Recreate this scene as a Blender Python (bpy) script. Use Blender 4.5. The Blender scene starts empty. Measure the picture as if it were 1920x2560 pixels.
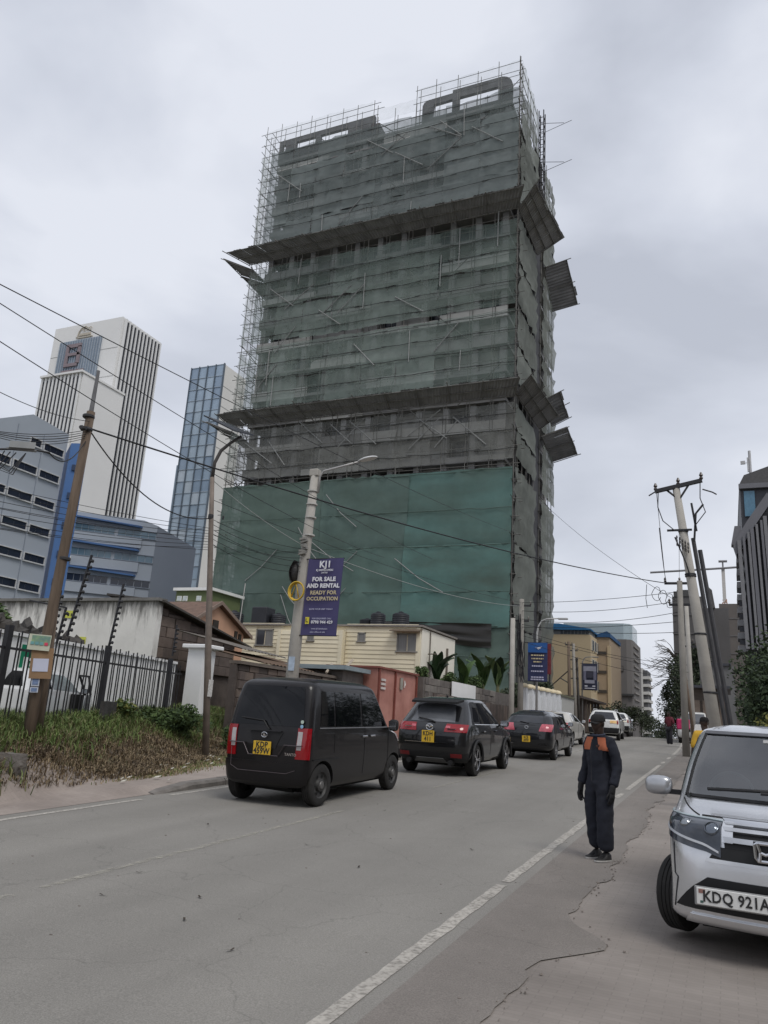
import bpy, math, random
from mathutils import Vector, Matrix, noise
from math import sin, cos, pi, radians, sqrt, atan2, hypot
sc = bpy.context.scene
col = sc.collection

# ------------------------------------------------------------ camera
cam = bpy.data.cameras.new('camera')
cam_o = bpy.data.objects.new('camera', cam); col.objects.link(cam_o)
cam.sensor_fit = 'VERTICAL'; cam.sensor_height = 34.6; cam.lens = 34.6 * 1922 / 2560
cam.clip_start = 0.05; cam.clip_end = 6000
def aim(yaw, pitch, roll):
    y, p, r = radians(yaw), radians(pitch), radians(roll)
    fw = Vector((-sin(y) * cos(p), cos(y) * cos(p), sin(p)))
    rt = Vector((cos(y), sin(y), 0)); up = rt.cross(fw)
    rt2 = rt * cos(r) + up * sin(r); up2 = -rt * sin(r) + up * cos(r)
    return Matrix((rt2, up2, -fw)).transposed()
cam_o.matrix_world = Matrix.Translation((0, 0, 1.75)) @ aim(24.3, 15.0, 3.6).to_4x4()
sc.camera = cam_o

# ------------------------------------------------------------ overcast sky and soft sun
w = bpy.data.worlds.new('World'); sc.world = w; w.use_nodes = True
nt = w.node_tree; N = nt.nodes; Lk = nt.links
bg = N['Background']
SUN_EL, SUN_ROT = radians(55), radians(128)
sky = N.new('ShaderNodeTexSky'); sky.sky_type = 'NISHITA'; sky.sun_disc = False
sky.sun_elevation = SUN_EL; sky.sun_rotation = SUN_ROT; sky.dust_density = 4; sky.air_density = 1.5
tc = N.new('ShaderNodeTexCoord')
mp = N.new('ShaderNodeMapping'); mp.inputs['Scale'].default_value = (1.0, 1.0, 2.0)
n1 = N.new('ShaderNodeTexNoise'); n1.inputs['Scale'].default_value = 2.6; n1.inputs['Detail'].default_value = 5.5; n1.inputs['Roughness'].default_value = .46; n1.inputs['Distortion'].default_value = .25
mp.inputs['Location'].default_value = (1.15, 0.4, 0.2)
rp = N.new('ShaderNodeValToRGB')
rp.color_ramp.elements[0].position = .35; rp.color_ramp.elements[0].color = (5.4, 5.72, 6.55, 1)
rp.color_ramp.elements[1].position = .63; rp.color_ramp.elements[1].color = (8.2, 8.5, 9.3, 1)
e = rp.color_ramp.elements.new(.5); e.color = (6.8, 7.15, 8.05, 1)
mx = N.new('ShaderNodeMixRGB'); mx.inputs['Fac'].default_value = .92
Lk.new(tc.outputs['Generated'], mp.inputs['Vector']); Lk.new(mp.outputs['Vector'], n1.inputs['Vector'])
Lk.new(n1.outputs['Fac'], rp.inputs['Fac']); Lk.new(sky.outputs['Color'], mx.inputs['Color1']); Lk.new(rp.outputs['Color'], mx.inputs['Color2'])
Lk.new(mx.outputs['Color'], bg.inputs['Color']); bg.inputs['Strength'].default_value = 0.1
sl = bpy.data.lights.new('sun', 'SUN'); sl.energy = 1.5; sl.angle = radians(25); sl.color = (1, .97, .92)
so = bpy.data.objects.new('sun', sl); col.objects.link(so)
sdir = Vector((sin(SUN_ROT) * cos(SUN_EL), cos(SUN_ROT) * cos(SUN_EL), sin(SUN_EL)))
so.rotation_euler = sdir.to_track_quat('Z', 'Y').to_euler()
so.location = (40, -40, 90)
vs = sc.view_settings; vs.view_transform = 'Standard'; vs.look = 'None'; vs.gamma = 1; vs.exposure = 0.0; vs.use_curve_mapping = False
sc.cycles.max_bounces = 6; sc.cycles.transparent_max_bounces = 16; sc.cycles.caustics_reflective = False; sc.cycles.caustics_refractive = False
sc.cycles.use_denoising = True

# ------------------------------------------------------------ materials
MT = {}
def M(key, c=None, rough=.75, var=.18, scale=4., bump=0., metal=0., spec=.4, detail=6., bscale=None, coat=0., alpha=None, c2=None, stretch=None, trans=0., emit=None, hole=None, contrast=.25, sheen=0.):
    if key in MT: return MT[key]
    m = bpy.data.materials.new(key); m.use_nodes = True; MT[key] = m
    n, l = m.node_tree.nodes, m.node_tree.links
    b = n['Principled BSDF']; out = n['Material Output']
    b.inputs['Roughness'].default_value = rough; b.inputs['Metallic'].default_value = metal
    b.inputs['Specular IOR Level'].default_value = spec
    if coat: b.inputs['Coat Weight'].default_value = coat; b.inputs['Coat Roughness'].default_value = .03
    t = n.new('ShaderNodeTexCoord'); vec = t.outputs['Object']
    if stretch:
        mpn = n.new('ShaderNodeMapping'); mpn.inputs['Scale'].default_value = stretch
        l.new(vec, mpn.inputs['Vector']); vec = mpn.outputs['Vector']
    nz = n.new('ShaderNodeTexNoise'); nz.inputs['Scale'].default_value = scale; nz.inputs['Detail'].default_value = detail
    nz.inputs['Roughness'].default_value = .6; l.new(vec, nz.inputs['Vector'])
    r = n.new('ShaderNodeValToRGB'); r.color_ramp.elements[0].position = .5 - contrast; r.color_ramp.elements[1].position = .5 + contrast
    a = [max(0, x * (1 - var)) for x in c]; d = [min(1, x * (1 + var)) for x in (c2 or c)]
    r.color_ramp.elements[0].color = (*a, 1); r.color_ramp.elements[1].color = (*d, 1)
    l.new(nz.outputs['Fac'], r.inputs['Fac']); l.new(r.outputs['Color'], b.inputs['Base Color'])
    if bump:
        nb = n.new('ShaderNodeTexNoise'); nb.inputs['Scale'].default_value = bscale or scale * 6; nb.inputs['Detail'].default_value = 5
        l.new(vec, nb.inputs['Vector'])
        bp = n.new('ShaderNodeBump'); bp.inputs['Strength'].default_value = bump; bp.inputs['Distance'].default_value = .02
        l.new(nb.outputs['Fac'], bp.inputs['Height']); l.new(bp.outputs['Normal'], b.inputs['Normal'])
    if emit: b.inputs['Emission Color'].default_value = (*emit[:3], 1); b.inputs['Emission Strength'].default_value = emit[3]
    if alpha is not None:
        tr = n.new('ShaderNodeBsdfTransparent'); mix = n.new('ShaderNodeMixShader')
        l.new(tr.outputs[0], mix.inputs[1]); l.new(b.outputs[0], mix.inputs[2]); l.new(mix.outputs[0], out.inputs['Surface'])
        if hole:  # cloudy density between two values
            nh = n.new('ShaderNodeTexNoise'); nh.inputs['Scale'].default_value = hole[0]; nh.inputs['Detail'].default_value = 4
            l.new(t.outputs['Object'], nh.inputs['Vector'])
            mr = n.new('ShaderNodeMapRange'); mr.inputs['From Min'].default_value = .3; mr.inputs['From Max'].default_value = .7
            mr.inputs['To Min'].default_value = hole[1]; mr.inputs['To Max'].default_value = hole[2]
            l.new(nh.outputs['Fac'], mr.inputs['Value']); l.new(mr.outputs['Result'], mix.inputs[0])
        else: mix.inputs[0].default_value = alpha
    return m

# ------------------------------------------------------------ mesh builder and object helpers
class MB:
    def __init__(s): s.v = []; s.f = []; s.m = []; s.cm = 0
    def add(s, vs, fs):
        o = len(s.v); s.v += [tuple(p) for p in vs]; s.f += [tuple(i + o for i in f) for f in fs]; s.m += [s.cm] * len(fs); return s
    def box(s, a, b):
        (x0, y0, z0), (x1, y1, z1) = [min(p, q) for p, q in zip(a, b)], [max(p, q) for p, q in zip(a, b)]
        return s.add([(x0, y0, z0), (x1, y0, z0), (x1, y1, z0), (x0, y1, z0), (x0, y0, z1), (x1, y0, z1), (x1, y1, z1), (x0, y1, z1)],
              [(0, 3, 2, 1), (4, 5, 6, 7), (0, 1, 5, 4), (1, 2, 6, 5), (2, 3, 7, 6), (3, 0, 4, 7)])
    def bevbox(s, a, b, r):
        x0, y0, z0 = [min(p, q) for p, q in zip(a, b)]; x1, y1, z1 = [max(p, q) for p, q in zip(a, b)]
        vs = []; 
        for z, k in ((z0, r), (z0 + r, 0), (z1 - r, 0), (z1, r)):
            vs += [(x0 + k, y0 + r, z), (x0 + r, y0 + k, z), (x1 - r, y0 + k, z), (x1 - k, y0 + r, z), (x1 - k, y1 - r, z), (x1 - r, y1 - k, z), (x0 + r, y1 - k, z), (x0 + k, y1 - r, z)]
        fs = [tuple(range(7, -1, -1)), tuple(range(24, 32))]
        for k in range(3):
            for i in range(8): fs.append((k * 8 + i, k * 8 + (i + 1) % 8, k * 8 + 8 + (i + 1) % 8, k * 8 + 8 + i))
        return s.add(vs, fs)
    def obox(s, c, ax, ay, az):  # centre and three half axes
        c, ax, ay, az = Vector(c), Vector(ax), Vector(ay), Vector(az)
        vs = [c + i * ax + j * ay + k * az for k in (-1, 1) for j in (-1, 1) for i in (-1, 1)]
        return s.add(vs, [(0, 2, 3, 1), (4, 5, 7, 6), (0, 1, 5, 4), (1, 3, 7, 5), (3, 2, 6, 7), (2, 0, 4, 6)])
    def tube(s, pts, r, n=8, cap=True):
        pts = [Vector(p) for p in pts]
        R = r if isinstance(r, (list, tuple)) else [r] * len(pts)
        vs = []; prev = None
        for i, p in enumerate(pts):
            d = (pts[min(i + 1, len(pts) - 1)] - pts[max(i - 1, 0)]).normalized()
            a = Vector((0, 0, 1)) if abs(d.z) < .9 else Vector((1, 0, 0))
            if prev is not None: a = prev
            u = d.cross(a)
            if u.length < 1e-4: u = d.cross(Vector((0, 1, 0)))
            u.normalize(); q = u.cross(d).normalized(); prev = q
            for k in range(n):
                t = 2 * pi * k / n; vs.append(p + R[i] * (cos(t) * u + sin(t) * q))
        fs = []
        for i in range(len(pts) - 1):
            for k in range(n): fs.append((i * n + k, i * n + (k + 1) % n, (i + 1) * n + (k + 1) % n, (i + 1) * n + k))
        if cap: fs += [tuple(range(n - 1, -1, -1)), tuple(range((len(pts) - 1) * n, len(pts) * n))]
        return s.add(vs, fs)
    def lathe(s, prof, o=(0, 0, 0), axis='z', n=20, cap=True):
        vs = []; o = Vector(o)
        for r, h in prof:
            for k in range(n):
                t = 2 * pi * k / n; a, b = r * cos(t), r * sin(t)
                vs.append(o + Vector({'z': (a, b, h), 'x': (h, a, b), 'y': (b, h, a)}[axis]))
        fs = []
        for i in range(len(prof) - 1):
            for k in range(n): fs.append((i * n + k, i * n + (k + 1) % n, (i + 1) * n + (k + 1) % n, (i + 1) * n + k))
        if cap: fs += [tuple(range(n - 1, -1, -1)), tuple(range((len(prof) - 1) * n, len(prof) * n))]
        return s.add(vs, fs)
    def prism(s, poly, ex):  # polygon of 3d points extruded by vector ex
        n = len(poly); ex = Vector(ex); p = [Vector(q) for q in poly]
        return s.add(p + [q + ex for q in p], [tuple(range(n - 1, -1, -1)), tuple(range(n, 2 * n))] + [(i, (i + 1) % n, n + (i + 1) % n, n + i) for i in range(n)])
    def grid(s, fn, nu, nv):
        vs = [fn(i / nu, j / nv) for j in range(nv + 1) for i in range(nu + 1)]
        return s.add(vs, [(j * (nu + 1) + i, j * (nu + 1) + i + 1, (j + 1) * (nu + 1) + i + 1, (j + 1) * (nu + 1) + i) for j in range(nv) for i in range(nu)])
    def mesh(s, name='m', off=None, smooth=False):
        me = bpy.data.meshes.new(name)
        v = s.v if off is None else [(p[0] - off[0], p[1] - off[1], p[2] - off[2]) for p in s.v]
        me.from_pydata(v, [], s.f); me.update()
        if any(s.m): me.polygons.foreach_set('material_index', s.m)
        if smooth: me.polygons.foreach_set('use_smooth', [True] * len(me.polygons))
        return me
    def build(s, name, mat, parent=None, smooth=False, local=False, auto=None):
        off = (0, 0, 0)
        if parent is not None and not local: off = origin(parent)
        me = s.mesh(name, off, smooth)
        for m in (mat if isinstance(mat, (list, tuple)) else [mat]): me.materials.append(m)
        if auto: 
            me.polygons.foreach_set('use_smooth', [True] * len(me.polygons)); sharp(me, auto)
        return link(name, me, parent)
def sharp(me, deg):
    import bmesh
    b = bmesh.new(); b.from_mesh(me)
    bmesh.ops.remove_doubles(b, verts=b.verts, dist=1e-5)
    for e in b.edges:
        e.smooth = len(e.link_faces) == 2 and e.calc_face_angle(0) < radians(deg)
    b.to_mesh(me); b.free()
def origin(o):
    t = Vector((0, 0, 0))
    while o is not None: t += o.location; o = o.parent
    return t
def link(name, me, parent=None):
    o = bpy.data.objects.new(name, me); col.objects.link(o)
    if parent is not None: o.parent = parent
    return o
def thing(name, label, cat, loc=(0, 0, 0), rz=0, group=None):
    o = bpy.data.objects.new(name, None); col.objects.link(o); o.empty_display_size = .1
    o.location = loc; o.rotation_euler = (0, 0, rz)
    return tag(o, label, cat, group)
def tag(o, label=None, cat=None, group=None, kind=None):
    if label: o['label'] = label
    if cat: o['category'] = cat
    if group: o['group'] = group
    if kind: o['kind'] = kind
    return o
def copy_tree(o, parent=None):
    c = o.copy(); col.objects.link(c); c.parent = parent
    for ch in list(o.children): copy_tree(ch, c)
    return c
FONT = None
def text_mesh(txt, size, depth=.004, bold=.0, align='CENTER', sx=1.0):
    cu = bpy.data.curves.new('t', 'FONT'); cu.body = txt; cu.size = size; cu.extrude = depth; cu.offset = bold; cu.align_x = align; cu.align_y = 'CENTER'
    cu.resolution_u = 2; cu.space_character = 1.05
    o = bpy.data.objects.new('t', cu); col.objects.link(o)
    me = bpy.data.meshes.new_from_object(o.evaluated_get(bpy.context.evaluated_depsgraph_get()))
    bpy.data.objects.remove(o); me.materials.clear()
    for v in me.vertices: v.co.x *= sx
    return me
def place_text(name, txt, size, mat, parent, mtx, **k):
    me = text_mesh(txt, size, **k); me.transform(mtx)
    if parent is not None and not k.get('local'):
        pass
    me.materials.append(mat); return link(name, me, parent)
def lerp(a, b, t): return a + (b - a) * t
def sstep(a, b, x):
    t = max(0, min(1, (x - a) / (b - a))); return t * t * (3 - 2 * t)
R = random.Random(7)

# ------------------------------------------------------------ lie of the land
def g(y):
    if y < 45: return .03 * y
    if y < 75: return 1.35 + .03 * (y - 45) - .001 * (y - 45) ** 2
    if y < 320: return 1.35 - .03 * (y - 75)
    return -6.0
def bend(y):
    if y < 33: return 0.
    if y < 63: return -.0015 * (y - 33) ** 2
    return -1.35 - .03 * (y - 63)
F0, F1 = Vector((-11.7, 9.9)), Vector((-15.4, 19.6))
FU = (F1 - F0).normalized(); FN = Vector((FU.y, -FU.x))
def land(x, y):
    xx = x - bend(y); z = g(y)
    if xx < -8.72:
        d = (Vector((x, y)) - F0).dot(FN)
        rise = .78 * sstep(2.5, .1, d) * sstep(38, 22, y)
        z += .10 * sstep(9.0, 10.8, y) * sstep(-8.7, -9.0, xx) + rise * sstep(-9.3, -10.2, xx)
        if d > 0 and rise > .1: z += .10 * noise.noise(Vector((x * 1.3, y * 1.3, 0)))
    return z
# ------------------------------------------------------------ ground, road, pavements
asphalt = M('asphalt', (.236, .224, .203), rough=.88, var=.12, scale=.6, bump=.45, bscale=110, detail=9, contrast=.3)
def wear(m, tracks=(-7.4, -6.0, -4.6, -3.0)):
    n, l = m.node_tree.nodes, m.node_tree.links; b = n['Principled BSDF']; t = n.new('ShaderNodeTexCoord')
    mpn = n.new('ShaderNodeMapping'); mpn.inputs['Scale'].default_value = (.9, .05, 1); l.new(t.outputs['Object'], mpn.inputs['Vector'])
    a = n.new('ShaderNodeTexNoise'); a.inputs['Scale'].default_value = 1; a.inputs['Detail'].default_value = 4; l.new(mpn.outputs['Vector'], a.inputs['Vector'])
    f = n.new('ShaderNodeTexNoise'); f.inputs['Scale'].default_value = 95; f.inputs['Detail'].default_value = 3; l.new(t.outputs['Object'], f.inputs['Vector'])
    v = n.new('ShaderNodeTexVoronoi'); v.feature = 'DISTANCE_TO_EDGE'; v.inputs['Scale'].default_value = .55
    wn = n.new('ShaderNodeTexNoise'); wn.inputs['Scale'].default_value = 2.5; wn.inputs['Detail'].default_value = 6; l.new(t.outputs['Object'], wn.inputs['Vector'])
    ad = n.new('ShaderNodeMixRGB'); ad.blend_type = 'ADD'; ad.inputs['Fac'].default_value = .5; l.new(t.outputs['Object'], ad.inputs['Color1']); l.new(wn.outputs['Color'], ad.inputs['Color2']); l.new(ad.outputs['Color'], v.inputs['Vector'])
    cr = n.new('ShaderNodeMapRange'); cr.inputs['From Min'].default_value = 0; cr.inputs['From Max'].default_value = .006; cr.inputs['To Min'].default_value = .80; cr.inputs['To Max'].default_value = 1; l.new(v.outputs['Distance'], cr.inputs['Value'])
    r1 = n.new('ShaderNodeMapRange'); r1.inputs['From Min'].default_value = .3; r1.inputs['From Max'].default_value = .7; r1.inputs['To Min'].default_value = .86; r1.inputs['To Max'].default_value = 1.12; l.new(a.outputs['Fac'], r1.inputs['Value'])
    r2 = n.new('ShaderNodeMapRange'); r2.inputs['From Min'].default_value = .3; r2.inputs['From Max'].default_value = .7; r2.inputs['To Min'].default_value = .80; r2.inputs['To Max'].default_value = 1.2; l.new(f.outputs['Fac'], r2.inputs['Value'])
    src = b.inputs['Base Color'].links[0].from_socket
    for o in (r1, r2, cr):
        mu = n.new('ShaderNodeMixRGB'); mu.blend_type = 'MULTIPLY'; mu.inputs['Fac'].default_value = 1; l.new(src, mu.inputs['Color1']); l.new(o.outputs['Result'], mu.inputs['Color2']); src = mu.outputs['Color']
    l.new(src, b.inputs['Base Color'])
wear(asphalt)
apron = M('asphalt_apron', (.20, .18, .162), rough=.92, var=.14, scale=1.3, bump=.5, bscale=70); wear(apron)
dirt = M('pavement_dust', (.25, .212, .182), rough=.95, var=.15, scale=.9, bump=.4, bscale=30, detail=9)
def paver_mat(key, c, c2, sx, sy, mortar, brick_w=.5, bump=.5):
    m = M(key, c, rough=.93, var=.22, scale=.8, detail=9, c2=c2)
    n, l = m.node_tree.nodes, m.node_tree.links; b = n['Principled BSDF']
    t = n.new('ShaderNodeTexCoord'); mpp = n.new('ShaderNodeMapping'); mpp.inputs['Scale'].default_value = (sx, sy, 1)
    br = n.new('ShaderNodeTexBrick'); br.inputs['Mortar Size'].default_value = .02; br.inputs['Scale'].default_value = 1; br.inputs['Brick Width'].default_value = 1; br.inputs['Row Height'].default_value = .5
    br.inputs['Color1'].default_value = (1, 1, 1, 1); br.inputs['Color2'].default_value = (.86, .86, .86, 1); br.inputs['Mortar'].default_value = (mortar,) * 3 + (1,)
    nz = n.new('ShaderNodeTexNoise'); nz.inputs['Scale'].default_value = 5
    ad = n.new('ShaderNodeMixRGB'); ad.blend_type = 'ADD'; ad.inputs['Fac'].default_value = .06
    l.new(t.outputs['Object'], ad.inputs['Color1']); l.new(nz.outputs['Color'], ad.inputs['Color2'])
    l.new(ad.outputs['Color'], mpp.inputs['Vector']); l.new(mpp.outputs['Vector'], br.inputs['Vector'])
    src = b.inputs['Base Color'].links[0].from_socket
    mu = n.new('ShaderNodeMixRGB'); mu.blend_type = 'MULTIPLY'; mu.inputs['Fac'].default_value = .55
    l.new(src, mu.inputs['Color1']); l.new(br.outputs['Color'], mu.inputs['Color2']); l.new(mu.outputs['Color'], b.inputs['Base Color'])
    bp = n.new('ShaderNodeBump'); bp.inputs['Strength'].default_value = bump; bp.inputs['Distance'].default_value = .01
    nf = n.new('ShaderNodeTexNoise'); nf.inputs['Scale'].default_value = 60; nf.inputs['Detail'].default_value = 6
    l.new(t.outputs['Object'], nf.inputs['Vector'])
    a2 = n.new('ShaderNodeMath'); a2.operation = 'MULTIPLY_ADD'; a2.inputs[1].default_value = .6
    l.new(nf.outputs['Fac'], a2.inputs[0]); l.new(br.outputs['Color'], a2.inputs[2])
    l.new(a2.outputs[0], bp.inputs['Height']); l.new(bp.outputs['Normal'], b.inputs['Normal'])
    return m
pav_r = paver_mat('pavers_dusty', (.243, .215, .192), (.275, .245, .22), 4.8, 9.6, .7)
pav_l = paver_mat('pavers_pink', (.30, .252, .222), (.335, .288, .255), 4.2, 8.4, .68)
white_paint = M('road_paint', (.41, .385, .345), rough=.9, var=.25, scale=6, alpha=1, hole=(28, .5, 1.25))
yellow_paint = M('faded_paint', (.42, .40, .34), rough=.85, var=.2, scale=5, alpha=1, hole=(14, -.1, .75))
soil = M('soil', (.17, .125, .09), rough=1, var=.35, scale=2.2, bump=.9, bscale=25)
earth = M('far_ground', (.13, .12, .09), rough=1, var=.3, scale=.12, bump=.3, c2=(.16, .15, .1))

YS = [-6 + .5 * i for i in range(92)] + [40 + 1.5 * i for i in range(40)] + [100 + 10 * i for i in range(24)] + [345, 420, 700, 1500, 4000]
def strip(name, xa, xb, mat, dz=0., y0=-6, y1=330, nx=4, base=None, jag=None, parent=None):
    b = MB(); ys = [y for y in YS if y0 <= y <= y1]
    fa = xa if callable(xa) else (lambda y: xa); fb = xb if callable(xb) else (lambda y: xb)
    vs = []
    for y in ys:
        for i in range(nx + 1):
            xx = lerp(fa(y), fb(y), i / nx); X = xx + bend(y)
            vs.append((X, y, (base or g)(y) + dz))
    n = nx + 1
    b.add(vs, [(j * n + i, j * n + i + 1, (j + 1) * n + i + 1, (j + 1) * n + i) for j in range(len(ys) - 1) for i in range(nx)])
    return b.build(name, mat, parent)
# one big sheet
b = MB(); XS = [-3000, -900, -300, -140, -90, -60, -40, -30, -25, -20, -16, -13, -11, -9.6, -7.5, -3, 0, 6, 20, 60, 200, 900, 3000]
YB = [-200, -50, -20, -6] + [2 * i for i in range(60)] + [120 + 20 * i for i in range(11)] + [420, 700, 1500, 4000]
vs = [(x, y, g(y) - .12 + (.5 * sstep(-14, -20, x) * sstep(90, 40, y))) for y in YB for x in XS]; n = len(XS)
b.add(vs, [(j * n + i, j * n + i + 1, (j + 1) * n + i + 1, (j + 1) * n + i) for j in range(len(YB) - 1) for i in range(n - 1)])
tag(b.build('ground', earth), kind='structure')
tag(strip('road', -8.72, -1.95, asphalt, 0, nx=8), kind='structure')
def wob(y): return -1.30 + .16 * noise.noise(Vector((y * .35, 3, 0))) + .12 * noise.noise(Vector((y * 1.6, 9, 0))) + .05 * noise.noise(Vector((y * 6, 1, 0))) + .30 * math.exp(-((y - 6.6) / .5) ** 2)
YSsave = YS
YS = [-6 + .125 * i for i in range(400)] + [44 + .75 * i for i in range(40)] + [74 + 8 * i for i in range(30)]
tag(strip('road_shoulder', -1.95, wob, apron, .002, nx=2), kind='structure')
tag(strip('pavement_right', lambda y: wob(y) - .35, 9, pav_r, -.006, nx=8), kind='structure')
YS = YSsave
# the left pavement: paved drive in front, raised footway behind the kerb
b = MB()
def lp(u, v):
    y = lerp(-4, 34, v); xx = lerp(-8.70, -13.6 if y < 9 else -11.9, u); return (xx, y, land(xx, y) + .004 if xx > -10.3 else land(xx, y) - .02)
b.grid(lp, 24, 110); tag(b.build('pavement_left', pav_l, smooth=True), kind='structure')
tag(strip('footway_left', -8.85, -12.4, pav_l, .1, y0=33.5, y1=200), kind='structure')

# painted lines: right edge line in worn pieces, broken centre line, left edge line
def line(x0, w_, y0, y1, mat, name, lab, dz=.005, n=None):
    b = MB(); n = n or max(2, int((y1 - y0) / .12)); vs = []
    for i in range(n + 1):
        y = lerp(y0, y1, i / n); k = noise.noise(Vector((y * 4, x0, 1))) * .02; k2 = noise.noise(Vector((y * 4, x0, 7))) * .02
        endt = 1 - .5 * max(0, 1 - min(i, n - i) / 1.5) * R.random()
        vs += [(x0 - w_ / 2 * endt + k + bend(y), y, g(y) + dz), (x0 + w_ / 2 * endt + k2 + bend(y), y, g(y) + dz)]
    b.add(vs, [(2 * i, 2 * i + 1, 2 * i + 3, 2 * i + 2) for i in range(n)])
    return tag(b.build(name, mat, None), kind='structure')
for y0, y1 in ((1.5, 8.05), (8.2, 14.6), (15.05, 15.9), (16.8, 17.7), (18.6, 27.6), (28.5, 29.6), (31.2, 32.6), (34, 62)):
    line(-2.12, .11, y0, y1, white_paint, 'edge_line', '')
for y0, y1 in ((3.0, 5.2), (5.5, 8.3), (8.2, 11.4), (15.4, 20.1), (30, 36)):
    line(-5.5, .09, y0, y1, yellow_paint, 'centre_line', '')
for y0, y1 in ((6.2, 10.2), (10.9, 24), (25, 60)):
    line(-8.42, .10, y0, y1, white_paint, 'edge_line', '')
# cracks and scraps of rubble along the torn asphalt edge
rub = MB()
for i in range(140):
    y = R.uniform(3, 18); x = wob(y) + R.gauss(.02, .05); r = R.uniform(.003, .008)
    rub.obox((x, y, g(y) + r * .5), (r * R.uniform(.7, 1.4), r * .4, 0), (-r * .3, r, 0), (0, r * .2, r * .7))
for i in range(90):
    x, y = R.uniform(-8, 1.5), R.uniform(3.5, 14); r = R.uniform(.003, .006)
    rub.obox((x, y, g(y) + r * .5), (r * 2, r * .4, 0), (-r * .3, r, 0), (0, 0, r * .6))
tag(rub.build('rubble', M('rubble', (.19, .165, .145), var=.5, scale=8)), 'small stones along the torn asphalt edge', 'gravel', kind='stuff')
lv = MB()
for (x, y) in ((-4.2, 6.0), (-3.6, 7.9), (-5.2, 6.4), (-4.6, 8.6), (-6.3, 9.0), (-3.2, 5.0), (-3.9, 5.4), (-4.9, 5.6), (-2.9, 9.6), (-5.0, 11.8)):
    a = R.uniform(0, pi); lv.grid(lambda u, v: (x + (u - .5) * .06 * cos(a) - (v - .5) * .018 * sin(a), y + (u - .5) * .06 * sin(a) + (v - .5) * .018 * cos(a), g(y) + .008 + .02 * abs(u - .5)), 2, 1)
tag(lv.build('fallen_leaves', M('dead_leaf', (.05, .04, .03))), 'dry fallen leaves scattered over the road', 'leaves', kind='stuff')

# kerb stones on the left
kerb = M('kerb_concrete', (.19, .175, .16), rough=.95, var=.3, scale=5, bump=.6, bscale=40)
kt = tag(bpy.data.objects.new('kerb', None), kind='structure'); col.objects.link(kt)
for i in range(34):
    y0 = 10.75 + i * 1.0; y1 = y0 + .985; b = MB(); vs = []
    lift = .10 + .006 * R.uniform(-1, 1); j = .008 * R.uniform(-1, 1)
    for y in (y0, y1):
        d0 = -.09 if (i == 0 and y == y0) else 0
        x = bend(y) + j
        vs += [(x - 8.86, y, g(y) - .08), (x - 8.62, y, g(y) - .08), (x - 8.63, y, g(y) + lift + d0 - .03), (x - 8.67, y, g(y) + lift + d0 + .012), (x - 8.86, y, g(y) + lift + d0 + .014)]
    b.add(vs, [(0, 1, 2, 3, 4), (9, 8, 7, 6, 5)] + [(k, (k + 1) % 5 + 0, (k + 1) % 5 + 5, k + 5) for k in range(5)])
    b.build('kerb_stone', kerb, kt)

# grassy bank on the left
b = MB()
def bank(u, v):
    y = lerp(2, 40, v); d = lerp(3.2, -9, u); P = F0 + FU * ((y - F0.y) / FU.y) + FN * d
    return (P.x, P.y, land(P.x, P.y) - .015 + .05 * noise.noise(Vector((P.x * 2, P.y * 2, 3))) - .12 * sstep(-9.9, -9.5, P.x - bend(P.y)))
b.grid(bank, 50, 110)
tag(b.build('grass_bank', M('bank_soil', (.15, .115, .075), rough=1, var=.4, scale=3, bump=.9, bscale=20, c2=(.12, .13, .06)), smooth=True), kind='structure')
def blades(name, label, cat, mats, pts, h, wd, lean, kindstuff=True):
    b = MB()
    for (x, y, z, hh) in pts:
        a = R.uniform(0, 2 * pi); k = R.uniform(.4, 1) * lean; L_ = hh * R.uniform(.6, 1.15); ww = wd * R.uniform(.6, 1.3)
        dx, dy = cos(a), sin(a); px, py = -dy * ww, dx * ww; a2 = R.uniform(0, 2 * pi)
        m = (x + dx * k * L_ * .4, y + dy * k * L_ * .4, z + L_ * .6)
        t = (x + dx * k * L_ + cos(a2) * .2 * L_, y + dy * k * L_ + sin(a2) * .2 * L_, z + L_ * (1 - .35 * k))
        b.cm = R.randrange(len(mats))
        b.add([(x - px, y - py, z - .03), (x + px, y + py, z - .03), (m[0] + px * .8, m[1] + py * .8, m[2]), (m[0] - px * .8, m[1] - py * .8, m[2]), t], [(0, 1, 2, 3), (3, 2, 4)])
    return tag(b.build(name, mats), label, cat, kind='stuff' if kindstuff else None)
gm = [M('grass_a', (.12, .175, .045), var=.3, scale=2), M('grass_b', (.17, .22, .07), var=.3, scale=2), M('grass_c', (.08, .13, .035), var=.3, scale=2), M('grass_d', (.16, .155, .07), var=.3, scale=2)]
dm = [M('straw_a', (.32, .24, .145), var=.3, scale=3), M('straw_b', (.15, .105, .065), var=.3, scale=3), M('straw_c', (.27, .21, .13), var=.3, scale=3), M('straw_d', (.075, .055, .035), var=.3, scale=3)]
pts = []; dry = []
while len(pts) < 34000:
    y = R.uniform(6.5, 25); d = R.uniform(-1.6, 2.6); P = F0 + FU * ((y - F0.y) / FU.y) + FN * d
    dens = sstep(1.55, .5, d + .5 * noise.noise(Vector((P.x, P.y, 0)))) if y < 15 else sstep(2.2, .8, d + .5 * noise.noise(Vector((P.x, P.y, 0))))
    if R.random() < dens: pts.append((P.x, P.y, land(P.x, P.y), 0.27 + .15 * noise.noise(Vector((P.x * .9, P.y * .9, 5)))))
blades('green_grass', 'rough green grass growing along the foot of the steel fence', 'grass', gm, pts, .3, .010, .7)
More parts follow.
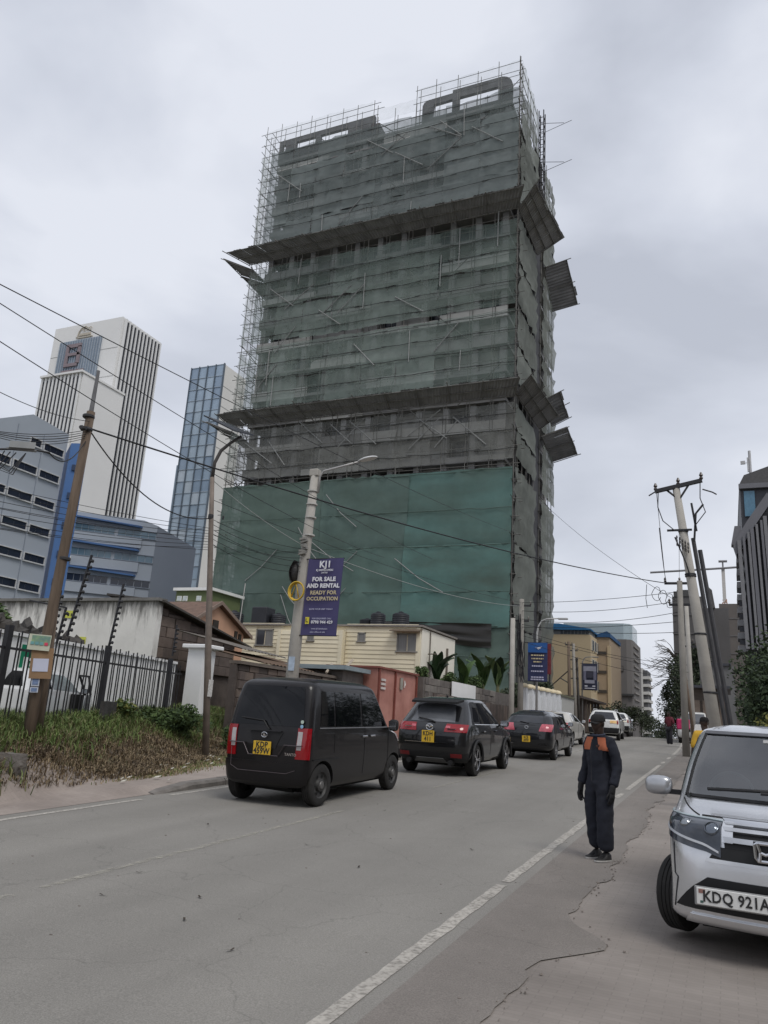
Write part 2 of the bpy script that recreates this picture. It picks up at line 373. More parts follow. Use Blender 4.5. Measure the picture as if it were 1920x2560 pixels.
while len(dry) < 32000:
    y = R.uniform(6.5, 24); d = R.uniform(-.2, 2.75); P = F0 + FU * ((y - F0.y) / FU.y) + FN * d
    k = sstep(.1, .9, d + .5 * noise.noise(Vector((P.x, P.y, 0)))) * sstep(2.75, 2.3, d + .35 * noise.noise(Vector((P.x * 1.6, P.y * 1.6, 4))))
    if P.x > -9.75 + .2 * noise.noise(Vector((P.y, 5, 5))): k = 0
    if R.random() < k: dry.append((P.x, P.y, land(P.x, P.y), .15 + .08 * noise.noise(Vector((P.x, P.y, 8)))))
blades('dry_grass', 'cut brown dry grass heaped on the roadside bank', 'dry grass', dm, dry, .2, .008, 1.6)
low = []
while len(low) < 6000:
    y = R.uniform(7.5, 20); d = R.gauss(2.65, .25); P = F0 + FU * ((y - F0.y) / FU.y) + FN * d
    if P.x > -9.55: continue
    low.append((P.x, P.y, land(P.x, P.y), .07))
blades('verge_weeds', 'low weeds and litter along the edge of the left footway', 'weeds', [gm[1], gm[3], dm[2], dm[0]], low, .07, .009, .9)
# ------------------------------------------------------------ the tower being built, in scaffold and netting
conc = M('raw_concrete', (.30, .30, .30), rough=.9, var=.22, scale=.5, bump=.2)
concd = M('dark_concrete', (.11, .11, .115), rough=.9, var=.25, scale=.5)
lightwall = M('plaster_pale', (.62, .62, .60), rough=.9, var=.12, scale=.4)
darkglass = M('site_glass', (.035, .04, .05), rough=.12, var=.3, scale=.3, spec=.6)
pole_m = M('scaffold_pole', (.15, .145, .135), rough=.7, var=.35, scale=2)
TXL, TXR, TY, TYB, TBX0, TBX1, TYE = -48.9, -17.05, 66., 67.2, -47.7, -18.2, 83.2
tw = thing('tower_under_construction', 'tall concrete tower wrapped in scaffolding and green safety netting', 'building', (-33, 74, g(66)))
FL = [5 + 3.05 * k for k in range(21)]
for k, z in enumerate(FL + [67.25]):
    b = MB(); b.box((TBX0, TYB, z - .32), (TBX1, 88.4, z))
    sl_ = b.build('floor_slab', conc, tw)
    if 0 < k < 21:
        for x0, x1 in ((TBX0, -40.5), (-40.3, -33.5), (-33.3, -25.6), (-25.4, TBX1)):
            if (k * 7 + int(x0)) % 5 == 0: continue
            b = MB(); b.box((x0 + .02, TYB - .06, z - .36), (x1 - .02, TYB + .1, z + (.75 if (k + int(x0)) % 3 else .3))); b.build('balcony_upstand', lightwall if (k + int(x0)) % 2 else conc, sl_)
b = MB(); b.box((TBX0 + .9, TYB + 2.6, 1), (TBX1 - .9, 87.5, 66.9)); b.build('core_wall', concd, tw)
for x in [TBX0 + .5 + i * (TBX1 - TBX0 - 1) / 10 for i in range(11)]:
    b = MB(); b.box((x - .3, TYB + .25, 1), (x + .3, TYB + .95, 67)); b.build('column', conc, tw)
for y in (72., 77., 81.6, 86.5):
    b = MB(); b.box((TBX1 - .9, y, 1), (TBX1 - .25, y + .6, 67)); b.build('column', conc, tw)
# bays of windows and plastered walls, every one a piece of its own
def bay_win(wd, hh):
    b = MB(); b.box((-wd / 2, -.02, 0), (wd / 2, .04, hh))
    return b
mw = bpy.data.meshes.new('window'); 
def shared(name, mat, fn):
    b = MB(); fn(b); me = b.mesh(name); 
    for m in (mat if isinstance(mat, (list, tuple)) else [mat]): me.materials.append(m)
    return me
frame_m = M('window_frame_grey', (.28, .28, .27), var=.1)
def f_glass(b): b.box((-1.05, 0, 0), (1.05, .05, 2.0))
def f_frame(b):
    for x in (-1.1, -.02, 1.04): b.box((x, -.04, 0), (x + .07, .08, 2.06))
    b.box((-1.1, -.04, 2.0), (1.11, .08, 2.07)); b.box((-1.1, -.04, -.07), (1.11, .08, 0))
def f_wall(b): b.box((-1.42, 0, -.5), (1.42, .18, 2.5))
def f_wallwin(b): b.box((-1.42, 0, -.5), (-.55, .18, 2.5)); b.box((.4, 0, -.5), (1.42, .18, 2.5)); b.box((-.55, 0, -.5), (.4, .18, .5)); b.box((-.55, 0, 1.9), (.4, .18, 2.5))
me_g, me_f = shared('pane', darkglass, f_glass), shared('window', frame_m, f_frame)
me_w = [shared('wall_panel', lightwall, f_wall), shared('wall_panel', lightwall, f_wallwin), shared('wall_panel', conc, f_wall)]
TO = origin(tw)
bw = (TBX1 - TBX0 - 1) / 10
for k in range(1, 20):
    for i in range(10):
        x = TBX0 + .5 + (i + .5) * bw; z = FL[k] + .5
        white = 20 < z < 46 and i >= 6
        t = R.random()
        if t < (.25 if white else .6):
            o = link('window', me_f, tw); o.location = Vector((x, TYB + 1.5, z)) - TO; p = link('pane', me_g, o)
        else:
            o = link('wall_panel', me_w[0 if white or R.random() < .3 else (1 if R.random() < .4 else 2)], tw); o.location = Vector((x, TYB + 1.45, z)) - TO
for k in range(1, 20):  # side facing the road
    for y in (69.5, 74.6, 79.5, 84.5):
        o = link('wall_panel', me_w[2], tw); o.location = Vector((TBX1 - 1.0, y, FL[k] + .5)) - TO; o.rotation_euler = (0, 0, pi / 2)
# roof frames: left block with slots, right block with two openings and a rounded shoulder
b = MB(); x0, x1 = TBX0, -34.7
b.box((x0, TYB, 67.25), (x1, TYB + .4, 68.6)); b.box((x0, TYB, 69.6), (x1, TYB + .4, 70.25))
b.box((x0, TYB, 68.6), (x0 + .4, TYB + .4, 69.6)); b.box((x0 + .9, TYB, 68.6), (x0 + 2.4, TYB + .4, 69.6)); b.box((-42.6, TYB, 68.6), (-41.9, TYB + .4, 69.6)); b.box((-38.2, TYB, 68.6), (x1, TYB + .4, 69.6))
b.box((x1 - .5, TYB + 1.2, 67.25), (x1, TYE - 6, 70.25))
for i in range(13): b.box((-45.1 + i * .55, TYB + 1.0, 68.7), (-45.02 + i * .55, TYB + 1.1, 69.6))
b.build('roof_frame', concd, tw)
b = MB(); y0, y1 = TYB, TYB + .4
b.box((-28.7, y0, 67.25), (TBX1, y1, 67.75))
b.prism([(-28.7, y0, 67.75), (-27.5, y0, 67.75), (-27.3, y0, 69.5), (-25.1, y0, 69.55), (-25.1, y0, 70.35), (-28.0, y0, 70.3), (-28.5, y0, 70.1), (-28.7, y0, 69.7)], (0, .4, 0))
b.box((-25.1, y0, 67.75), (-24.3, y1, 69.55))
b.box((-25.1, y0, 69.55), (-24.3, y1, 70.75))
b.box((-24.3, y0, 69.55), (-19.7, y1, 70.75))
cr = [(-19.7 + 0, 70.75)] + [(-19.6 + 1.4 * sin(a), 69.35 + 1.4 * cos(a)) for a in [i * pi / 16 for i in range(9)]]
b.prism([(x, y0, z) for x, z in [(-19.7, 67.75)] + cr[:1] + cr[1:] + [(-18.2, 67.75)]][::-1], (0, .4, 0))
b.build('roof_frame', concd, tw)
b = MB(); b.box((-33.4, TYB + 3, 67.25), (-29.6, TYB + 5, 68.3)); b.build('stair_head', concd, tw)
# scaffold: standards, ledgers and braces
def scaffold(pts0, pts1, z0, z1, name, step=2.1, lift=1.75, seed=1, r=.04, rag=.9, diag=10, top=None):
    rr = random.Random(seed); b = MB(); A, B = Vector(pts0), Vector(pts1); L_ = (B - A).length; n = int(L_ / step) or 1
    for i in range(n + 1):
        p = A + (B - A) * i / n; zt = (top(p) if top else z1)
        b.tube([(p.x + rr.uniform(-.06, .06), p.y + rr.uniform(-.06, .06), z0), (p.x + rr.uniform(-.1, .1), p.y, zt + rr.uniform(.1, rag))], r, 4, False)
    zz = z0 + 1
    while zz < z1:
        seg = 12; 
        for s in range(max(1, int(L_ / seg))):
            ns = max(1, int(L_ / seg)); a = A + (B - A) * s / ns; c = A + (B - A) * (s + 1) / ns
            if top and zz > min(top(a), top(c)) + .1 and zz > top((a + c) / 2): continue
            e = (c - a).normalized() * rr.uniform(.2, .9)
            j = rr.uniform(-.12, .12)
            b.tube([(a.x - e.x, a.y - e.y, zz + j), (c.x + e.x, c.y + e.y, zz + rr.uniform(-.12, .12))], r, 4, False)
        zz += lift
    for i in range(diag):
        t = rr.random(); p = A + (B - A) * t; q = A + (B - A) * min(1, max(0, t + rr.choice((-1, 1)) * 4.5 / L_)); z = rr.uniform(z0, z1 - 5)
        b.tube([(p.x, p.y - .05, z), (q.x, q.y - .05, z + 4.2)], r * 1.3, 4, False)
    return tag(b.build(name, pole_m, tw), kind='stuff')
def ftop(p): return 69.6 if -34.2 < p.x < -28.9 else 70.9
for k_, (xa, xb, zt) in enumerate(((TXL, -34.2, 70.9), (-34.2, -28.9, 68.9), (-28.9, TXR, 70.9))):
    scaffold((xa, TY, 0), (xb, TY, 0), g(66), zt, 'scaffold_poles', seed=1 + k_, diag=12)
    scaffold((xa, TY + 1, 0), (xb, TY + 1, 0), g(66), zt, 'scaffold_poles', seed=12 + k_, diag=2)
scaffold((TXR, TY, 0), (TXR, 74., 0), g(66), 71, 'scaffold_poles', step=1.6, seed=3, diag=6)
scaffold((TXR, 77., 0), (TXR, TYE, 0), g(66), 67, 'scaffold_poles', step=1.6, seed=4, diag=6)
scaffold((TXL, TY, 0), (TXL, TYE, 0), g(66), 70.9, 'scaffold_poles', step=1.7, lift=1.3, seed=5, diag=30)
scaffold((TXL + 1.1, TY + .4, 0), (TXL + 1.1, TYE, 0), g(66), 70.9, 'scaffold_poles', step=1.7, lift=1.3, seed=6, diag=26)
scaffold((TBX0, TYB + 3, 0), (TBX1, TYB + 3, 0), 67, 70.6, 'scaffold_poles', step=1.2, lift=.8, seed=7, diag=0, top=ftop)
scaffold((-34.7, TYB + 6, 0), (-28.7, TYB + 6, 0), 67, 69.6, 'scaffold_poles', step=1.2, lift=.8, seed=8, diag=0)
# dark outer ledgers and pale braces lashed over the netting
led = MB(); rl = random.Random(31); z = 26.6
while z < 67:
    if not (30.5 < z < 33.2 or 50.8 < z < 53.4):
        n_ = 9
        for s_ in range(n_):
            xa, xb = lerp(TXL + .8, TXR, s_ / n_), lerp(TXL + .8, TXR, (s_ + 1) / n_); led.tube([(xa - .3, TY - .34, z + rl.uniform(-.1, .1)), ((xa + xb) / 2, TY - .36, z + rl.uniform(-.12, .06)), (xb + .3, TY - .34, z + rl.uniform(-.1, .1))], .035, 4, False)
    z += 1.75
tag(led.build('ledger_poles', M('ledger_dark', (.05, .052, .052), var=.4), tw), kind='stuff')
for k_ in range(30):
    xa = rl.uniform(TXL + 2, TXR - 5); za = rl.choice((rl.uniform(26, 29), rl.uniform(33.5, 47), rl.uniform(53.5, 63))); dx = rl.choice((-1, 1)) * rl.uniform(2.2, 3.8); b = MB(); b.tube([(xa, TY - .36, za + rl.uniform(2.2, 3.2)), (xa + dx, TY - .36, za)], .055, 4, False); b.build('brace_pole', M('brace_pale', (.26, .265, .26), var=.25), tw)
for k_ in range(16):
    xa = rl.uniform(TXL + 2, TXR - 1); za = rl.uniform(33.5, 63); b = MB(); b.tube([(xa, TY - .36, za), (xa + rl.uniform(-.1, .1), TY - .36, za + rl.uniform(2, 4.5))], .05, 4, False); b.build('brace_pole', M('brace_pale'), tw)
# netting
def netmat(key, c, lo, hi, sc_=.22): return M(key, c, rough=.95, var=.22, scale=.16, alpha=1, hole=(1.4, lo, hi), spec=.1, stretch=(1, 1, 2.2))
NETS = {'low': [netmat('net_teal_%d' % k, c, .92, 1.0) for k, c in enumerate(((.095, .175, .162), (.095, .165, .152), (.092, .158, .146)))], 'low2': [netmat('net_green_%d' % k, c, .9, 1.0) for k, c in enumerate(((.10, .155, .14), (.098, .142, .13)))], 'low3': [netmat('net_greygreen_%d' % k, c, .9, 1.0) for k, c in enumerate(((.105, .145, .128), (.095, .13, .118)))],
        'mid': [netmat('net_mid_%d' % k, (.178 + .010 * k, .220 + .010 * k, .197 + .010 * k), a, a + .16) for k, a in enumerate((.34, .42, .50, .56))], 'brown': [netmat('net_dusty_%d' % k, (.205, .208, .194), a, a + .14) for k, a in enumerate((.28, .42, .52))],
        'up': [netmat('net_up_%d' % k, (.168 + .006 * k, .194 + .006 * k, .190 + .006 * k), a, a + .14) for k, a in enumerate((.48, .55, .62, .67))], 'top': [netmat('net_top', (.42, .46, .46), .08, .2)], 'side': [netmat('net_side_%d' % k, (.175, .188, .172), a, a + .15) for k, a in enumerate((.68, .78, .86))], 'edge': [netmat('net_edge', (.34, .38, .35), .05, .5)]}
for k_ in ('low', 'low2', 'low3'):
    for m_ in NETS[k_]:
        for nd in m_.node_tree.nodes:
            if nd.type == 'VALTORGB': nd.color_ramp.elements[0].color = (.09, .125, .108, 1); nd.color_ramp.elements[0].position = .3; nd.color_ramp.elements[1].position = .66
            if nd.type == 'TEX_NOISE' and abs(nd.inputs['Scale'].default_value - .16) < .01: nd.inputs['Detail'].default_value = 9
            if nd.type == 'MAPPING': nd.inputs['Scale'].default_value = (.8, 1, 1.9)
def net(x0, x1, y0, y1, z0, z1, mat, out, seed, sag=.16, nm='net_panel'):
    b = MB(); nu = max(4, int(hypot(x1 - x0, y1 - y0) / .7)); nv = max(3, int((z1 - z0) / .7))
    def fn(u, v):
        z = lerp(z0, z1, v); P = Vector((lerp(x0, x1, u), lerp(y0, y1, u), z))
        lft = ((z - 1.6) % 1.75) / 1.75
        d = sag * (sin(pi * lft) * .8 + noise.noise(Vector((u * 9 + seed, z * .35, seed))) * 1.1) + sag * .35 * noise.noise(Vector((u * 40, z * 1.3, seed)))
        e = .22 * noise.noise(Vector((u * 14, seed, 0))) if v in (0, 1) else 0
        return (P.x + out[0] * d, P.y + out[1] * d, z + e)
    b.grid(fn, nu, nv); return b.build(nm, R.choice(mat), tw, smooth=True)
cols = [TXL + 1.3, -44.6, -41.2, -37.5, -33.4, -29.4, -25.2, -21.2, TXR]
rows = [(4.5, 10.2, 'low'), (10.0, 17.6, 'low'), (17.4, 24.8, 'low'), (25.6, 28.3, 'brown'), (28.2, 31.2, 'brown'), (33, 37, 'mid'), (36.9, 41.0, 'mid'), (41.7, 46, 'mid'), (45.9, 51.2, 'mid'), (52.9, 57, 'up'), (56.9, 61.5, 'up'), (61.4, 64.6, 'up'), (64.5, 67.2, 'up')]
sd = 0
for z0, z1, k in rows:
    if k == 'low':
        for xa, xb, kk in (((cols[0], -36.4, 'low3'), (-36.6, -27.2, 'low2'), (-27.4, TXR, 'low')) if z0 > 9 else ((cols[0], -30.0, 'low2'), (-30.3, TXR, 'low3'))):
            sd += 1; net(xa, xb, TY - .12 - .05 * (sd % 2), TY - .12 - .05 * (sd % 2), z0, z1, NETS[kk], (0, -1), sd, sag=.24)
        net(TXL, cols[0], TY - .1, TY - .1, z0, z1, NETS['low3'], (0, -1), sd + 50); continue
    for i in range(8):
        sd += 1; kk = k
        if k == 'low': kk = ('low3', 'low3', 'low2', 'low2', 'low2', 'low', 'low', 'low')[i] if z0 > 9 else ('low3', 'low2', 'low2', 'low', 'low3', 'low2', 'low2', 'low3')[i]
        dz = .5 * R.uniform(-1, 1) if k in ('mid', 'up') else 0
        if z0 == 4.5 and i == 3: z0b = 5.6
        net(cols[i], cols[i + 1], TY - .12, TY - .12, z0 + (0 if k == 'low' else dz * .4), z1 + dz * .3, NETS[kk], (0, -1), sd, sag=.42 if k == 'low' else .2)
    net(TXL, cols[0], TY - .1, TY - .1, z0, z1, NETS['low3' if k == 'low' else 'edge'], (0, -1), sd + 50)
for x0, x1 in ((TXL, -34.4), (-28.7, TXR)): net(x0, x1, TY - .1, TY - .1, 67.3, 70.9, NETS['top'], (0, -1), 91 + x0, sag=.08)
net(-34.4, -28.7, TY - .1, TY - .1, 67.9, 69.6, NETS['top'], (0, -1), 77, sag=.08)
for z0, z1, k in rows:
    net(TXR + .1, TXR + .1, TY, 74., z0 + .3, z1, NETS['side'], (1, 0), sd + 3, sag=.3); sd += 1
    net(TXR + .1, TXR + .1, 77., TYE, z0, z1 if z1 < 66 else 66.5, NETS['side'], (1, 0), sd + 9, sag=.3)
    net(TXL - .1, TXL - .1, TY, TYE, z0, z1, NETS['edge'], (-1, 0), sd + 11, sag=.2)
net(TXR + .1, TXR + .1, TY, 74, 67.5, 70.9, NETS['edge'], (1, 0), 300, sag=.2)
# ropes and seams on the lower netting
rp2 = random.Random(12)
for z in (7.4, 10.1, 13.2, 17.5, 20.9, 24.6):
    b = MB(); b.tube([(lerp(TXL + .3, TXR, i / 24), TY - .38, z + .12 * noise.noise(Vector((i * .7, z, 0)))) for i in range(25)], .035, 4, False); b.build('net_seam', NETS['low3'][1], tw)
for k in range(9):
    x = rp2.uniform(TXL + 2, TXR - 4); z = rp2.uniform(6, 20); b = MB(); dx = rp2.choice((-1, 1)) * rp2.uniform(2, 5); dz = rp2.uniform(2, 5)
    b.tube([(x, TY - .42, z), (x + dx * .5, TY - .44, z + dz * .42), (x + dx, TY - .42, z + dz)], .04, 4, False); b.build('tension_rope', conc, tw)
# plastic sheeting at the foot of the netting
b = MB(); b.grid(lambda u, v: (lerp(-31, -18.6, u), TY - .5 + .3 * noise.noise(Vector((u * 3, v * 6, 2))), lerp(10.5 - u * .2, 9.1 - .6 * u + .3 * sin(u * 5), v)), 40, 10)
b.build('black_sheeting', M('black_plastic', (.03, .028, .026), rough=.45, var=.5, scale=.5, stretch=(.2, 1, 3)), tw, smooth=True)
b = MB(); b.box((-26.2, TY + .3, 1.2), (-18.6, TY + .5, 9.2)); b.build('hoarding', M('hoarding_green', (.05, .10, .085), var=.25, scale=.4), tw)
# corrugated catch fans
sheet_m = M('fan_sheet', (.235, .235, .245), rough=.7, var=.3, scale=.8, metal=.0)
def fan(A, B, C, D, n, rows_, seed, batten=True):  # A,B inner edge ; D,C outer edge
    rr = random.Random(seed); A, B, C, D = map(Vector, (A, B, C, D))
    ft = bpy.data.objects.new('catch_fan', None); col.objects.link(ft); ft.parent = tw
    nrm = (B - A).cross(D - A).normalized()
    if nrm.z > 0: nrm = -nrm
    for r_ in range(rows_):
        for i in range(n):
            j = rr.uniform(-.03, .03); u0, u1 = i / n, (i + 1.03) / n; v0, v1 = r_ / rows_, (r_ + 1.05) / rows_
            if r_ == rows_ - 1: v1 += rr.uniform(-.05, .06)
            def fn(u, v):
                U, V = lerp(u0, u1, u), lerp(v0, v1, v) + j * .3
                P = (A + (B - A) * U).lerp(D + (C - D) * U, V)
                return P + nrm * (.035 * cos(u * 2 * pi * 3) + .02 * (r_ % 2) + .02 * (i % 2) + j)
            b = MB(); b.grid(fn, 12, 2); b.build('sheet', sheet_m, ft)
    b = MB()
    for v in [k / rows_ for k in range(rows_ + 1)]:
        p, q = A.lerp(D, v) + nrm * .1, B.lerp(C, v) + nrm * .1; b.tube([p, q], .06, 5)
    m = max(2, int((B - A).length / 3))
    for i in range(m + 1): b.tube([A.lerp(B, i / m) + nrm * .16, D.lerp(C, i / m) + nrm * .16 + (D - A).normalized() * rr.uniform(.2, .8)], .05, 5)
    b.build('fan_pole', pole_m, ft)
fan((-49.2, 66, 52.45), (-17.0, 66, 52.6), (-15.9, 63.7, 53.2), (-50.9, 63.7, 53.0), 34, 2, 1)
fan((-49.0, 66, 32.0), (-17.0, 66, 32.0), (-16.0, 63.9, 32.8), (-49.6, 63.9, 32.7), 34, 2, 2)
fan((-17.0, 66.1, 52.7), (-17.0, 74.6, 52.6), (-14.3, 75.2, 54.5), (-14.9, 64.2, 53.6), 9, 3, 3)
fan((-17.0, 78.1, 53.1), (-17.0, 82.6, 49.9), (-14.1, 83.2, 50.7), (-14.5, 78.5, 53.9), 5, 1, 4)
fan((-17.0, 66.1, 32.4), (-17.0, 76.4, 32.6), (-15.0, 76.6, 33.9), (-15.2, 64.4, 33.2), 10, 2, 5)
fan((-16.8, 77.2, 36.2), (-16.6, 81, 34.6), (-14.8, 81, 35.4), (-15.0, 77.2, 37.0), 3, 1, 6)
fan((-17.0, 77.6, 32.2), (-17.0, 82.8, 30.9), (-14.2, 83, 31.7), (-14.5, 78.6, 33.4), 5, 1, 7)
fan((-48.9, 66.2, 51.9), (-48.9, 76, 51.6), (-51.6, 76, 52.4), (-51.8, 64.6, 52.9), 10, 1, 8)
fan((-48.9, 66.2, 31.4), (-48.9, 76, 31.2), (-51.2, 76, 31.8), (-51.4, 64.6, 32.3), 10, 1, 9)
# hoist mast on the road side
b = MB()
for x in (-17.05, -16.5):
    for y in (75.1, 75.9): b.tube([(x, y, 60), (x, y, 72.3)], .07, 5)
z = 2.
while z < 72.3:
    if z < 60: z += 1.05; continue
    for y in (75.1, 75.9): b.tube([(-17.05, y, z), (-16.5, y, z)], .05, 4)
    for x in (-17.05, -16.5): b.tube([(x, 75.1, z), (x, 75.9, z)], .05, 4)
    z += 1.05
for zz in (70.2, 64.8): b.tube([(-16.9, 75.5, zz - .9), (-13.3, 75.5, zz)], .035, 4); b.tube([(-16.9, 75.5, zz + .6), (-14.2, 75.5, zz - .1)], .035, 4)
b.build('hoist_mast', M('mast_steel', (.05, .05, .055), var=.2), tw)
b = MB(); b.box((-17.3, 73.9, 2), (-17.12, 77.15, 66.3)); b.build('gap_shade_sheet', M('gap_shade_sheet', (.045, .045, .05), var=.4, scale=.4), tw)  # near-black sheet standing in for the shade of the gap between nets

# ------------------------------------------------------------ striped white tower
whitec = M('white_cladding', (.72, .715, .70), rough=.7, var=.06, scale=.1)
fin_m = M('white_fin', (.70, .70, .69), rough=.6, var=.05)
darkst = M('dark_glazing', (.018, .021, .03), rough=.25, var=.2, scale=.2)
st = thing('striped_office_tower', 'tall white office tower with black vertical stripes down its right side', 'building', (-116, 110, 0))
b = MB(); b.box((-125.4, 104.8, 0), (-107.3, 116.4, 76.3)); b.build('wall', whitec, st)
b = MB(); b.box((-107.28, 105.5, 0), (-107.0, 116.2, 75.6)); b.build('glazing', darkst, st)
for i in range(11):
    y = 105.35 + i * 1.04; b = MB(); b.box((-107.25, y, 0), (-106.75, y + .34, 76.0 - .02 * i)); b.build('fin', fin_m, st)
for k in range(9):
    z = 20 + k * 6.2; b = MB(); b.box((-125.3, 104.74, z), (-107.4, 104.8, z + .06)); b.build('cladding_joint', M('joint', (.4, .4, .39)), st)
b = MB(); b.box((-123.0, 104.5, 55), (-111.9, 104.78, 72.6)); sg = b.build('glass_panel', M('panel_bluegrey', (.20, .25, .31), rough=.3, var=.15, scale=.5, stretch=(2, 1, .2)), st)
for i in range(17): b = MB(); b.box((-122.9 + i * .68, 104.35, 55), (-122.75 + i * .68, 104.5, 72.5)); b.build('mullion', M('panel_rib', (.32, .36, .41)), sg)
red = M('faded_red_sign', (.235, .19, .205), var=.2)
b = MB()
for (x0, x1, z0, z1) in ((-120.6, -119.8, 66.6, 71.6), (-119.8, -116.6, 70.8, 71.6), (-119.8, -116.8, 69, 69.6), (-117.4, -116.6, 67.2, 71), (-119.8, -117, 66.6, 67.3), (-120.9, -120.1, 61.3, 65.8), (-120.1, -117.6, 61.3, 62.1), (-120.1, -118.2, 63.2, 63.8), (-120.1, -117.6, 65, 65.8), (-117.1, -116.4, 61.3, 65.8), (-116.4, -115, 64.9, 65.7), (-115.6, -114.9, 61.5, 64.9), (-116.4, -115, 61.3, 62)): b.box((x0, 104.1, z0), (x1, 104.34, z1))
b.build('sign_lettering', red, sg)
b = MB(); gold = M('emblem_beige', (.45, .41, .34))
b.tube([(-118.9, 104.6, 73.2), (-118.6, 104.6, 73.3), (-118.4, 104.6, 74.4), (-117.8, 104.6, 75.2), (-116.6, 104.6, 75.5)], .13, 6)
b.box((-118.2, 104.55, 73.5), (-115.2, 104.78, 74.0)); b.box((-118.6, 104.55, 73.0), (-114.6, 104.78, 73.2))
for k in range(3): b.tube([(-117 + k * .8 + .35 * cos(a), 104.6, 74.9 + .35 * sin(a)) for a in [i * pi / 6 for i in range(11)]], .08, 5)
b.build('emblem', gold, st)
sm = thing('striped_annex_tower', 'lower white tower with black vertical stripes on its front face', 'building', (-108, 99, 0))
b = MB(); b.box((-113.6, 94.2, 0), (-103.6, 104.6, 58.6)); b.build('wall', whitec, sm)
b = MB(); b.box((-113.5, 94.0, 0), (-104.3, 94.22, 58.0)); b.build('glazing', darkst, sm)
for i in range(11): x = -113.6 + i * .93; b = MB(); b.box((x, 93.88, 0), (x + .42, 94.1, 58.6)); b.build('fin', fin_m, sm)
b = MB(); b.box((-113.7, 93.55, 58.6), (-103.4, 104.7, 59.0)); b.build('parapet', whitec, sm)
# ------------------------------------------------------------ glass tower
gt = thing('glass_office_tower', 'slim blue glass office tower with a plain white flank', 'building', (-108, 138, 0))
b = MB(); b.box((-113.3, 134.8, 0), (-103.9, 143.5, 79.4)); b.build('wall', M('white_flank', (.66, .65, .62), var=.06, scale=.1), gt)
b = MB(); b.box((-115.6, 136.5, 0), (-113.35, 143.5, 56)); b.build('side_block', M('side_glass_block', (.30, .38, .46), rough=.2, var=.1), gt)
gl = [M('tower_glass_%d' % i, c, rough=.12, var=.12, scale=.3, spec=.7) for i, c in enumerate(((.31, .40, .50), (.38, .47, .56), (.25, .33, .43), (.46, .53, .60)))]
mull = M('tower_mullion', (.10, .125, .155))
for j in range(27):
    for i in range(4):
        b = MB(); x0 = -113.25 + i * 2.35; z0 = 3 + j * 2.83
        b.box((x0 + .06, 134.55 + R.uniform(0, .06), z0 + .05), (x0 + 2.29, 134.79, z0 + 2.78)); b.build('pane', gl[R.choice((0, 0, 1, 1, 2, 3)) if j < 20 else R.choice((0, 2, 0, 1))], gt)
for i in range(5): b = MB(); x = -113.3 + i * 2.35; b.box((x - .09, 134.3, 2), (x + .09, 134.8, 79.6)); b.build('mullion', mull, gt)
for j in range(28): b = MB(); z = 3 + j * 2.83; b.box((-113.3, 134.45, z - .07), (-103.9, 134.56, z + .07)); b.build('transom', M('tower_transom', (.36, .42, .48)), gt)
for k in range(4): b = MB(); b.box((-103.9, 134.8, 74 - k * 5), (-103.84, 143.4, 74.12 - k * 5)); b.build('cladding_joint', MT['joint'], gt)

# ------------------------------------------------------------ grey and blue office block
grey = M('office_grey', (.36, .40, .455), rough=.8, var=.06, scale=.15)
greyd = M('office_dark', (.24, .272, .325), rough=.8, var=.06, scale=.15)
blue = M('office_blue', (.065, .145, .33), rough=.7, var=.1, scale=.2)
wing = M('window_navy', (.02, .027, .045), rough=.1, var=.3, scale=.4, spec=.6); wing2 = M('window_teal', (.10, .165, .22), rough=.12, var=.25, scale=.4, spec=.6)
wfr = M('office_frame', (.55, .56, .57))
of = thing('office_block', 'grey office block with ribbon windows beside a blue stair tower', 'building', (-66, 60, 0))
b = MB(); b.prism([(-63.7, 46, 0), (-63.7, 57.4, 0), (-63.7, 57.4, 29.2), (-63.7, 52.5, 29.6), (-63.7, 48.8, 27.7), (-63.7, 46, 26.5)], (-9, 0, 0)); b.build('wall', grey, of)
def owin(y0, y1, z0, z1, panes, par, X=-63.7):
    f = MB(); f.box((X - .05, y0 - .06, z1), (X + .16, y1 + .06, z1 + .09)); f.box((X - .05, y0 - .06, z0 - .12), (X + .22, y1 + .06, z0)); f.box((X - .05, y0 - .08, z0), (X + .16, y0, z1)); f.box((X - .05, y1, z0), (X + .16, y1 + .08, z1))
    fo = f.build('window', wfr, par); n = panes
    for i in range(n):
        a = lerp(y0, y1, i / n); c = lerp(y0, y1, (i + 1) / n); q = MB(); q.box((X - .03, a + .03, z0), (X + .06, c - .03, z1)); q.build('pane', wing, fo)
for k in range(6):
    z1 = 27.2 - 2.9 * k
    owin(51.2 - .02 * k if k > 0 else 52.7, 54.05, z1 - .75, z1, 2, of); owin(54.45, 57.0, z1 - .78, z1 - .04, 3, of)
    owin(47.6, 50.8, z1 - .75 - (.0), z1, 3, of) if k > 0 else None
for y in (54.25, 51.0): b = MB(); b.box((-63.68, y - .03, 8), (-63.64, y + .03, 28)); b.build('wall_joint', greyd, of)
b = MB(); b.prism([(-63.2, 57.45, 0), (-61.75, 58.5, 0), (-61.75, 58.5, 28.4), (-63.2, 57.45, 28.2)], (-4, 3, 0)); bt = b.build('stair_tower', blue, of)
for z in (25.5, 22.4, 19.2, 16.1, 13.2):
    b = MB(); b.obox((-62.55, 57.9, z), (.25, .18, 0), (.09, -.12, 0), (0, 0, .32)); b.build('window', M('stair_window', (.03, .05, .1)), bt)
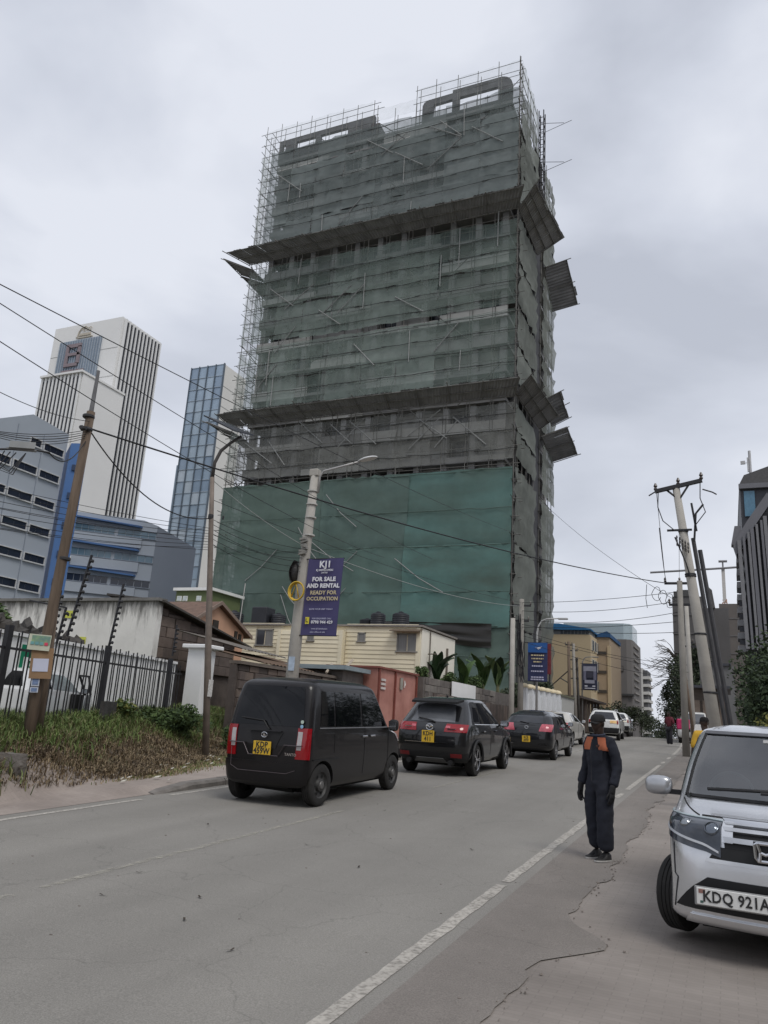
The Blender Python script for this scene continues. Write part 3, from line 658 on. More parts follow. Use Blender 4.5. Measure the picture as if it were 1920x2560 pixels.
# angled wing with blue ledges
D = Vector((6.3, 5.9, 0)).normalized(); Nn = Vector((D.y, -D.x, 0)); P0 = Vector((-76.5, 72.2, 0))
def pp(s, o, z): q = P0 + D * s + Nn * o; return (q.x, q.y, z)
b = MB(); b.prism([pp(-1, 0, 0), pp(10.4, 0, 0), pp(10.4, 0, 24.8), pp(8.6, 0, 25.3), pp(-1, 0, 25.3)], -Nn * 8); b.build('wall', grey, of)
b = MB(); e = Vector((.05, 8.5, 0)); q0 = Vector(pp(10.42, -.02, 0)); b.prism([q0, q0 + e, q0 + e + Vector((0, 0, 23.6)), q0 + Vector((0, 0, 24.8))], (-5, -.3, 0)); b.build('flank', greyd, of)
for k, zt in enumerate((23.75, 20.55, 17.2)):
    bl = MB(); bl.prism([pp(-.3, 0, zt + .75), pp(-.3, .7, zt + .75), pp(8.2, .75, zt + .45 - .05), pp(8.5, 0, zt + .45)], (0, 0, .22)); bl.build('ledge', blue, of)
    for s0, s1, n in ((.2, 5.1, 6), (5.5, 10.35, 5)):
        f = MB(); 
        for zz in (zt - .95, zt + .02):
            f.prism([pp(s0 - .1, -.05, zz), pp(s1 + .1, -.05, zz), pp(s1 + .1, .16, zz), pp(s0 - .1, .16, zz)], (0, 0, .08))
        fo = f.build('window', greyd, of)
        for i in range(n):
            a, c = lerp(s0, s1, i / n) + .03, lerp(s0, s1, (i + 1) / n) - .03
            q = MB(); q.prism([pp(a, -.04, zt - .87), pp(c, -.04, zt - .87), pp(c, .06, zt - .87), pp(a, .06, zt - .87)], (0, 0, .89)); q.build('pane', wing2 if k < 2 else wing, fo)
    up = MB(); up.prism([pp(-.5, 0, zt - 2.3), pp(8.7, 0, zt - 2.3), pp(8.6, .28, zt - 2.3), pp(-.5, .28, zt - 2.3)], (0, 0, 1.25)); up.build('balcony_front', grey, of)
ac = MB(); ac.obox(pp(-.1, .6, 18.9), D * .45, Nn * .2, (0, 0, .32)); ac.build('air_conditioner', whitec, of)
# ------------------------------------------------------------ low buildings on the left
stain = M('stained_white_wall', (.70, .685, .65), rough=.9, var=.10, scale=1.2, bump=.25, bscale=9)
def add_stain(m, topz, c=(.16, .155, .145), depth=1.6):
    n, l = m.node_tree.nodes, m.node_tree.links; b = n['Principled BSDF']
    geo = n.new('ShaderNodeNewGeometry'); sp = n.new('ShaderNodeSeparateXYZ'); l.new(geo.outputs['Position'], sp.inputs[0])
    mr = n.new('ShaderNodeMapRange'); mr.inputs['From Min'].default_value = topz - depth; mr.inputs['From Max'].default_value = topz; l.new(sp.outputs['Z'], mr.inputs['Value'])
    mpn = n.new('ShaderNodeMapping'); mpn.inputs['Scale'].default_value = (3.2, 3.2, .5); l.new(geo.outputs['Position'], mpn.inputs['Vector'])
    nz = n.new('ShaderNodeTexNoise'); nz.inputs['Scale'].default_value = 1.4; nz.inputs['Detail'].default_value = 7; nz.inputs['Roughness'].default_value = .7; l.new(mpn.outputs['Vector'], nz.inputs['Vector'])
    pw = n.new('ShaderNodeMath'); pw.operation = 'POWER'; pw.inputs[1].default_value = 1.6; l.new(mr.outputs['Result'], pw.inputs[0])
    mu = n.new('ShaderNodeMath'); mu.operation = 'ADD'; l.new(nz.outputs['Fac'], mu.inputs[0])
    m2 = n.new('ShaderNodeMath'); m2.operation = 'MULTIPLY'; m2.inputs[1].default_value = .42; l.new(pw.outputs[0], m2.inputs[0]); l.new(m2.outputs[0], mu.inputs[1])
    r = n.new('ShaderNodeMapRange'); r.inputs['From Min'].default_value = .60; r.inputs['From Max'].default_value = .85; l.new(mu.outputs[0], r.inputs['Value'])
    mix = n.new('ShaderNodeMixRGB'); src = b.inputs['Base Color'].links[0].from_socket
    l.new(r.outputs['Result'], mix.inputs['Fac']); l.new(src, mix.inputs['Color1']); mix.inputs['Color2'].default_value = (*c, 1); l.new(mix.outputs['Color'], b.inputs['Base Color'])
add_stain(stain, 5.75)
brown = [M('brown_block_%d' % i, c, rough=.95, var=.25, scale=2.5, bump=.6, bscale=18) for i, c in enumerate(((.135, .105, .09), (.11, .088, .078), (.16, .125, .105), (.09, .074, .066)))]
rust = M('rusty_roof', (.12, .08, .055), rough=.9, var=.4, scale=2, bump=.3)
sh = thing('workshop_shed', 'old shed with a stained white gable wall and brown block side', 'building', (-24, 26, .8))
b = MB(); b.box((-34, 23.6, .5), (-19.95, 23.9, 5.6)); 
b.build('gable_wall', stain, sh)
b = MB(); b.box((-34, 23.5, 5.6), (-19.85, 24.0, 5.72)); b.build('coping', M('grimy_coping', (.17, .165, .155), var=.4, scale=3), sh)
b = MB(); b.prism([(-20.2, 23.92, .5), (-20.2, 29.2, .5), (-20.2, 29.2, 4.55), (-20.2, 23.92, 5.5)], (-.3, 0, 0)); b.build('side_wall', brown[3], sh)
def courses(par, X, y0, y1, z0, topf, bw_, bh, out=.03, thick=.2, gap=.012, mats=brown, seed=3, wob_=.012):
    rr = random.Random(seed); z = z0; r_ = 0
    while z < max(topf(y0), topf(y1)) - .05:
        y = y0 - (bw_ / 2 if r_ % 2 else 0)
        while y < y1:
            a, c = max(y, y0), min(y + bw_, y1); zt = min(z + bh - gap, topf(a) - .02, topf(c) - .02)
            if c - a > .08 and zt - z > .06:
                b = MB(); o = out + rr.uniform(-wob_, wob_); b.bevbox((X - thick, a + gap / 2, z), (X + o, c - gap / 2, zt), .012)
                b.build('block', rr.choice(mats), par)
            y += bw_ * rr.uniform(.93, 1.07)
        z += bh; r_ += 1
courses(sh, -20.1, 23.95, 29.2, 3.1, lambda y: 5.5 - (y - 23.9) * .18, .95, .40, mats=brown[:3])
b = MB(); b.prism([(-19.7, 23.7, 5.56), (-19.7, 30.0, 4.45), (-19.7, 30.0, 4.52), (-19.7, 23.7, 5.64)], (-3, 0, .3)); b.build('roof', M('shed_roof', (.06, .055, .05), var=.3), sh)
yel = M('poster_yellow', (.58, .60, .10), var=.12, scale=6)
for (x, z) in ((-24.35, 5.05), (-23.55, 4.0)):
    b = MB(); b.box((x - .24, 23.565, z - .14), (x + .24, 23.585, z + .16)); ps = tag(b.build('poster', yel), 'yellow poster %s on the stained white wall' % ('higher up' if z > 4.5 else 'lower down'), 'poster', 'yellow posters on the white wall')
    for (dx, w_) in ((-.12, .1), (.06, .05), (.15, .06)):
        q = MB(); q.box((x + dx, 23.555, z - .06), (x + dx + w_, 23.564, z + .05)); q.build('print', M('ink', (.03, .03, .03)), ps)
# scrubby tree at far left in front of the shed
leafm = [M('leaf_a', (.055, .092, .028), var=.35, scale=3), M('leaf_b', (.085, .13, .04), var=.35, scale=3), M('leaf_c', (.034, .06, .02), var=.35, scale=3), M('leaf_y', (.15, .16, .04), var=.3, scale=3)]
def crown(b, centre, rad, n, size, seed, mats=3, lumps=9, squash=1., fill=.35):
    rr = random.Random(seed); C = Vector(centre); Rv = Vector(rad); L_ = []
    for i in range(lumps):
        d = Vector((rr.gauss(0, 1), rr.gauss(0, 1), rr.gauss(0, 1))).normalized(); k = rr.uniform(.25, .78)
        L_.append((Vector((C.x + d.x * Rv.x * k, C.y + d.y * Rv.y * k, C.z + d.z * Rv.z * k)), rr.uniform(.3, .55)))
    for i in range(n):
        c, k = rr.choice(L_); d = Vector((rr.gauss(0, 1), rr.gauss(0, 1), rr.gauss(0, 1))).normalized() * (rr.random() ** fill)
        p = c + Vector((d.x * Rv.x * k, d.y * Rv.y * k, d.z * Rv.z * k))
        u = Vector((rr.gauss(0, 1), rr.gauss(0, 1), rr.gauss(0, .7))).normalized(); v = u.cross(Vector((rr.gauss(0, 1), rr.gauss(0, 1), rr.gauss(0, 1)))).normalized()
        s_ = size * rr.uniform(.5, 1.3); b.cm = rr.randrange(mats)
        b.add([p - u * s_, p + v * s_ * .45, p + u * s_, p - v * s_ * .45], [(0, 1, 2, 3)])
def tree(name, label, cat, base, h, rad, n, size, seed, mats=leafm, nm=3, tr=.14, group=None, lumps=12, zc=.66, limbs=6, trunkm=None):
    t = thing(name, label, cat, base, 0, group); rr = random.Random(seed); B = Vector(base)
    bk = trunkm or M('bark', (.09, .075, .06), var=.3, scale=6, bump=.5); b = MB()
    top = B + Vector((rr.uniform(-.2, .2), rr.uniform(-.2, .2), h * zc)); b.tube([B - Vector((0, 0, .2)), B.lerp(top, .5) + Vector((rr.uniform(-.1, .1), 0, 0)), top], [tr, tr * .75, tr * .4], 8)
    for i in range(limbs):
        s0 = B.lerp(top, rr.uniform(.45, .95)); a = rr.uniform(0, 2 * pi); e = s0 + Vector((cos(a) * rad[0] * .75, sin(a) * rad[1] * .75, h * rr.uniform(.08, .3)))
        b.tube([s0, s0.lerp(e, .5) + Vector((0, 0, .12 * h * rr.random())), e], [tr * .4, tr * .25, tr * .08], 5)
    b.build('trunk', bk, t, smooth=True); b = MB(); crown(b, (top.x, top.y, B.z + h - rad[2] * .85), rad, n, size, seed + 1, nm, lumps); b.build('crown', mats[:nm], t)
    return t
tree('small_tree', 'leafy green shrub tree behind the fence at the far left edge', 'tree', (-21.0, 16.5, 1.3), 3.2, (1.5, 1.4, 1.2), 4200, .11, 21)
# white compound wall, its gate pillar, green notice
wpaint = M('white_wall_paint', (.80, .80, .79), rough=.85, var=.07, scale=1.0, bump=.12)
cw = thing('compound_wall', 'clean white boundary wall with a flat coping behind the steel fence', 'wall', (-18, 16, 1.2))
Q0, Q1 = F0 - FN * 2.6 - FU * 3.4, F1 - FN * .55 + FU * 1.0
uq = (Q1 - Q0).normalized(); nq = Vector((uq.y, -uq.x))
def wallseg(b, a, c, z0, z1, th):
    p = nq * th / 2; b.prism([(a.x - p.x, a.y - p.y, z0), (c.x - p.x, c.y - p.y, z0), (c.x + p.x, c.y + p.y, z0), (a.x + p.x, a.y + p.y, z0)], (0, 0, z1 - z0))
b = MB(); wallseg(b, Q0, Q1, .6, 3.02, .2); b.build('wall', wpaint, cw)
b = MB(); wallseg(b, Q0, Q1, 3.022, 3.1, .32); b.build('coping', wpaint, cw)
b = MB(); c = Q0.lerp(Q1, .497) + nq * .13; b.obox((c.x, c.y, 2.5), (uq.x * .33, uq.y * .33, 0), (nq.x * .02, nq.y * .02, 0), (0, 0, .36)); gs_ = tag(b.build('notice_board', M('notice_green', (.0, .17, .085), var=.15)), 'green notice board fixed to the white compound wall', 'sign')
b = MB(); 
for z, ww in ((2.67, .12), (2.55, .16), (2.43, .13)): d = c + nq * .03 + uq * .1; b.obox((d.x, d.y, z), (uq.x * ww, uq.y * ww, 0), (nq.x * .006, nq.y * .006, 0), (0, 0, .03))
d = c + nq * .03 - uq * .17; b.obox((d.x, d.y, 2.45), (uq.x * .1, uq.y * .1, 0), (nq.x * .006, nq.y * .006, 0), (0, 0, .14)); b.build('print', wpaint, gs_)
gp = thing('gate_pillar', 'square white gate pillar with a flat cap at the fence end', 'pillar', (-15.0, 20.1, 1.2))
b = MB(); b.box((-15.35, 19.85, .8), (-14.75, 20.45, 3.5)); b.build('shaft', wpaint, gp)
b = MB(); b.bevbox((-15.5, 19.7, 3.5), (-14.55, 20.6, 3.62), .02); b.build('cap', wpaint, gp)
# black steel fence, bar by bar
ironm = M('black_iron', (.022, .022, .025), rough=.55, var=.3, scale=5)
fe = thing('steel_fence', 'black steel bar fence along the top of the grass bank', 'fence', (F0.x, F0.y, 1.1))
FS = F0 - FU * 1.6; FE = F1 + FU * .25; FLn = (FE - FS).length
def fz(s): return 1.02 + .012 * s
nb = int(FLn / .19)
for i in range(nb):
    s = i * .19 + (.035 if i % 2 else -.02); P = FS + FU * s; z0 = fz(s); h_ = 1.86 + .05 * sin(i * 2.1) - (.1 if i > nb - 6 else 0)
    b = MB(); b.tube([(P.x, P.y, z0 - .2), (P.x + R.uniform(-.012, .012), P.y + R.uniform(-.012, .012), z0 + h_)], .016, 5); b.build('bar', ironm, fe)
for hz in (.25, 1.52):
    b = MB(); b.obox(((FS.x + FE.x) / 2, (FS.y + FE.y) / 2, (fz(0) + fz(FLn)) / 2 + hz), (FU.x * FLn / 2, FU.y * FLn / 2, .006 * FLn), (FN.x * .012, FN.y * .012, 0), (0, 0, .022)); b.build('rail', ironm, fe)
for s in (1.75, 6.3, 11.0):
    P = FS + FU * s; b = MB(); b.box((P.x - .055, P.y - .055, fz(s) - .2), (P.x + .055, P.y + .055, fz(s) + 1.92)); b.build('post', ironm, fe)
# electric-fence brackets with insulators
def bracket(P, z0, h_, lean, lab, side=1, arm=None):
    t = thing('insulator_bracket', lab, 'bracket', (P[0], P[1], z0), 0, 'electric fence brackets'); b = MB()
    T = Vector((P[0] + lean[0], P[1] + lean[1], z0 + h_)); B_ = Vector((P[0], P[1], z0)); b.tube([B_, T], .03, 5); b.build('stem', ironm, t)
    n = int(h_ / .13)
    for i in range(1, n):
        q = B_.lerp(T, i / n); b = MB(); b.lathe([(.012, -.0), (.04, .02), (.028, .05), (.04, .08), (.012, .11)], (q.x, q.y, q.z), 'x' if side else 'y', 8); b.build('insulator', ironm, t)
    if arm: b = MB(); b.tube([T, T + Vector(arm)], .02, 5); b.build('arm', ironm, t)
def onf(s, o=0.): P = FS + FU * s + FN * o; return (P.x, P.y)
bracket(onf(4.05), 3.0, 1.75, (.22, .1), 'tall black insulator bracket against the left of the white gable wall')
bracket(onf(6.3), 2.95, 1.55, (.12, .05), 'tall black insulator bracket on the fence post near the middle')
bracket(onf(4.9, -.6), 2.9, .8, (.05, .05), 'short black insulator bracket with a side arm above the fence', arm=(-.7, -.4, .1))
bracket((-15.5, 19.3), 3.2, .95, (.02, .0), 'black insulator bracket beside the white gate pillar')
bracket(onf(4.4, -.5), 2.9, 1.1, (.05, .0), 'black insulator bracket half hidden behind the wooden pole')
# scrap heap on the compound wall
b = MB(); rr = random.Random(5)
for i in range(160):
    s = rr.gauss(.44, .09); q = Q0.lerp(Q1, s) - nq * rr.uniform(.3, 1.2); r_ = rr.uniform(.05, .22)
    b.obox((q.x, q.y, 3.05 + abs(rr.gauss(0, .22))), (r_, rr.uniform(-.1, .1), rr.uniform(-.1, .1)), (0, r_ * .5, .05), (rr.uniform(-.05, .05), 0, r_ * .4))
tag(b.build('scrap_heap', M('scrap', (.05, .045, .04), var=.6, scale=5)), 'dark heap of scrap metal piled behind the white wall', 'scrap', kind='stuff')
# long brown boundary wall, block by block, and the lean-to roofs behind it
bw1 = thing('block_wall', 'dark brown stone block wall running along the footway behind the van', 'wall', (-13.8, 24, .9))
b = MB(); b.box((-14.2, 20.5, .4), (-13.95, 30.2, 3.1)); b.build('wall_core', brown[3], bw1)
courses(bw1, -13.92, 20.6, 30.1, .75, lambda y: 3.12, .55, .27, out=.05, mats=brown, seed=9, wob_=.03)
b = MB(); b.box((-14.25, 20.5, 3.12), (-13.8, 30.2, 3.22)); b.build('coping', M('wall_coping', (.15, .125, .105), var=.3, scale=3, bump=.5), bw1)
def corr(name, A, B, C, D, n, mat, par, amp=.02):
    A, B, C, D = map(Vector, (A, B, C, D)); nr = (B - A).cross(D - A).normalized(); b = MB()
    b.grid(lambda u, v: (A.lerp(B, u)).lerp(D.lerp(C, u), v) + nr * amp * cos(u * n * 2 * pi), n * 6, 2); return b.build(name, mat, par)
lt = thing('lean_to_roofs', 'rusty corrugated lean-to roofs behind the brown wall', 'roof', (-16, 25, 3))
corr('roof_sheet', (-14.6, 23.0, 3.35), (-14.6, 28.5, 3.3), (-17.8, 28.5, 3.95), (-17.8, 23.0, 3.95), 22, rust, lt)
corr('roof_sheet', (-16.2, 24.0, 3.9), (-16.2, 27.3, 3.85), (-19.3, 27.3, 4.5), (-19.3, 24.0, 4.55), 14, M('grey_roof', (.14, .125, .11), var=.35, scale=2), lt)
b = MB(); b.box((-14.58, 23, 3.1), (-14.5, 28.6, 3.3)); b.build('gutter', M('gutter_dark', (.05, .055, .065)), lt)
corr('roof_sheet', (-14.1, 27.0, 3.3), (-14.0, 29.2, 3.25), (-16.0, 29.4, 3.7), (-16.0, 27, 3.7), 8, M('tan_roof', (.24, .16, .10), var=.35, scale=2), lt)
b = MB(); b.tube([(-13.9, 27.6, 3.3), (-14.2, 29.2, 4.0)], .06, 5); b.tube([(-14.0, 26.6, 3.3), (-14.2, 27.4, 3.7)], .05, 5); b.build('batten', M('pale_timber', (.4, .34, .27)), lt)
# red metal kiosk / container
cont = M('red_oxide_steel', (.38, .155, .12), rough=.65, var=.22, scale=.9, c2=(.44, .22, .18), bump=.15)
ct = thing('red_container', 'rust red steel container standing behind the brown wall', 'container', (-13.9, 31.4, .95))
b = MB(); b.box((-15.3, 29.25, .9), (-13.02, 33.6, 3.72)); b.build('body', cont, ct)
b = MB(); b.box((-15.4, 29.15, 3.722), (-12.92, 33.7, 3.8)); b.build('roof', M('container_roof', (.20, .065, .05), var=.3), ct)
for y in (29.27, 31.0, 33.5): b = MB(); b.box((-13.0, y, .9), (-12.93, y + .07, 3.7)); b.build('rib', M('container_rib', (.2, .06, .045)), ct)
b = MB(); b.box((-13.0, 31.6, 3.0), (-12.95, 31.85, 3.5)); b.build('meter_box', M('meter_grey', (.3, .29, .25)), ct)
for z in (2.9, 3.07, 3.24): b = MB(); b.box((-13.0, 29.55, z), (-12.97, 30.0, z + .09)); b.build('sticker', M('sticker_white', (.6, .55, .52)), ct)
b = MB(); b.tube([(-12.97, 32.05 + .1 * sin(a), 3.28 + .1 * cos(a)) for a in [i * pi / 8 for i in range(9)]], .03, 5); b.tube([(-12.97, 32.05, 3.1), (-12.97, 32.05, 3.4)], .03, 5); b.build('painted_letter', M('sticker_white'), ct)
sb = thing('block_kiosk', 'small grey block kiosk with a flat tin roof beside the red container', 'building', (-15, 28, .9))
b = MB(); b.box((-16.4, 27.2, .8), (-13.6, 29.1, 3.45)); b.build('wall', M('kiosk_block', (.15, .135, .125), var=.35, scale=3, bump=.5), sb)
b = MB(); b.box((-16.6, 26.8, 3.46), (-13.3, 29.15, 3.62)); b.build('roof', M('tin_roof', (.23, .28, .30), var=.15), sb)
# ------------------------------------------------------------ cream weatherboard house
cream = [M('cream_board_%d' % i, c, rough=.8, var=.07, scale=1.2, bump=.1) for i, c in enumerate(((.73, .655, .485), (.70, .63, .46), (.76, .69, .52)))]
ch = thing('cream_house', 'cream weatherboarded house with a flat roof below the green netting', 'building', (-19, 38, 1.1))
b = MB(); b.box((-24.5, 36.05, 1), (-13.9, 41.3, 6.25)); b.build('wall', cream[0], ch)
b = MB(); b.box((-13.88, 36.1, 1), (-13.8, 41.3, 6.2)); b.build('side_wall', M('cream_side', (.80, .76, .66), var=.05, scale=.8), ch)
def boards(x0, x1, Y, z0, z1, skip=()):
    z = z0
    while z < z1:
        segs = [(x0, x1)]
        for (a, c, d, e) in skip:
            if z + .2 > d and z < e:
                segs = [s for q in segs for s in ((q[0], min(q[1], a)), (max(q[0], c), q[1])) if s[1] - s[0] > .05]
        for a, c in segs:
            b = MB(); b.add([(a, Y - .035, z), (c, Y - .035, z), (c, Y - .008, z + .215), (a, Y - .008, z + .215), (a, Y + .02, z), (c, Y + .02, z), (c, Y + .02, z + .215), (a, Y + .02, z + .215)], [(0, 1, 2, 3), (4, 7, 6, 5), (0, 4, 5, 1), (3, 2, 6, 7), (0, 3, 7, 4), (1, 5, 6, 2)]); b.build('weatherboard', R.choice(cream), ch)
        z += .218
W1 = (-15.1, -14.0, 5.05, 5.92); W2 = (-23.45, -22.35, 5.2, 6.05); W3 = (-17.3, -16.85, 5.5, 5.95); W4 = (-20.0, -19.6, 5.45, 5.95)
boards(-24.4, -21.75, 36.03, 2.9, 6.2, [W2]); boards(-17.95, -13.98, 36.03, 2.9, 6.2, [W1, W3])
b = MB(); b.box((-21.72, 35.6, 1), (-18.0, 36.04, 6.0)); b.build('bay', cream[1], ch)
boards(-21.6, -18.1, 35.58, 2.9, 5.95, [W4])
for x, Y in ((-21.7, 35.56), (-18.05, 35.56), (-13.95, 36.0), (-24.45, 36.0)): b = MB(); b.box((x - .1, Y - .03, 2.8), (x + .1, Y + .08, 6.22 if Y > 35.8 else 6.0)); b.build('corner_board', cream[2], ch)
for i, (a, c, d, e) in enumerate((W1, W2, W3, W4)):
    Y = 35.58 if i == 3 else 36.03; b = MB()
    for x in (a, c - .06): b.box((x, Y - .05, d), (x + .06, Y + .08, e))
    b.box((a, Y - .05, e - .06), (c, Y + .08, e)); b.box((a - .05, Y - .09, d - .06), (c + .05, Y + .08, d)); fo = b.build('window', M('window_trim_grey', (.25, .24, .22)), ch)
    n = 2 if i < 2 else 1
    for k in range(n): b = MB(); b.box((lerp(a, c, k / n) + .04, Y - .01, d), (lerp(a, c, (k + 1) / n) - .03, Y + .03, e - .06)); b.build('pane', M('curtained_glass', (.20, .195, .185), rough=.3, var=.25, scale=3, stretch=(6, 1, .3)) if (i, k) != (1, 0) else M('site_glass'), fo)
b = MB(); b.prism([(-15.35, 35.55, 5.98), (-15.35, 36.05, 6.12), (-15.35, 36.05, 6.16), (-15.35, 35.55, 6.03)], (1.6, 0, 0)); b.build('window_hood', M('hood_brown', (.16, .12, .085), var=.3), ch)
b = MB(); b.box((-24.6, 35.9, 6.252), (-13.7, 41.4, 6.34)); b.build('roof', M('roof_edge', (.22, .2, .18), var=.3), ch)
b = MB(); b.tube([(-13.75, 37.2, 2), (-13.75, 37.2, 6.2)], .03, 5); b.tube([(-13.75, 39.9, 4), (-13.75, 39.9, 5.6)], .06, 5); b.tube([(-13.7, 36.8, 5.0), (-13.2, 36.6, 5.0)], .03, 5); b.build('downpipe', M('pipe_brown', (.14, .12, .1)), ch)
# water tanks on the roofs
tank_m = M('tank_black', (.022, .023, .028), rough=.5, var=.25, scale=2)
def tank(x, y, z, r, h_, lab, square=False):
    t = thing('water_tank', lab, 'water tank', (x, y, z), 0, 'black roof water tanks'); b = MB()
    if square: b.bevbox((x - r, y - r, z), (x + r, y + r, z + h_), .05); b.build('body', tank_m, t)
    else:
        pr = [(r * .98, 0)]; k = 6
        for i in range(k): pr += [(r, h_ * .8 * (i + .15) / k), (r, h_ * .8 * (i + .7) / k), (r * .965, h_ * .8 * (i + .85) / k)]
        pr += [(r * .98, h_ * .82), (r * .75, h_ * .92), (r * .3, h_ * .97)]
        b.lathe(pr, (x, y, z), 'z', 24); b.build('body', tank_m, t, auto=50)
        b = MB(); b.lathe([(r * .3, h_ * .96), (r * .3, h_ * 1.02), (r * .22, h_ * 1.05)], (x, y, z), 'z', 14); b.build('lid', tank_m, t)
tank(-26.4, 38, 6.36, .56, .95, 'squat black water tank above the peach gable')
tank(-24.4, 38, 6.36, .50, 1.15, 'square black water tank on the cream house roof', True)
tank(-23.5, 38.2, 6.36, .46, .85, 'round black water tank right beside the square tank')
tank(-17.55, 37.6, 6.36, .42, .5, 'low round black tank half behind the purple banner')
tank(-16.75, 37.2, 6.36, .40, .80, 'left one of two round black tanks above the small cream window')
tank(-15.45, 37.2, 6.36, .45, .80, 'domed black water tank above the hooded cream window')
b = MB(); b.tube([(-25.75, 37.6, 5.5), (-25.6, 37.6, 8.9)], .025, 5); tag(b.build('roof_aerial', M('pale_pipe', (.45, .44, .42))), 'thin pale aerial pole by the black roof tanks', 'aerial')
# peach gable
pg = thing('peach_house', 'peach plastered gable house with tiled roof between shed and cream house', 'building', (-23.5, 29.5, 1))
b = MB(); b.prism([(-21.5, 27.6, 1), (-21.5, 31.9, 1), (-21.5, 31.9, 5.3), (-21.5, 29.5, 6.36), (-21.5, 27.6, 5.3)], (-6, 0, 0)); b.build('wall', M('peach_plaster', (.50, .30, .20), var=.15, scale=1, bump=.15), pg)
tile = M('roof_tile', (.15, .095, .07), var=.35, scale=4, bump=.6)
b = MB(); b.prism([(-21.3, 32.2, 5.12), (-21.3, 29.5, 6.4), (-21.3, 29.5, 6.52), (-21.3, 32.25, 5.22)], (-6.4, 0, 0)); b.prism([(-21.3, 29.5, 6.4), (-21.3, 27.2, 5.1), (-21.3, 27.2, 5.22), (-21.3, 29.5, 6.52)], (-6.4, 0, 0)); b.build('roof', tile, pg)
b = MB(); b.prism([(-21.22, 32.3, 5.08), (-21.22, 29.5, 6.38), (-21.22, 29.5, 6.54), (-21.22, 32.3, 5.24)], (-.06, 0, 0)); b.prism([(-21.22, 29.5, 6.38), (-21.22, 27.1, 5.02), (-21.22, 27.1, 5.2), (-21.22, 29.5, 6.54)], (-.06, 0, 0)); b.build('bargeboard', M('bargeboard', (.2, .15, .12)), pg)
b = MB(); b.box((-21.52, 29.3, 5.3), (-21.44, 29.7, 5.65)); b.build('vent', M('vent_dark', (.03, .025, .02)), pg)
b = MB(); b.box((-21.52, 31.1, 5.0), (-21.44, 31.3, 5.35)); b.box((-21.52, 31.45, 4.9), (-21.44, 31.65, 5.25)); b.build('window', M('vent_dark'), pg)
# green house far behind
gh = thing('green_house', 'olive green flat-roofed house with a white roof edge and small white windows', 'building', (-47, 62, 1))
b = MB(); b.box((-48.7, 60, 1), (-44.6, 65, 12.5)); b.build('wall', M('olive_wall', (.13, .16, .075), var=.1, scale=.5), gh)
b = MB(); b.box((-48.9, 59.7, 12.5), (-44.3, 65.2, 12.78)); b.build('roof_edge', wpaint, gh)
b = MB(); b.box((-48.7, 59.7, 10.2), (-45.0, 59.98, 10.75)); b.build('band', M('cream_band', (.6, .6, .42)), gh)
for x in (-48.5, -47.8, -46.2): b = MB(); b.box((x, 59.93, 11.5), (x + .55, 59.99, 12.0)); fo = b.build('window', wpaint, gh); b = MB(); b.box((x + .08, 59.9, 11.56), (x + .47, 59.94, 11.94)); b.build('pane', M('pale_pane', (.55, .6, .6), rough=.2), fo)
# stone wall, fence and bananas right of the container
sw = thing('stone_wall', 'grey stone garden wall with plants behind it beyond the container', 'wall', (-12.8, 40, 1.2))
greys = [M('grey_stone_%d' % i, c, rough=.95, var=.3, scale=3, bump=.6) for i, c in enumerate(((.17, .15, .135), (.13, .115, .105), (.21, .19, .17)))]
b = MB(); b.box((-13.2, 33.8, .9), (-12.75, 50, 3.7)); b.build('wall_core', greys[1], sw)
courses(sw, -12.72, 34.0, 46.0, 2.4, lambda y: 3.75, .8, .33, mats=greys, seed=4, wob_=.03)
b = MB(); b.box((-12.62, 37.5, 2.9), (-12.58, 41.5, 3.75)); b.build('white_sheet', wpaint, sw)
fw_ = thing('dark_fence_wall', 'low dark brown plank fence in front of the stone wall', 'fence', (-12.1, 42, 1.2))
for i in range(40):
    y = 33.6 + i * .42; b = MB(); zt = 2.95 - .012 * i + .06 * R.random() + (g(y) - g(34)) * .8; b.box((-12.2, y, g(y) - .1), (-12.14 + .02 * R.random(), y + .40, zt)); b.build('plank', brown[R.choice((0, 1, 3))], fw_)
ban = M('banana_leaf', (.055, .10, .028), rough=.5, var=.35, scale=2); ban2 = M('banana_leaf_pale', (.14, .20, .085), rough=.5, var=.3, scale=2); ban3 = M('banana_leaf_dark', (.022, .045, .018), rough=.5, var=.3)
def banana(x, y, z, h_, n, seed, lab, mat):
    t = thing('banana_plant', lab, 'plant', (x, y, z), 0, 'banana plants behind the stone wall'); rr = random.Random(seed)
    b = MB(); b.tube([(x, y, z - 1), (x, y, z + .3)], [.14, .1], 7); b.build('stem', M('banana_stem', (.12, .12, .06)), t)
    for i in range(n):
        a = 2 * pi * i / n + rr.uniform(-.4, .4); L_ = h_ * rr.uniform(.75, 1.1); tilt = rr.uniform(.15, .8); wd = .20 * h_ / 1.3
        def fn(u, v):
            r = L_ * v; k = tilt * v ** 1.5; d = r * sin(k) * 1.1; up = r * cos(k); s_ = (u - .5) * 2 * wd * (sin(pi * (v * .92 + .04)) ** .6)
            fold = -abs(u - .5) * .15
            return (x + cos(a) * d - sin(a) * s_, y + sin(a) * d + cos(a) * s_, z + .2 + up + fold)
        b = MB(); b.grid(fn, 4, 9); b.build('leaf', mat if rr.random() < .75 else ban3, t, smooth=True)
banana(-13.4, 37.4, 3.5, 1.7, 8, 1, 'dark banana plant against the white side of the cream house', ban3)
banana(-13.5, 42.2, 3.6, 1.8, 6, 2, 'green banana plant in the middle of the garden wall', ban)
banana(-13.5, 46.0, 3.8, 2.0, 6, 3, 'bright banana plant with tall upright leaves near the pole', ban)
banana(-13.4, 49.0, 4.0, 2.2, 6, 4, 'pale drooping banana plant right behind the pole', ban2)
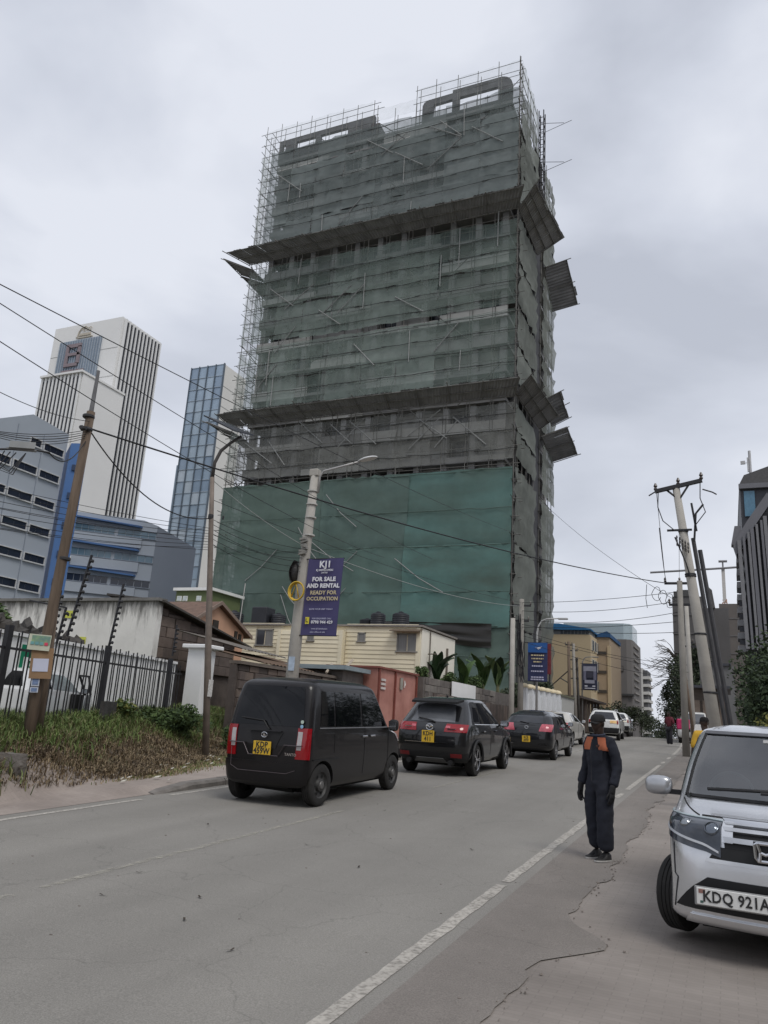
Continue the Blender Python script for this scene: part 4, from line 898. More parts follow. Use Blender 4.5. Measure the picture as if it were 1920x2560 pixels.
for i, (x, y, r_, n) in enumerate(((-13.6, 39.3, .8, 1400), (-13.7, 44.2, 1.1, 2200), (-13.5, 35.6, .5, 700))):
    b = MB(); crown(b, (x, y, 3.9), (r_ * .7, r_ * 1.6, r_ * .8), n, .09, 60 + i); tag(b.build('garden_shrub', leafm[:3]), ('dark shrub between the left banana plants', 'round dark shrub between the green and bright banana plants', 'small shrub over the wall near the red container')[i], 'shrub', 'shrubs behind the stone wall')
# bushes on the bank by the lamp post, dark stone, concrete block
for i, (x, y, rx, rz, n, lab) in enumerate(((-12.9, 16.4, .85, .45, 4600, 'dense green bush at the foot of the steel fence left of the lamp post'), (-12.0, 18.3, .65, .5, 3200, 'dark green bush right behind the lamp post'), (-13.3, 14.9, .5, .32, 1600, 'yellowish weeds and leaves by the middle of the fence'))):
    b = MB(); crown(b, (x, y, land(x, y) + rz * .75), (rx, rx, rz), n, .055, 80 + i, lumps=16); tag(b.build('bush', leafm[:3] if i < 2 else [leafm[1], leafm[3], leafm[0]]), lab, 'bush', 'bushes on the bank')
b = MB(); b.obox((-12.75, 13.9, land(-12.75, 13.9) + .16), (-.12, .33, 0), (.04, .02, 0), (0, 0, .3)); tag(b.build('stone_slab', M('dark_slab', (.045, .042, .04), var=.5, scale=6, bump=.6)), 'dark upright slab half buried in the grass', 'slab')
cb = MB(); 
def cbf(u, v):
    a = u * 2 * pi; r = (abs(cos(a)) ** 4 + abs(sin(a)) ** 4) ** -.25; k = [1.0, 1.02, .98, .95, .0][min(4, int(v * 4 + .01))]; z = [-.35, .0, .22, .30, .305][min(4, int(v * 4 + .01))]
    x, y = r * cos(a) * 1.1 * k, r * sin(a) * .42 * k; q = noise.noise(Vector((x * 3, y * 3, z * 4))) * .1
    return (-10.5 + x * .5 + y * .2 + q, 8.8 + x * .28 + y * .6 + q, land(-10.2, 8.7) + z * .62 - .15 + q * .5)
cb.grid(cbf, 36, 4); tag(cb.build('concrete_block', M('old_concrete', (.14, .125, .112), var=.35, scale=4, bump=.8, bscale=22), auto=40), 'broken grey concrete block beside the mown bank', 'block')
b = MB(); 
for i in range(26):
    y = R.uniform(9.5, 17); d = R.gauss(2.5, .3); P = F0 + FU * ((y - F0.y) / FU.y) + FN * d; r_ = R.uniform(.02, .05); z = land(P.x, P.y) + .05
    b.obox((P.x, P.y, z), (r_, R.uniform(-.02, .02), .01), (0, r_ * .7, .01), (0, 0, .006))
tag(b.build('litter', M('paper_litter', (.6, .57, .5))), 'scraps of pale litter along the verge', 'litter', kind='stuff')
# ------------------------------------------------------------ poles, lamps and banners on the left
wood = M('pole_timber', (.135, .10, .073), rough=.9, var=.4, scale=5, stretch=(3, 3, .25), bump=.6, bscale=12)
wp = thing('wooden_utility_pole', 'weathered wooden utility pole carrying cables at the left edge', 'utility pole', (-11.0, 10.2, land(-11, 10.2)))
b = MB(); b.tube([(-11.02, 10.18, .3), (-11.0, 10.2, 2.5), (-10.96, 10.24, 5), (-10.93, 10.27, 7.08)], [.105, .097, .088, .078], 14); b.build('shaft', wood, wp, smooth=True)
b = MB(); b.tube([(-10.93, 10.27, 7.0), (-10.93, 10.28, 7.95)], [.045, .03], 8); b.build('metal_top', M('galvanised', (.16, .16, .165), metal=.3, var=.2), wp)
for z in (6.98, 6.72, 4.2): b = MB(); b.lathe([(.1, -.03), (.112, -.02), (.112, .02), (.1, .03)], (-10.95, 10.25, z), 'z', 14); b.build('band', M('band_dark', (.04, .04, .042)), wp)
b = MB(); b.tube([(-11.42, 10.75, .5), (-11.25, 10.55, 2.0), (-11.05, 10.3, 3.3)], [.1, .095, .08], 10); b.build('brace', wood, wp, smooth=True)
b = MB(); b.lathe([(.03, -.04), (.05, 0), (.03, .05)], (-10.86, 10.2, 6.7), 'y', 8); b.lathe([(.03, -.04), (.05, 0), (.03, .05)], (-11.03, 10.2, 6.75), 'y', 8); b.build('cable_clamp', ironm, wp)
# notices nailed to the pole
vn = Vector((.62, -.78, 0)); vu = Vector((.78, .62, 0)).normalized()
def notice(name, lab, c, w_, h_, mat, tilt, off, group=None):
    b = MB(); C = Vector(c) + vn * off; U = (vu * cos(tilt) + Vector((0, 0, sin(tilt)))); V = (-vu * sin(tilt) + Vector((0, 0, cos(tilt))))
    b.obox(C, U * w_ / 2, vn * .006, V * h_ / 2); return tag(b.build(name, mat), lab, 'notice', group), C, U, V
card = M('cardboard', (.27, .17, .095), var=.15, scale=5)
n_, C, U, V = notice('cardboard_sign', 'brown cardboard sheet tied to the wooden pole', (-10.86, 10.06, 2.31), .36, .52, card, .05, .0)
b = MB(); b.obox(C + vn * .012 - V * .03 - U * .01, U * .125, vn * .003, V * .11); b.build('paper', M('paper_lilac', (.56, .58, .70), var=.06), n_)
n_, C, U, V = notice('advert_sign', 'small blue and green advert board above the cardboard on the pole', (-10.92, 10.0, 2.66), .36, .27, M('advert_cream', (.55, .56, .45), var=.1), -.02, .03)
b = MB(); b.obox(C + vn * .01 + V * .04 + U * .02, U * .15, vn * .003, V * .075); b.build('picture', M('advert_blue', (.12, .25, .36), var=.35, scale=8, c2=(.25, .36, .16)), n_)
for i in range(4): b = MB(); b.obox(C + vn * .015 - V * .02 + U * (-.11 + .075 * i), U * .028, vn * .003, V * .025); b.build('printed_box', M('advert_box_%d' % (i == 3), (.16, .35, .36) if i < 3 else (.6, .06, .12)), n_)
for i, (dz, w_) in enumerate(((2.0, .13), (1.86, .13))):
    n_, C, U, V = notice('handbill', ('upper', 'lower')[i] + ' pale blue handbill pasted low on the wooden pole', (-10.93, 10.07, dz), w_, .16 if i == 0 else .09, M('handbill', (.5, .54, .62)), .04, .03, 'handbills on the pole')
    b = MB(); b.obox(C + vn * .008, U * w_ * .36, vn * .002, V * (.055 if i == 0 else .03)); b.build('print', M('handbill_blue', (.16, .22, .36), var=.3, scale=20), n_)
# leaning solar lamp post
steel = M('lamp_steel', (.20, .165, .14), rough=.7, var=.3, scale=3, metal=.2)
lp_ = thing('solar_lamp_post', 'brown steel lamp post with a flat solar panel on a bent arm', 'street lamp', (-11.45, 15.95, land(-11.4, 15.9)))
P = [(-11.42, 15.95, .3), (-11.66, 15.78, 3.5), (-11.87, 15.6, 6.4), (-11.95, 15.54, 7.5)]
b = MB(); b.tube(P, [.085, .08, .062, .055], 12); b.build('shaft', steel, lp_, smooth=True)
b = MB(); b.tube([(-11.95, 15.54, 7.45), (-11.94, 15.55, 7.9), (-11.84, 15.62, 8.25), (-11.66, 15.75, 8.5), (-11.45, 15.9, 8.72)], [.05, .045, .045, .04, .035], 10); b.build('arm', M('lamp_dark', (.05, .045, .042), rough=.6), lp_, smooth=True)
b = MB(); b.prism([(-12.25, 15.25, 9.12), (-12.0, 16.05, 9.16), (-11.2, 16.1, 8.78), (-11.4, 15.5, 8.7)], (0, 0, .035)); b.build('solar_panel', M('solar_black', (.018, .02, .028), rough=.25, var=.2), lp_)
b = MB(); b.box((-11.62, 15.72, 6.4), (-11.6 + .02, 15.74, 6.5)); b.lathe([(.068, -.06), (.072, 0), (.068, .06)], (-11.88, 15.59, 6.45), 'z', 12); b.build('band', ironm, lp_)
b = MB(); b.obox((-11.45, 15.82, 2.2), (.045, .03, 0), (.012, -.016, 0), (0, 0, .2)); b.build('sticker', M('torn_paper', (.5, .49, .47), var=.3, scale=25), lp_)
# concrete lamp pole with banner
cpole = M('pole_concrete', (.38, .36, .325), rough=.9, var=.14, scale=2.5, bump=.3, bscale=25)
cp = thing('concrete_lamp_pole', 'pale concrete lamp pole with metal bands rising behind the dark van', 'street lamp', (-11.0, 18.9, g(18.9) + .1))
b = MB(); b.tube([(-11.05, 18.9, .3), (-10.98, 18.9, 4), (-10.92, 18.9, 6.5), (-10.83, 18.9, 8.6)], [.20, .17, .145, .12], 14); b.build('shaft', cpole, cp, smooth=True)
for z in (8.05, 7.65, 7.25, 6.72): b = MB(); b.lathe([(.13, -.025), (.165, -.02), (.165, .02), (.13, .025)], (-10.86, 18.9, z), 'z', 16); b.build('band', M('band_pale', (.5, .49, .46), metal=.2), cp)
b = MB(); b.bevbox((-10.98, 18.78, 8.5), (-10.70, 19.02, 8.72), .02); b.build('cap', cpole, cp)
b = MB(); b.tube([(-10.68, 18.9, 8.0), (-10.67, 18.9, 8.5), (-10.55, 18.9, 8.66), (-9.4, 18.9, 8.86)], .032, 8); b.build('arm', M('arm_pale', (.42, .41, .4), metal=.4, rough=.5), cp, smooth=True)
b = MB()
def headf(u, v):
    a = u * 2 * pi; t = v; r = .13 * sin(pi * min(1, max(.03, t))) ** .5; return (-9.45 + t * .62, 18.9 + r * cos(a), 8.87 + .09 * t + (r * .55 * sin(a) if sin(a) > 0 else r * .2 * sin(a)))
b.grid(headf, 14, 12); b.build('lamp_head', M('lamp_white', (.62, .62, .62), rough=.4), cp, smooth=True)
b = MB(); 
for i in range(7): b.obox((-10.88 + R.uniform(-.05, .05), 18.72 + R.uniform(-.05, .02), 6.15 + i * .07), (.1, R.uniform(-.03, .03), R.uniform(-.03, .03)), (0, .05, 0), (0, 0, .03))
b.build('bracket', M('bracket_grey', (.25, .24, .22)), cp)
b = MB(); b.grid(lambda u, v: (-11.12 - .18 * sin(pi * v) * (1 - .4 * abs(u - .5)), 18.78 + (u - .5) * .3, lerp(5.95, 5.25, v)), 4, 8); b.lathe([(.02, -.3), (.13, -.2), (.15, .1), (.08, .32)], (-11.2, 18.85, 5.6), 'z', 10); b.build('cable_box', M('box_black', (.03, .028, .028), rough=.5), cp, smooth=True)
b = MB(); b.obox((-10.95, 18.71, 3.05), (.09, .0, 0), (0, .012, 0), (0, 0, .19)); b.build('poster', M('poster_paleblue', (.42, .50, .60), var=.2, scale=9), cp)
co = MB(); 
for k in range(3): co.tube([(-10.93 + (.22 + .012 * k) * cos(a), 18.62 - .03 * k, 5.04 + (.24 + .012 * k) * sin(a)) for a in [i * 2 * pi / 24 for i in range(25)]], .022, 6, False)
co.tube([(-11.08, 18.6, 4.9), (-10.95, 18.58, 5.25), (-10.85, 18.6, 4.86)], .02, 6)
tag(co.build('cable_coil', M('coil_yellow', (.60, .40, .045), rough=.5, var=.15), smooth=True), 'yellow coil of cable hung on the concrete lamp pole', 'cable')
def banner(name, lab, x0, x1, Y, z0, z1, mat, shear=.0):
    t = thing(name, lab, 'banner', ((x0 + x1) / 2, Y, z0)); b = MB()
    b.grid(lambda u, v: (lerp(x0, x1, u) + shear * v, Y + .03 * sin(u * 5) * (1 - abs(v - .5)), lerp(z0, z1, v)), 8, 10); b.grid(lambda u, v: (lerp(x1, x0, u) + shear * v, Y + .012 + .03 * sin((1 - u) * 5) * (1 - abs(v - .5)), lerp(z0, z1, v)), 8, 10)
    b.build('cloth', mat, t, smooth=True)
    b = MB()
    for z in (z0, z1): b.tube([(x0 - .2, Y + .02, z), (x1 + shear * (z - z0) / (z1 - z0), Y + .02, z)], .018, 6)
    b.build('rod', ironm, t); return t
purple = M('banner_purple', (.062, .055, .145), rough=.6, var=.12, scale=1)
bn = banner('roadside_banner', 'dark purple for-sale banner hung on the concrete lamp pole', -10.80, -9.68, 18.80, 3.84, 6.0, purple, .06)
wtx = M('banner_white', (.72, .72, .76)); ytx = M('banner_gold', (.55, .47, .30)); ltx = M('banner_lilac', (.45, .45, .58))
RX = Matrix.Rotation(pi / 2, 4, 'X')
def btxt(par, txt, x, Y, z, size, mat, bold=.004, sx=1., nm='lettering'):
    me = text_mesh(txt, size, .002, bold, 'CENTER', sx); me.transform(Matrix.Translation(Vector((x, Y, z)) - origin(par)) @ RX); me.materials.append(mat); return link(nm, me, par)
YB_ = 18.755
btxt(bn, 'KJ1', -10.17, YB_, 5.82, .26, wtx, .008, 1.0, 'logo'); btxt(bn, 'KJ DEVELOPERS', -10.18, YB_, 5.66, .075, wtx, .002); btxt(bn, 'LIMITED', -10.18, YB_, 5.585, .055, wtx, .001)
btxt(bn, 'FOR SALE', -10.18, YB_, 5.40, .165, wtx, .008); btxt(bn, 'AND RENTAL', -10.19, YB_, 5.215, .160, wtx, .008)
btxt(bn, 'READY FOR', -10.17, YB_, 5.02, .150, ytx, .005); btxt(bn, 'OCCUPATION', -10.19, YB_, 4.85, .145, ytx, .005)
b = MB(); b.box((-10.66, YB_ - .004, 4.15), (-10.54, YB_ + .004, 4.34)); b.build('phone_icon', M('icon_yellow', (.7, .6, .06)), bn)
b = MB(); b.tube([(-10.63, YB_ - .008, 4.3), (-10.63, YB_ - .008, 4.22), (-10.57, YB_ - .008, 4.2)], .012, 5); b.build('phone_glyph', M('ink'), bn)
btxt(bn, 'BOOK YOUR UNIT TODAY', -10.2, YB_, 4.56, .058, ltx, .001); btxt(bn, 'FOR ENQUIRIES CALL', -10.15, YB_, 4.30, .06, ltx, .001); btxt(bn, '0798 944 429', -10.14, YB_, 4.20, .115, wtx, .004)
btxt(bn, 'www.kj1developers', -10.2, YB_, 4.02, .06, ltx, .001); btxt(bn, 'sales office on site', -10.25, YB_, 3.93, .06, ltx, .001)
# poles further along the left footway
def upole(name, lab, x, y, top, r0, r1, lean=(0, 0), mat=cpole, cat='utility pole', group='poles along the left footway', z0=None, arms=()):
    z0 = g(y) if z0 is None else z0; t = thing(name, lab, cat, (x, y, z0), 0, group)
    b = MB(); b.tube([(x, y, z0 - .3), (x + lean[0] * .5, y + lean[1] * .5, (z0 + top) / 2), (x + lean[0], y + lean[1], top)], [r0, (r0 + r1) / 2, r1], 10); b.build('shaft', mat, t, smooth=True)
    for (dz, l, yaw) in arms:
        k = (top - dz - z0) / (top - z0); c = Vector((x + lean[0] * k, y + lean[1] * k, top - dz)); d = Vector((cos(yaw), sin(yaw), 0)) * l / 2
        b = MB(); b.obox(c, d, (-d.y * .06 / l, d.x * .06 / l, 0), (0, 0, .05)); ar = b.build('crossarm', ironm, t)
        for s in (-.95, 0, .95):
            b = MB(); q = c + d * s; b.lathe([(.03, 0), (.055, .05), (.03, .09), (.055, .13), (.02, .2)], (q.x, q.y, q.z + .05), 'z', 8); b.build('insulator', M('insulator_brown', (.06, .045, .04), rough=.3), ar)
    return t
upole('short_concrete_pole', 'short pale concrete pole left of the blue banner', -10.25, 40.2, 7.3, .14, .12)
p = upole('concrete_pole', 'taller concrete pole right beside the short pole by the blue banner', -10.2, 41.9, 8.6, .16, .13, mat=M('pole_grey', (.25, .235, .21), var=.2, scale=2), arms=((.35, 1.0, .3), (1.2, .8, .3)))
b = MB(); rr = random.Random(9)
for i in range(24): b.tube([(-10.2 + rr.uniform(-.25, .25), 41.75 + rr.uniform(-.1, .1), rr.uniform(4, 7.8)), (-10.2 + rr.uniform(-.25, .25), 41.75, rr.uniform(4, 7.8))], .02, 4)
b.build('cable_tangle', ironm, p)
def lampc(lab, x, y, top, reach, mat, zb=None):
    t = thing('curved_street_lamp', lab, 'street lamp', (x, y, g(y)), 0, 'curved street lamps'); zb = g(y) if zb is None else zb
    b = MB(); b.tube([(x, y, zb - .2), (x, y, top - .8)] + [(x + reach * .45 * (1 - cos(a)), y, top - .8 + .8 * sin(a)) for a in (pi / 6, pi / 3, pi / 2)] + [(x + reach, y, top + .03)], [.07, .06, .05, .045, .04, .035], 8); b.build('shaft', mat, t, smooth=True)
    b = MB(); b.bevbox((x + reach - .05, y - .1, top - .04), (x + reach + .5, y + .1, top + .06), .03); b.build('lamp_head', mat, t); return t
pale_steel = M('pale_steel', (.42, .42, .41), rough=.5, metal=.3, var=.1)
lampc('pale curved street lamp holding the blue banner', -9.55, 42.9, 7.65, 1.2, pale_steel)
blueb = M('banner_blue', (.02, .10, .32), rough=.6, var=.1); navy = M('banner_navy', (.028, .035, .10), rough=.6, var=.15)
b2 = banner('roadside_banner', 'blue and navy banner with pale text hung between poles far ahead', -9.98, -8.9, 42.6, 4.2, 6.3, navy, .0)
b = MB(); b.box((-9.97, 42.53, 5.75), (-8.91, 42.56, 6.28)); b.build('blue_header', blueb, b2)
b = MB(); b.prism([(-9.55, 42.51, 6.0), (-9.2, 42.51, 6.08), (-9.3, 42.51, 5.95)], (0, .02, 0)); b.prism([(-9.6, 42.51, 6.05), (-9.4, 42.51, 5.98), (-9.35, 42.51, 5.9)], (0, .02, 0)); b.build('logo', wtx, b2)
for i, (z, w_, m) in enumerate(((5.60, .36, ytx), (5.42, .33, ytx), (5.25, .22, ytx), (5.02, .30, ltx), (4.74, .34, ltx), (4.42, .34, ltx), (4.30, .36, ltx))):
    b = MB(); rr = random.Random(i)
    x = -9.44 - w_
    while x < -9.44 + w_: q = rr.uniform(.05, .14); b.box((x, 42.525, z - .035), (min(x + q, -9.44 + w_), 42.54, z + .035)); x += q + .03
    b.build('lettering', m, b2)
upole('wooden_pole', 'left wooden pole in the cluster before the cream building', -12.45, 68.9, 9.25, .16, .12, (-.1, 0), wood, arms=((.3, .6, .2),))
upole('wooden_pole', 'middle pole with rungs in the cluster before the cream building', -12.0, 69.2, 9.1, .16, .13, (-.2, 0), MT['pole_grey'], arms=((.6, .7, .2), (1.4, .7, .2), (2.2, .7, .2), (3.0, .7, .2)))
upole('wooden_pole', 'dark leaning pole rightmost in the cluster before the cream building', -11.7, 69.4, 7.9, .13, .1, (-.25, 0), M('pole_dark', (.05, .045, .04), var=.3))
b = MB(); b.tube([(-14.6, 69, 4.9), (-12.5, 68.9, 6.8)], .05, 5); b.tube([(-13.3, 68.9, 6.1), (-12.4, 68.9, 5.6)], .05, 5); tag(b.build('stay_wire', ironm), 'dark stay wire slanting to the wooden pole cluster', 'cable')
lampc('thin curved street lamp holding the dark photo banner', -12.25, 74., 8.4, 1.0, M('lamp_grey', (.2, .2, .2)))
b3 = banner('roadside_banner', 'dark banner with a room interior photo hung on the far lamp', -12.2, -10.85, 73.9, 5.4, 7.8, M('banner_dark', (.03, .033, .06), rough=.6, var=.2), 0)
for (x0, x1, z0, z1, m) in ((-12.1, -10.95, 7.1, 7.55, 'g1'), (-12.1, -11.85, 6.3, 7.1, 'g2'), (-11.2, -10.95, 6.3, 7.1, 'g2'), (-11.8, -11.25, 6.5, 7.05, 'g3'), (-12.0, -11.1, 6.0, 6.3, 'g1'), (-12.0, -11.75, 5.7, 5.82, 'g4'), (-11.3, -11.05, 5.7, 5.82, 'g4'), (-12.0, -11.05, 5.52, 5.6, 'g4')):
    b = MB(); b.box((x0, 73.82, z0), (x1, 73.86, z1)); b.build('picture', M('ban_' + m, {'g1': (.25, .25, .30), 'g2': (.13, .13, .18), 'g3': (.04, .04, .06), 'g4': (.5, .5, .55)}[m]), b3)
# white fence with capped posts
wf = thing('white_panel_fence', 'white panel fence with cream capped posts beyond the blue banner', 'fence', (-10.5, 48, g(48)))
for i in range(7):
    y = 43.2 + i * 1.6; b = MB(); b.box((-10.6, y, g(y)), (-10.2, y + .35, 3.9 + .02 * i)); po = b.build('post', M('fence_white', (.62, .63, .64), var=.06), wf); b = MB(); b.lathe([(.3, 0), (.3, .08), (.2, .2), (.02, .24)], (-10.4, y + .17, 3.9 + .02 * i), 'z', 10); b.build('cap', M('cap_cream', (.62, .53, .36)), po)
    b = MB(); b.box((-10.45, y + .36, g(y) + .05), (-10.38, y + 1.59, 3.6 + .02 * i)); b.build('panel', M('fence_white'), wf)
gt_ = thing('white_gate_wall', 'pale grey garden wall with a tiled coping past the white fence', 'wall', (-11.5, 58, g(58)))
b = MB(); b.box((-12.2, 55, 1.2), (-11.6, 66, 4.2)); b.build('wall', M('gatewall', (.42, .42, .40), var=.1), gt_); b = MB(); b.box((-12.3, 55, 4.2), (-11.5, 66, 4.35)); b.build('coping', M('coping_olive', (.13, .13, .09)), gt_)
rk = thing('red_kiosk_frame', 'small dark red framed hoarding past the foot of the tower', 'hoarding', (-13.3, 62, 1.5)); b = MB(); b.box((-14.0, 62, 5.9), (-12.7, 62.2, 8.3)); b.build('frame', M('maroon', (.14, .02, .025), var=.2), rk); b = MB(); b.box((-13.8, 61.9, 6.3), (-12.95, 61.99, 8.0)); b.build('panel', M('kiosk_grey', (.2, .2, .21)), rk); b = MB(); b.tube([(-13.9, 62.1, 1.4), (-13.9, 62.1, 5.9)], .07, 6); b.tube([(-12.8, 62.1, 1.4), (-12.8, 62.1, 5.9)], .07, 6); b.build('post', ironm, rk)

# ------------------------------------------------------------ buildings at the end of the street
bei = M('far_cream', (.56, .455, .30), rough=.85, var=.05, scale=.2); beis = M('far_cream_dark', (.40, .31, .215), var=.06)
fb = thing('cream_apartment_block', 'cream apartment block with a bright blue roof down the street', 'building', (-19, 102, 0))
b = MB(); b.box((-27, 98.8, -2), (-15.3, 106, 13.4)); b.build('wall', bei, fb)
b = MB(); b.prism([(-27, 98.5, 14.75), (-19.2, 98.5, 14.75), (-15.2, 98.5, 14.1), (-15.2, 98.5, 13.95), (-27, 98.5, 13.95)], (0, 8, 0)); b.build('roof', M('far_blue_roof', (.03, .16, .36), var=.1), fb)
b = MB(); b.box((-26, 98.9, 13.42), (-15.5, 105.8, 13.94)); b.build('clerestory', M('clerestory', (.3, .32, .33), var=.3, scale=1), fb)
for i in range(8): b = MB(); b.box((-19.0 + i * .45, 98.78, 13.45), (-18.7 + i * .45, 98.88, 13.92)); b.build('pane', M('far_pane_dark', (.1, .115, .13)), fb)
for k in range(5):
    z = 11.6 - k * 2.4
    for y in (99.6, 101.6, 103.8):
        b = MB(); b.box((-15.32, y, z - .05), (-15.2, y + 1.2, z + 1.3)); wo = b.build('window', M('far_white_trim', (.55, .54, .50)), fb); b = MB(); b.box((-15.22, y + .12, z + .1), (-15.15, y + 1.05, z + 1.2)); b.build('pane', M('far_pane_dark'), wo)
bb = thing('tan_office_block', 'tan office block with strip windows beside the cream block', 'building', (-14.5, 108, 0))
b = MB(); b.box((-16.2, 104.2, -2), (-13.75, 116, 13.7)); b.build('wall', beis, bb); b = MB(); b.box((-14.0, 104.05, -2), (-13.6, 104.6, 12.6)); b.build('pier', bei, bb)
b = MB(); b.prism([(-16.4, 104, 13.72), (-14.0, 104, 14.5), (-13.6, 104, 14.2), (-13.6, 104, 13.72)], (0, 11, 0)); b.build('roof', M('far_blue_dark', (.03, .10, .23)), bb)
for k in range(4): b = MB(); z = 11.5 - k * 2.45; b.box((-15.3, 104.1, z), (-14.15, 104.22, z + .38)); b.build('window', M('far_strip', (.075, .065, .055)), bb)
gb = thing('grey_office_block', 'charcoal grey rounded office block under a pale glass crown', 'building', (-15, 134, 0))
fg = M('far_grey', (.165, .155, .15), var=.06, scale=.2)
b = MB(); b.prism([(-19, 129, -3), (-14.4, 129, -3), (-13.7, 129.5, -3), (-13.5, 130.5, -3), (-13.5, 142, -3), (-19, 142, -3)], (0, 0, 19.3)); b.build('wall', fg, gb)
b = MB(); b.prism([(-25, 132.5, 12), (-15.2, 132.5, 12), (-14.3, 133.2, 12), (-14, 134.5, 12), (-14, 142, 12), (-25, 142, 12)], (0, 0, 7.3)); b.build('glass_crown', M('far_glass_pale', (.38, .46, .50), rough=.25, var=.08), gb)
b = MB(); b.box((-15.9, 128.9, 11.2), (-14.9, 129.05, 12.1)); b.build('sign_panel', M('far_sign_dark', (.06, .055, .05)), gb); b = MB(); b.box((-15.8, 128.86, 11.3), (-15.0, 128.9, 12.0)); b.build('sign_face', fg, gb)
for k in range(11):
    b = MB(); z = 4.8 + k * 1.05; b.box((-13.55, 130.6, z), (-13.3, 138, z + .25)); b.build('balcony', M('far_balcony', (.25, .235, .22)), gb)
    b = MB(); b.box((-16.6, 128.85, z), (-16.3, 129.0, z + .3)); b.build('vent', M('far_white_trim'), gb)
b = MB(); b.box((-19, 128.7, 7.5), (-13.4, 130, 7.8)); b.build('ledge', M('far_dark', (.07, .07, .07)), gb)
b = MB(); b.box((-16.2, 128.2, -2), (-15.2, 128.8, 4.3)); b.build('blue_pylon', M('far_navy', (.03, .045, .16)), gb)
for z in (1.4, 2.1, 2.8, 3.5): b = MB(); b.box((-15.8, 128.1, z), (-15.6, 128.2, z + .35)); b.build('pylon_letter', wtx, gb)
wb = thing('white_apartment_block', 'distant pale apartment block with stepped balconies at the street end', 'building', (-21, 225, 0))
b = MB(); b.box((-22.5, 219, -6), (-20.4, 232, 18.9)); b.build('wall', M('far_white', (.50, .49, .47), var=.06), wb)
for k in range(9):
    b = MB(); z = 0 + k * 2.0; b.prism([(-20.4, 219.2, z), (-18.9 + .15 * sin(k), 219.2, z + .1), (-18.9, 230, z + .1), (-20.4, 230, z)], (0, 0, .75)); b.build('balcony', M('far_white'), wb)
b = MB(); b.box((-20.4, 219.6, -6), (-19.3, 230, 18.4)); b.build('recess', M('far_recess', (.09, .09, .095)), wb)
# low dark structures and shrubs along the left, beyond the fence
hs = thing('timber_stalls', 'row of dark timber stalls along the left footway far ahead', 'stall', (-12.5, 80, g(80)))
for i in range(7): b = MB(); y = 72 + i * 2.2; b.box((-12.4 - .03 * i, y, .5), (-12.2 - .03 * i, y + .25, 4.6)); b.build('post', brown[1], hs)
b = MB(); b.box((-14.5, 72, 4.6), (-12, 88, 4.8)); b.build('roof', brown[3], hs); b = MB(); b.box((-14.4, 75, .5), (-14.0, 88, 4.6)); b.build('back', brown[3], hs)
far_leaf = [M('far_leaf_a', (.045, .06, .032), var=.3), M('far_leaf_b', (.065, .08, .045), var=.3), M('far_leaf_c', (.028, .04, .024), var=.3)]
for i, (x, y, h_, r_, lab) in enumerate(((-12.3, 92, 4.3, 2.6, 'round green street tree below the tan office block'), (-12.8, 108, 5.2, 3.2, 'broad green street tree in front of the grey office block'), (-13.6, 140, 6.5, 4.6, 'wide flat-topped dark tree where the road dips'), (-11.0, 165, 6.2, 4.2, 'far dark tree closing the end of the road'), (-13.5, 62, 3.6, 1.6, 'dark shrub tree behind the pole cluster'), (-14.2, 57, 3.2, 1.4, 'small dark tree just right of the blue banner'))):
    tree('street_tree', lab, 'tree', (x, y, g(y)), h_, (r_, r_, h_ * .42), 3800, .16 + .03 * (y > 100), 200 + i, far_leaf, group='street trees far ahead', tr=.18)
# ------------------------------------------------------------ the right-hand side
rp_ = upole('leaning_concrete_pole', 'big leaning concrete power pole behind the silver car', -.15, 22, 8.45, .185, .10, (-.88, 0), cpole, group='power poles on the right', arms=())
b = MB(); b.obox((-.97, 21.95, 8.5), (.62, .02, .13), (-.0, .05, 0), (-.012, 0, .05)); ca = b.build('crossarm', ironm, rp_)
for s in (-.6, -.0, .6): b = MB(); b.lathe([(.03, 0), (.055, .05), (.03, .09), (.055, .13), (.02, .22)], (-.97 + s, 21.95, 8.52 + s * .2), 'z', 8); b.build('insulator', MT['insulator_brown'], ca)
b = MB(); b.tube([(-1.3, 21.95, 8.42), (-.98, 21.95, 8.12)], .03, 5); b.tube([(-.68, 21.95, 8.55), (-.95, 21.95, 8.12)], .03, 5); b.build('strut', ironm, rp_)
for z in (7.2, 6.0, 5.95, 4.4, 2.9): k = (z - .66) / 7.8; b = MB(); rr_ = lerp(.185, .10, k) + .012; b.lathe([(rr_, -.025), (rr_ + .01, 0), (rr_, .025)], (-.15 - .88 * k, 22, z), 'z', 12); b.build('band', ironm, rp_)
b = MB(); b.obox((-.98, 21.9, 7.22), (.32, 0, 0), (0, .03, 0), (0, 0, .025)); b.build('lower_arm', ironm, rp_)
fz_ = MB(); 
for i in range(3):
    for j in range(5): fz_.lathe([(.03, -.02), (.06, 0), (.03, .02)], (-1.05 + .07 * j - .0 * i, 21.8, 7.0 - .1 * i - .05 * j), 'x', 8)
fz_.build('fuse_insulators', M('porcelain_dark', (.09, .085, .085), rough=.3), rp_)
b = MB(); b.tube([(-1.5, 21.95, 8.4), (-1.52, 21.9, 7.9), (-1.4, 21.9, 7.5), (-1.1, 21.85, 7.2)], .014, 5); b.tube([(-.4, 21.95, 8.6), (-.42, 21.9, 8.1), (-.3, 21.9, 7.7), (-.6, 21.9, 7.3)], .014, 5); b.tube([(-1.45, 21.95, 8.45), (-1.75, 21.9, 8.25)], .02, 5); b.tube([(-.35, 21.9, 8.35), (-.1, 21.9, 8.25), (.0, 21.9, 8.18)], .02, 5); b.tube([(-1.1, 21.8, 7.0), (-.85, 21.8, 6.3), (-.75, 21.85, 5.9)], .02, 5)
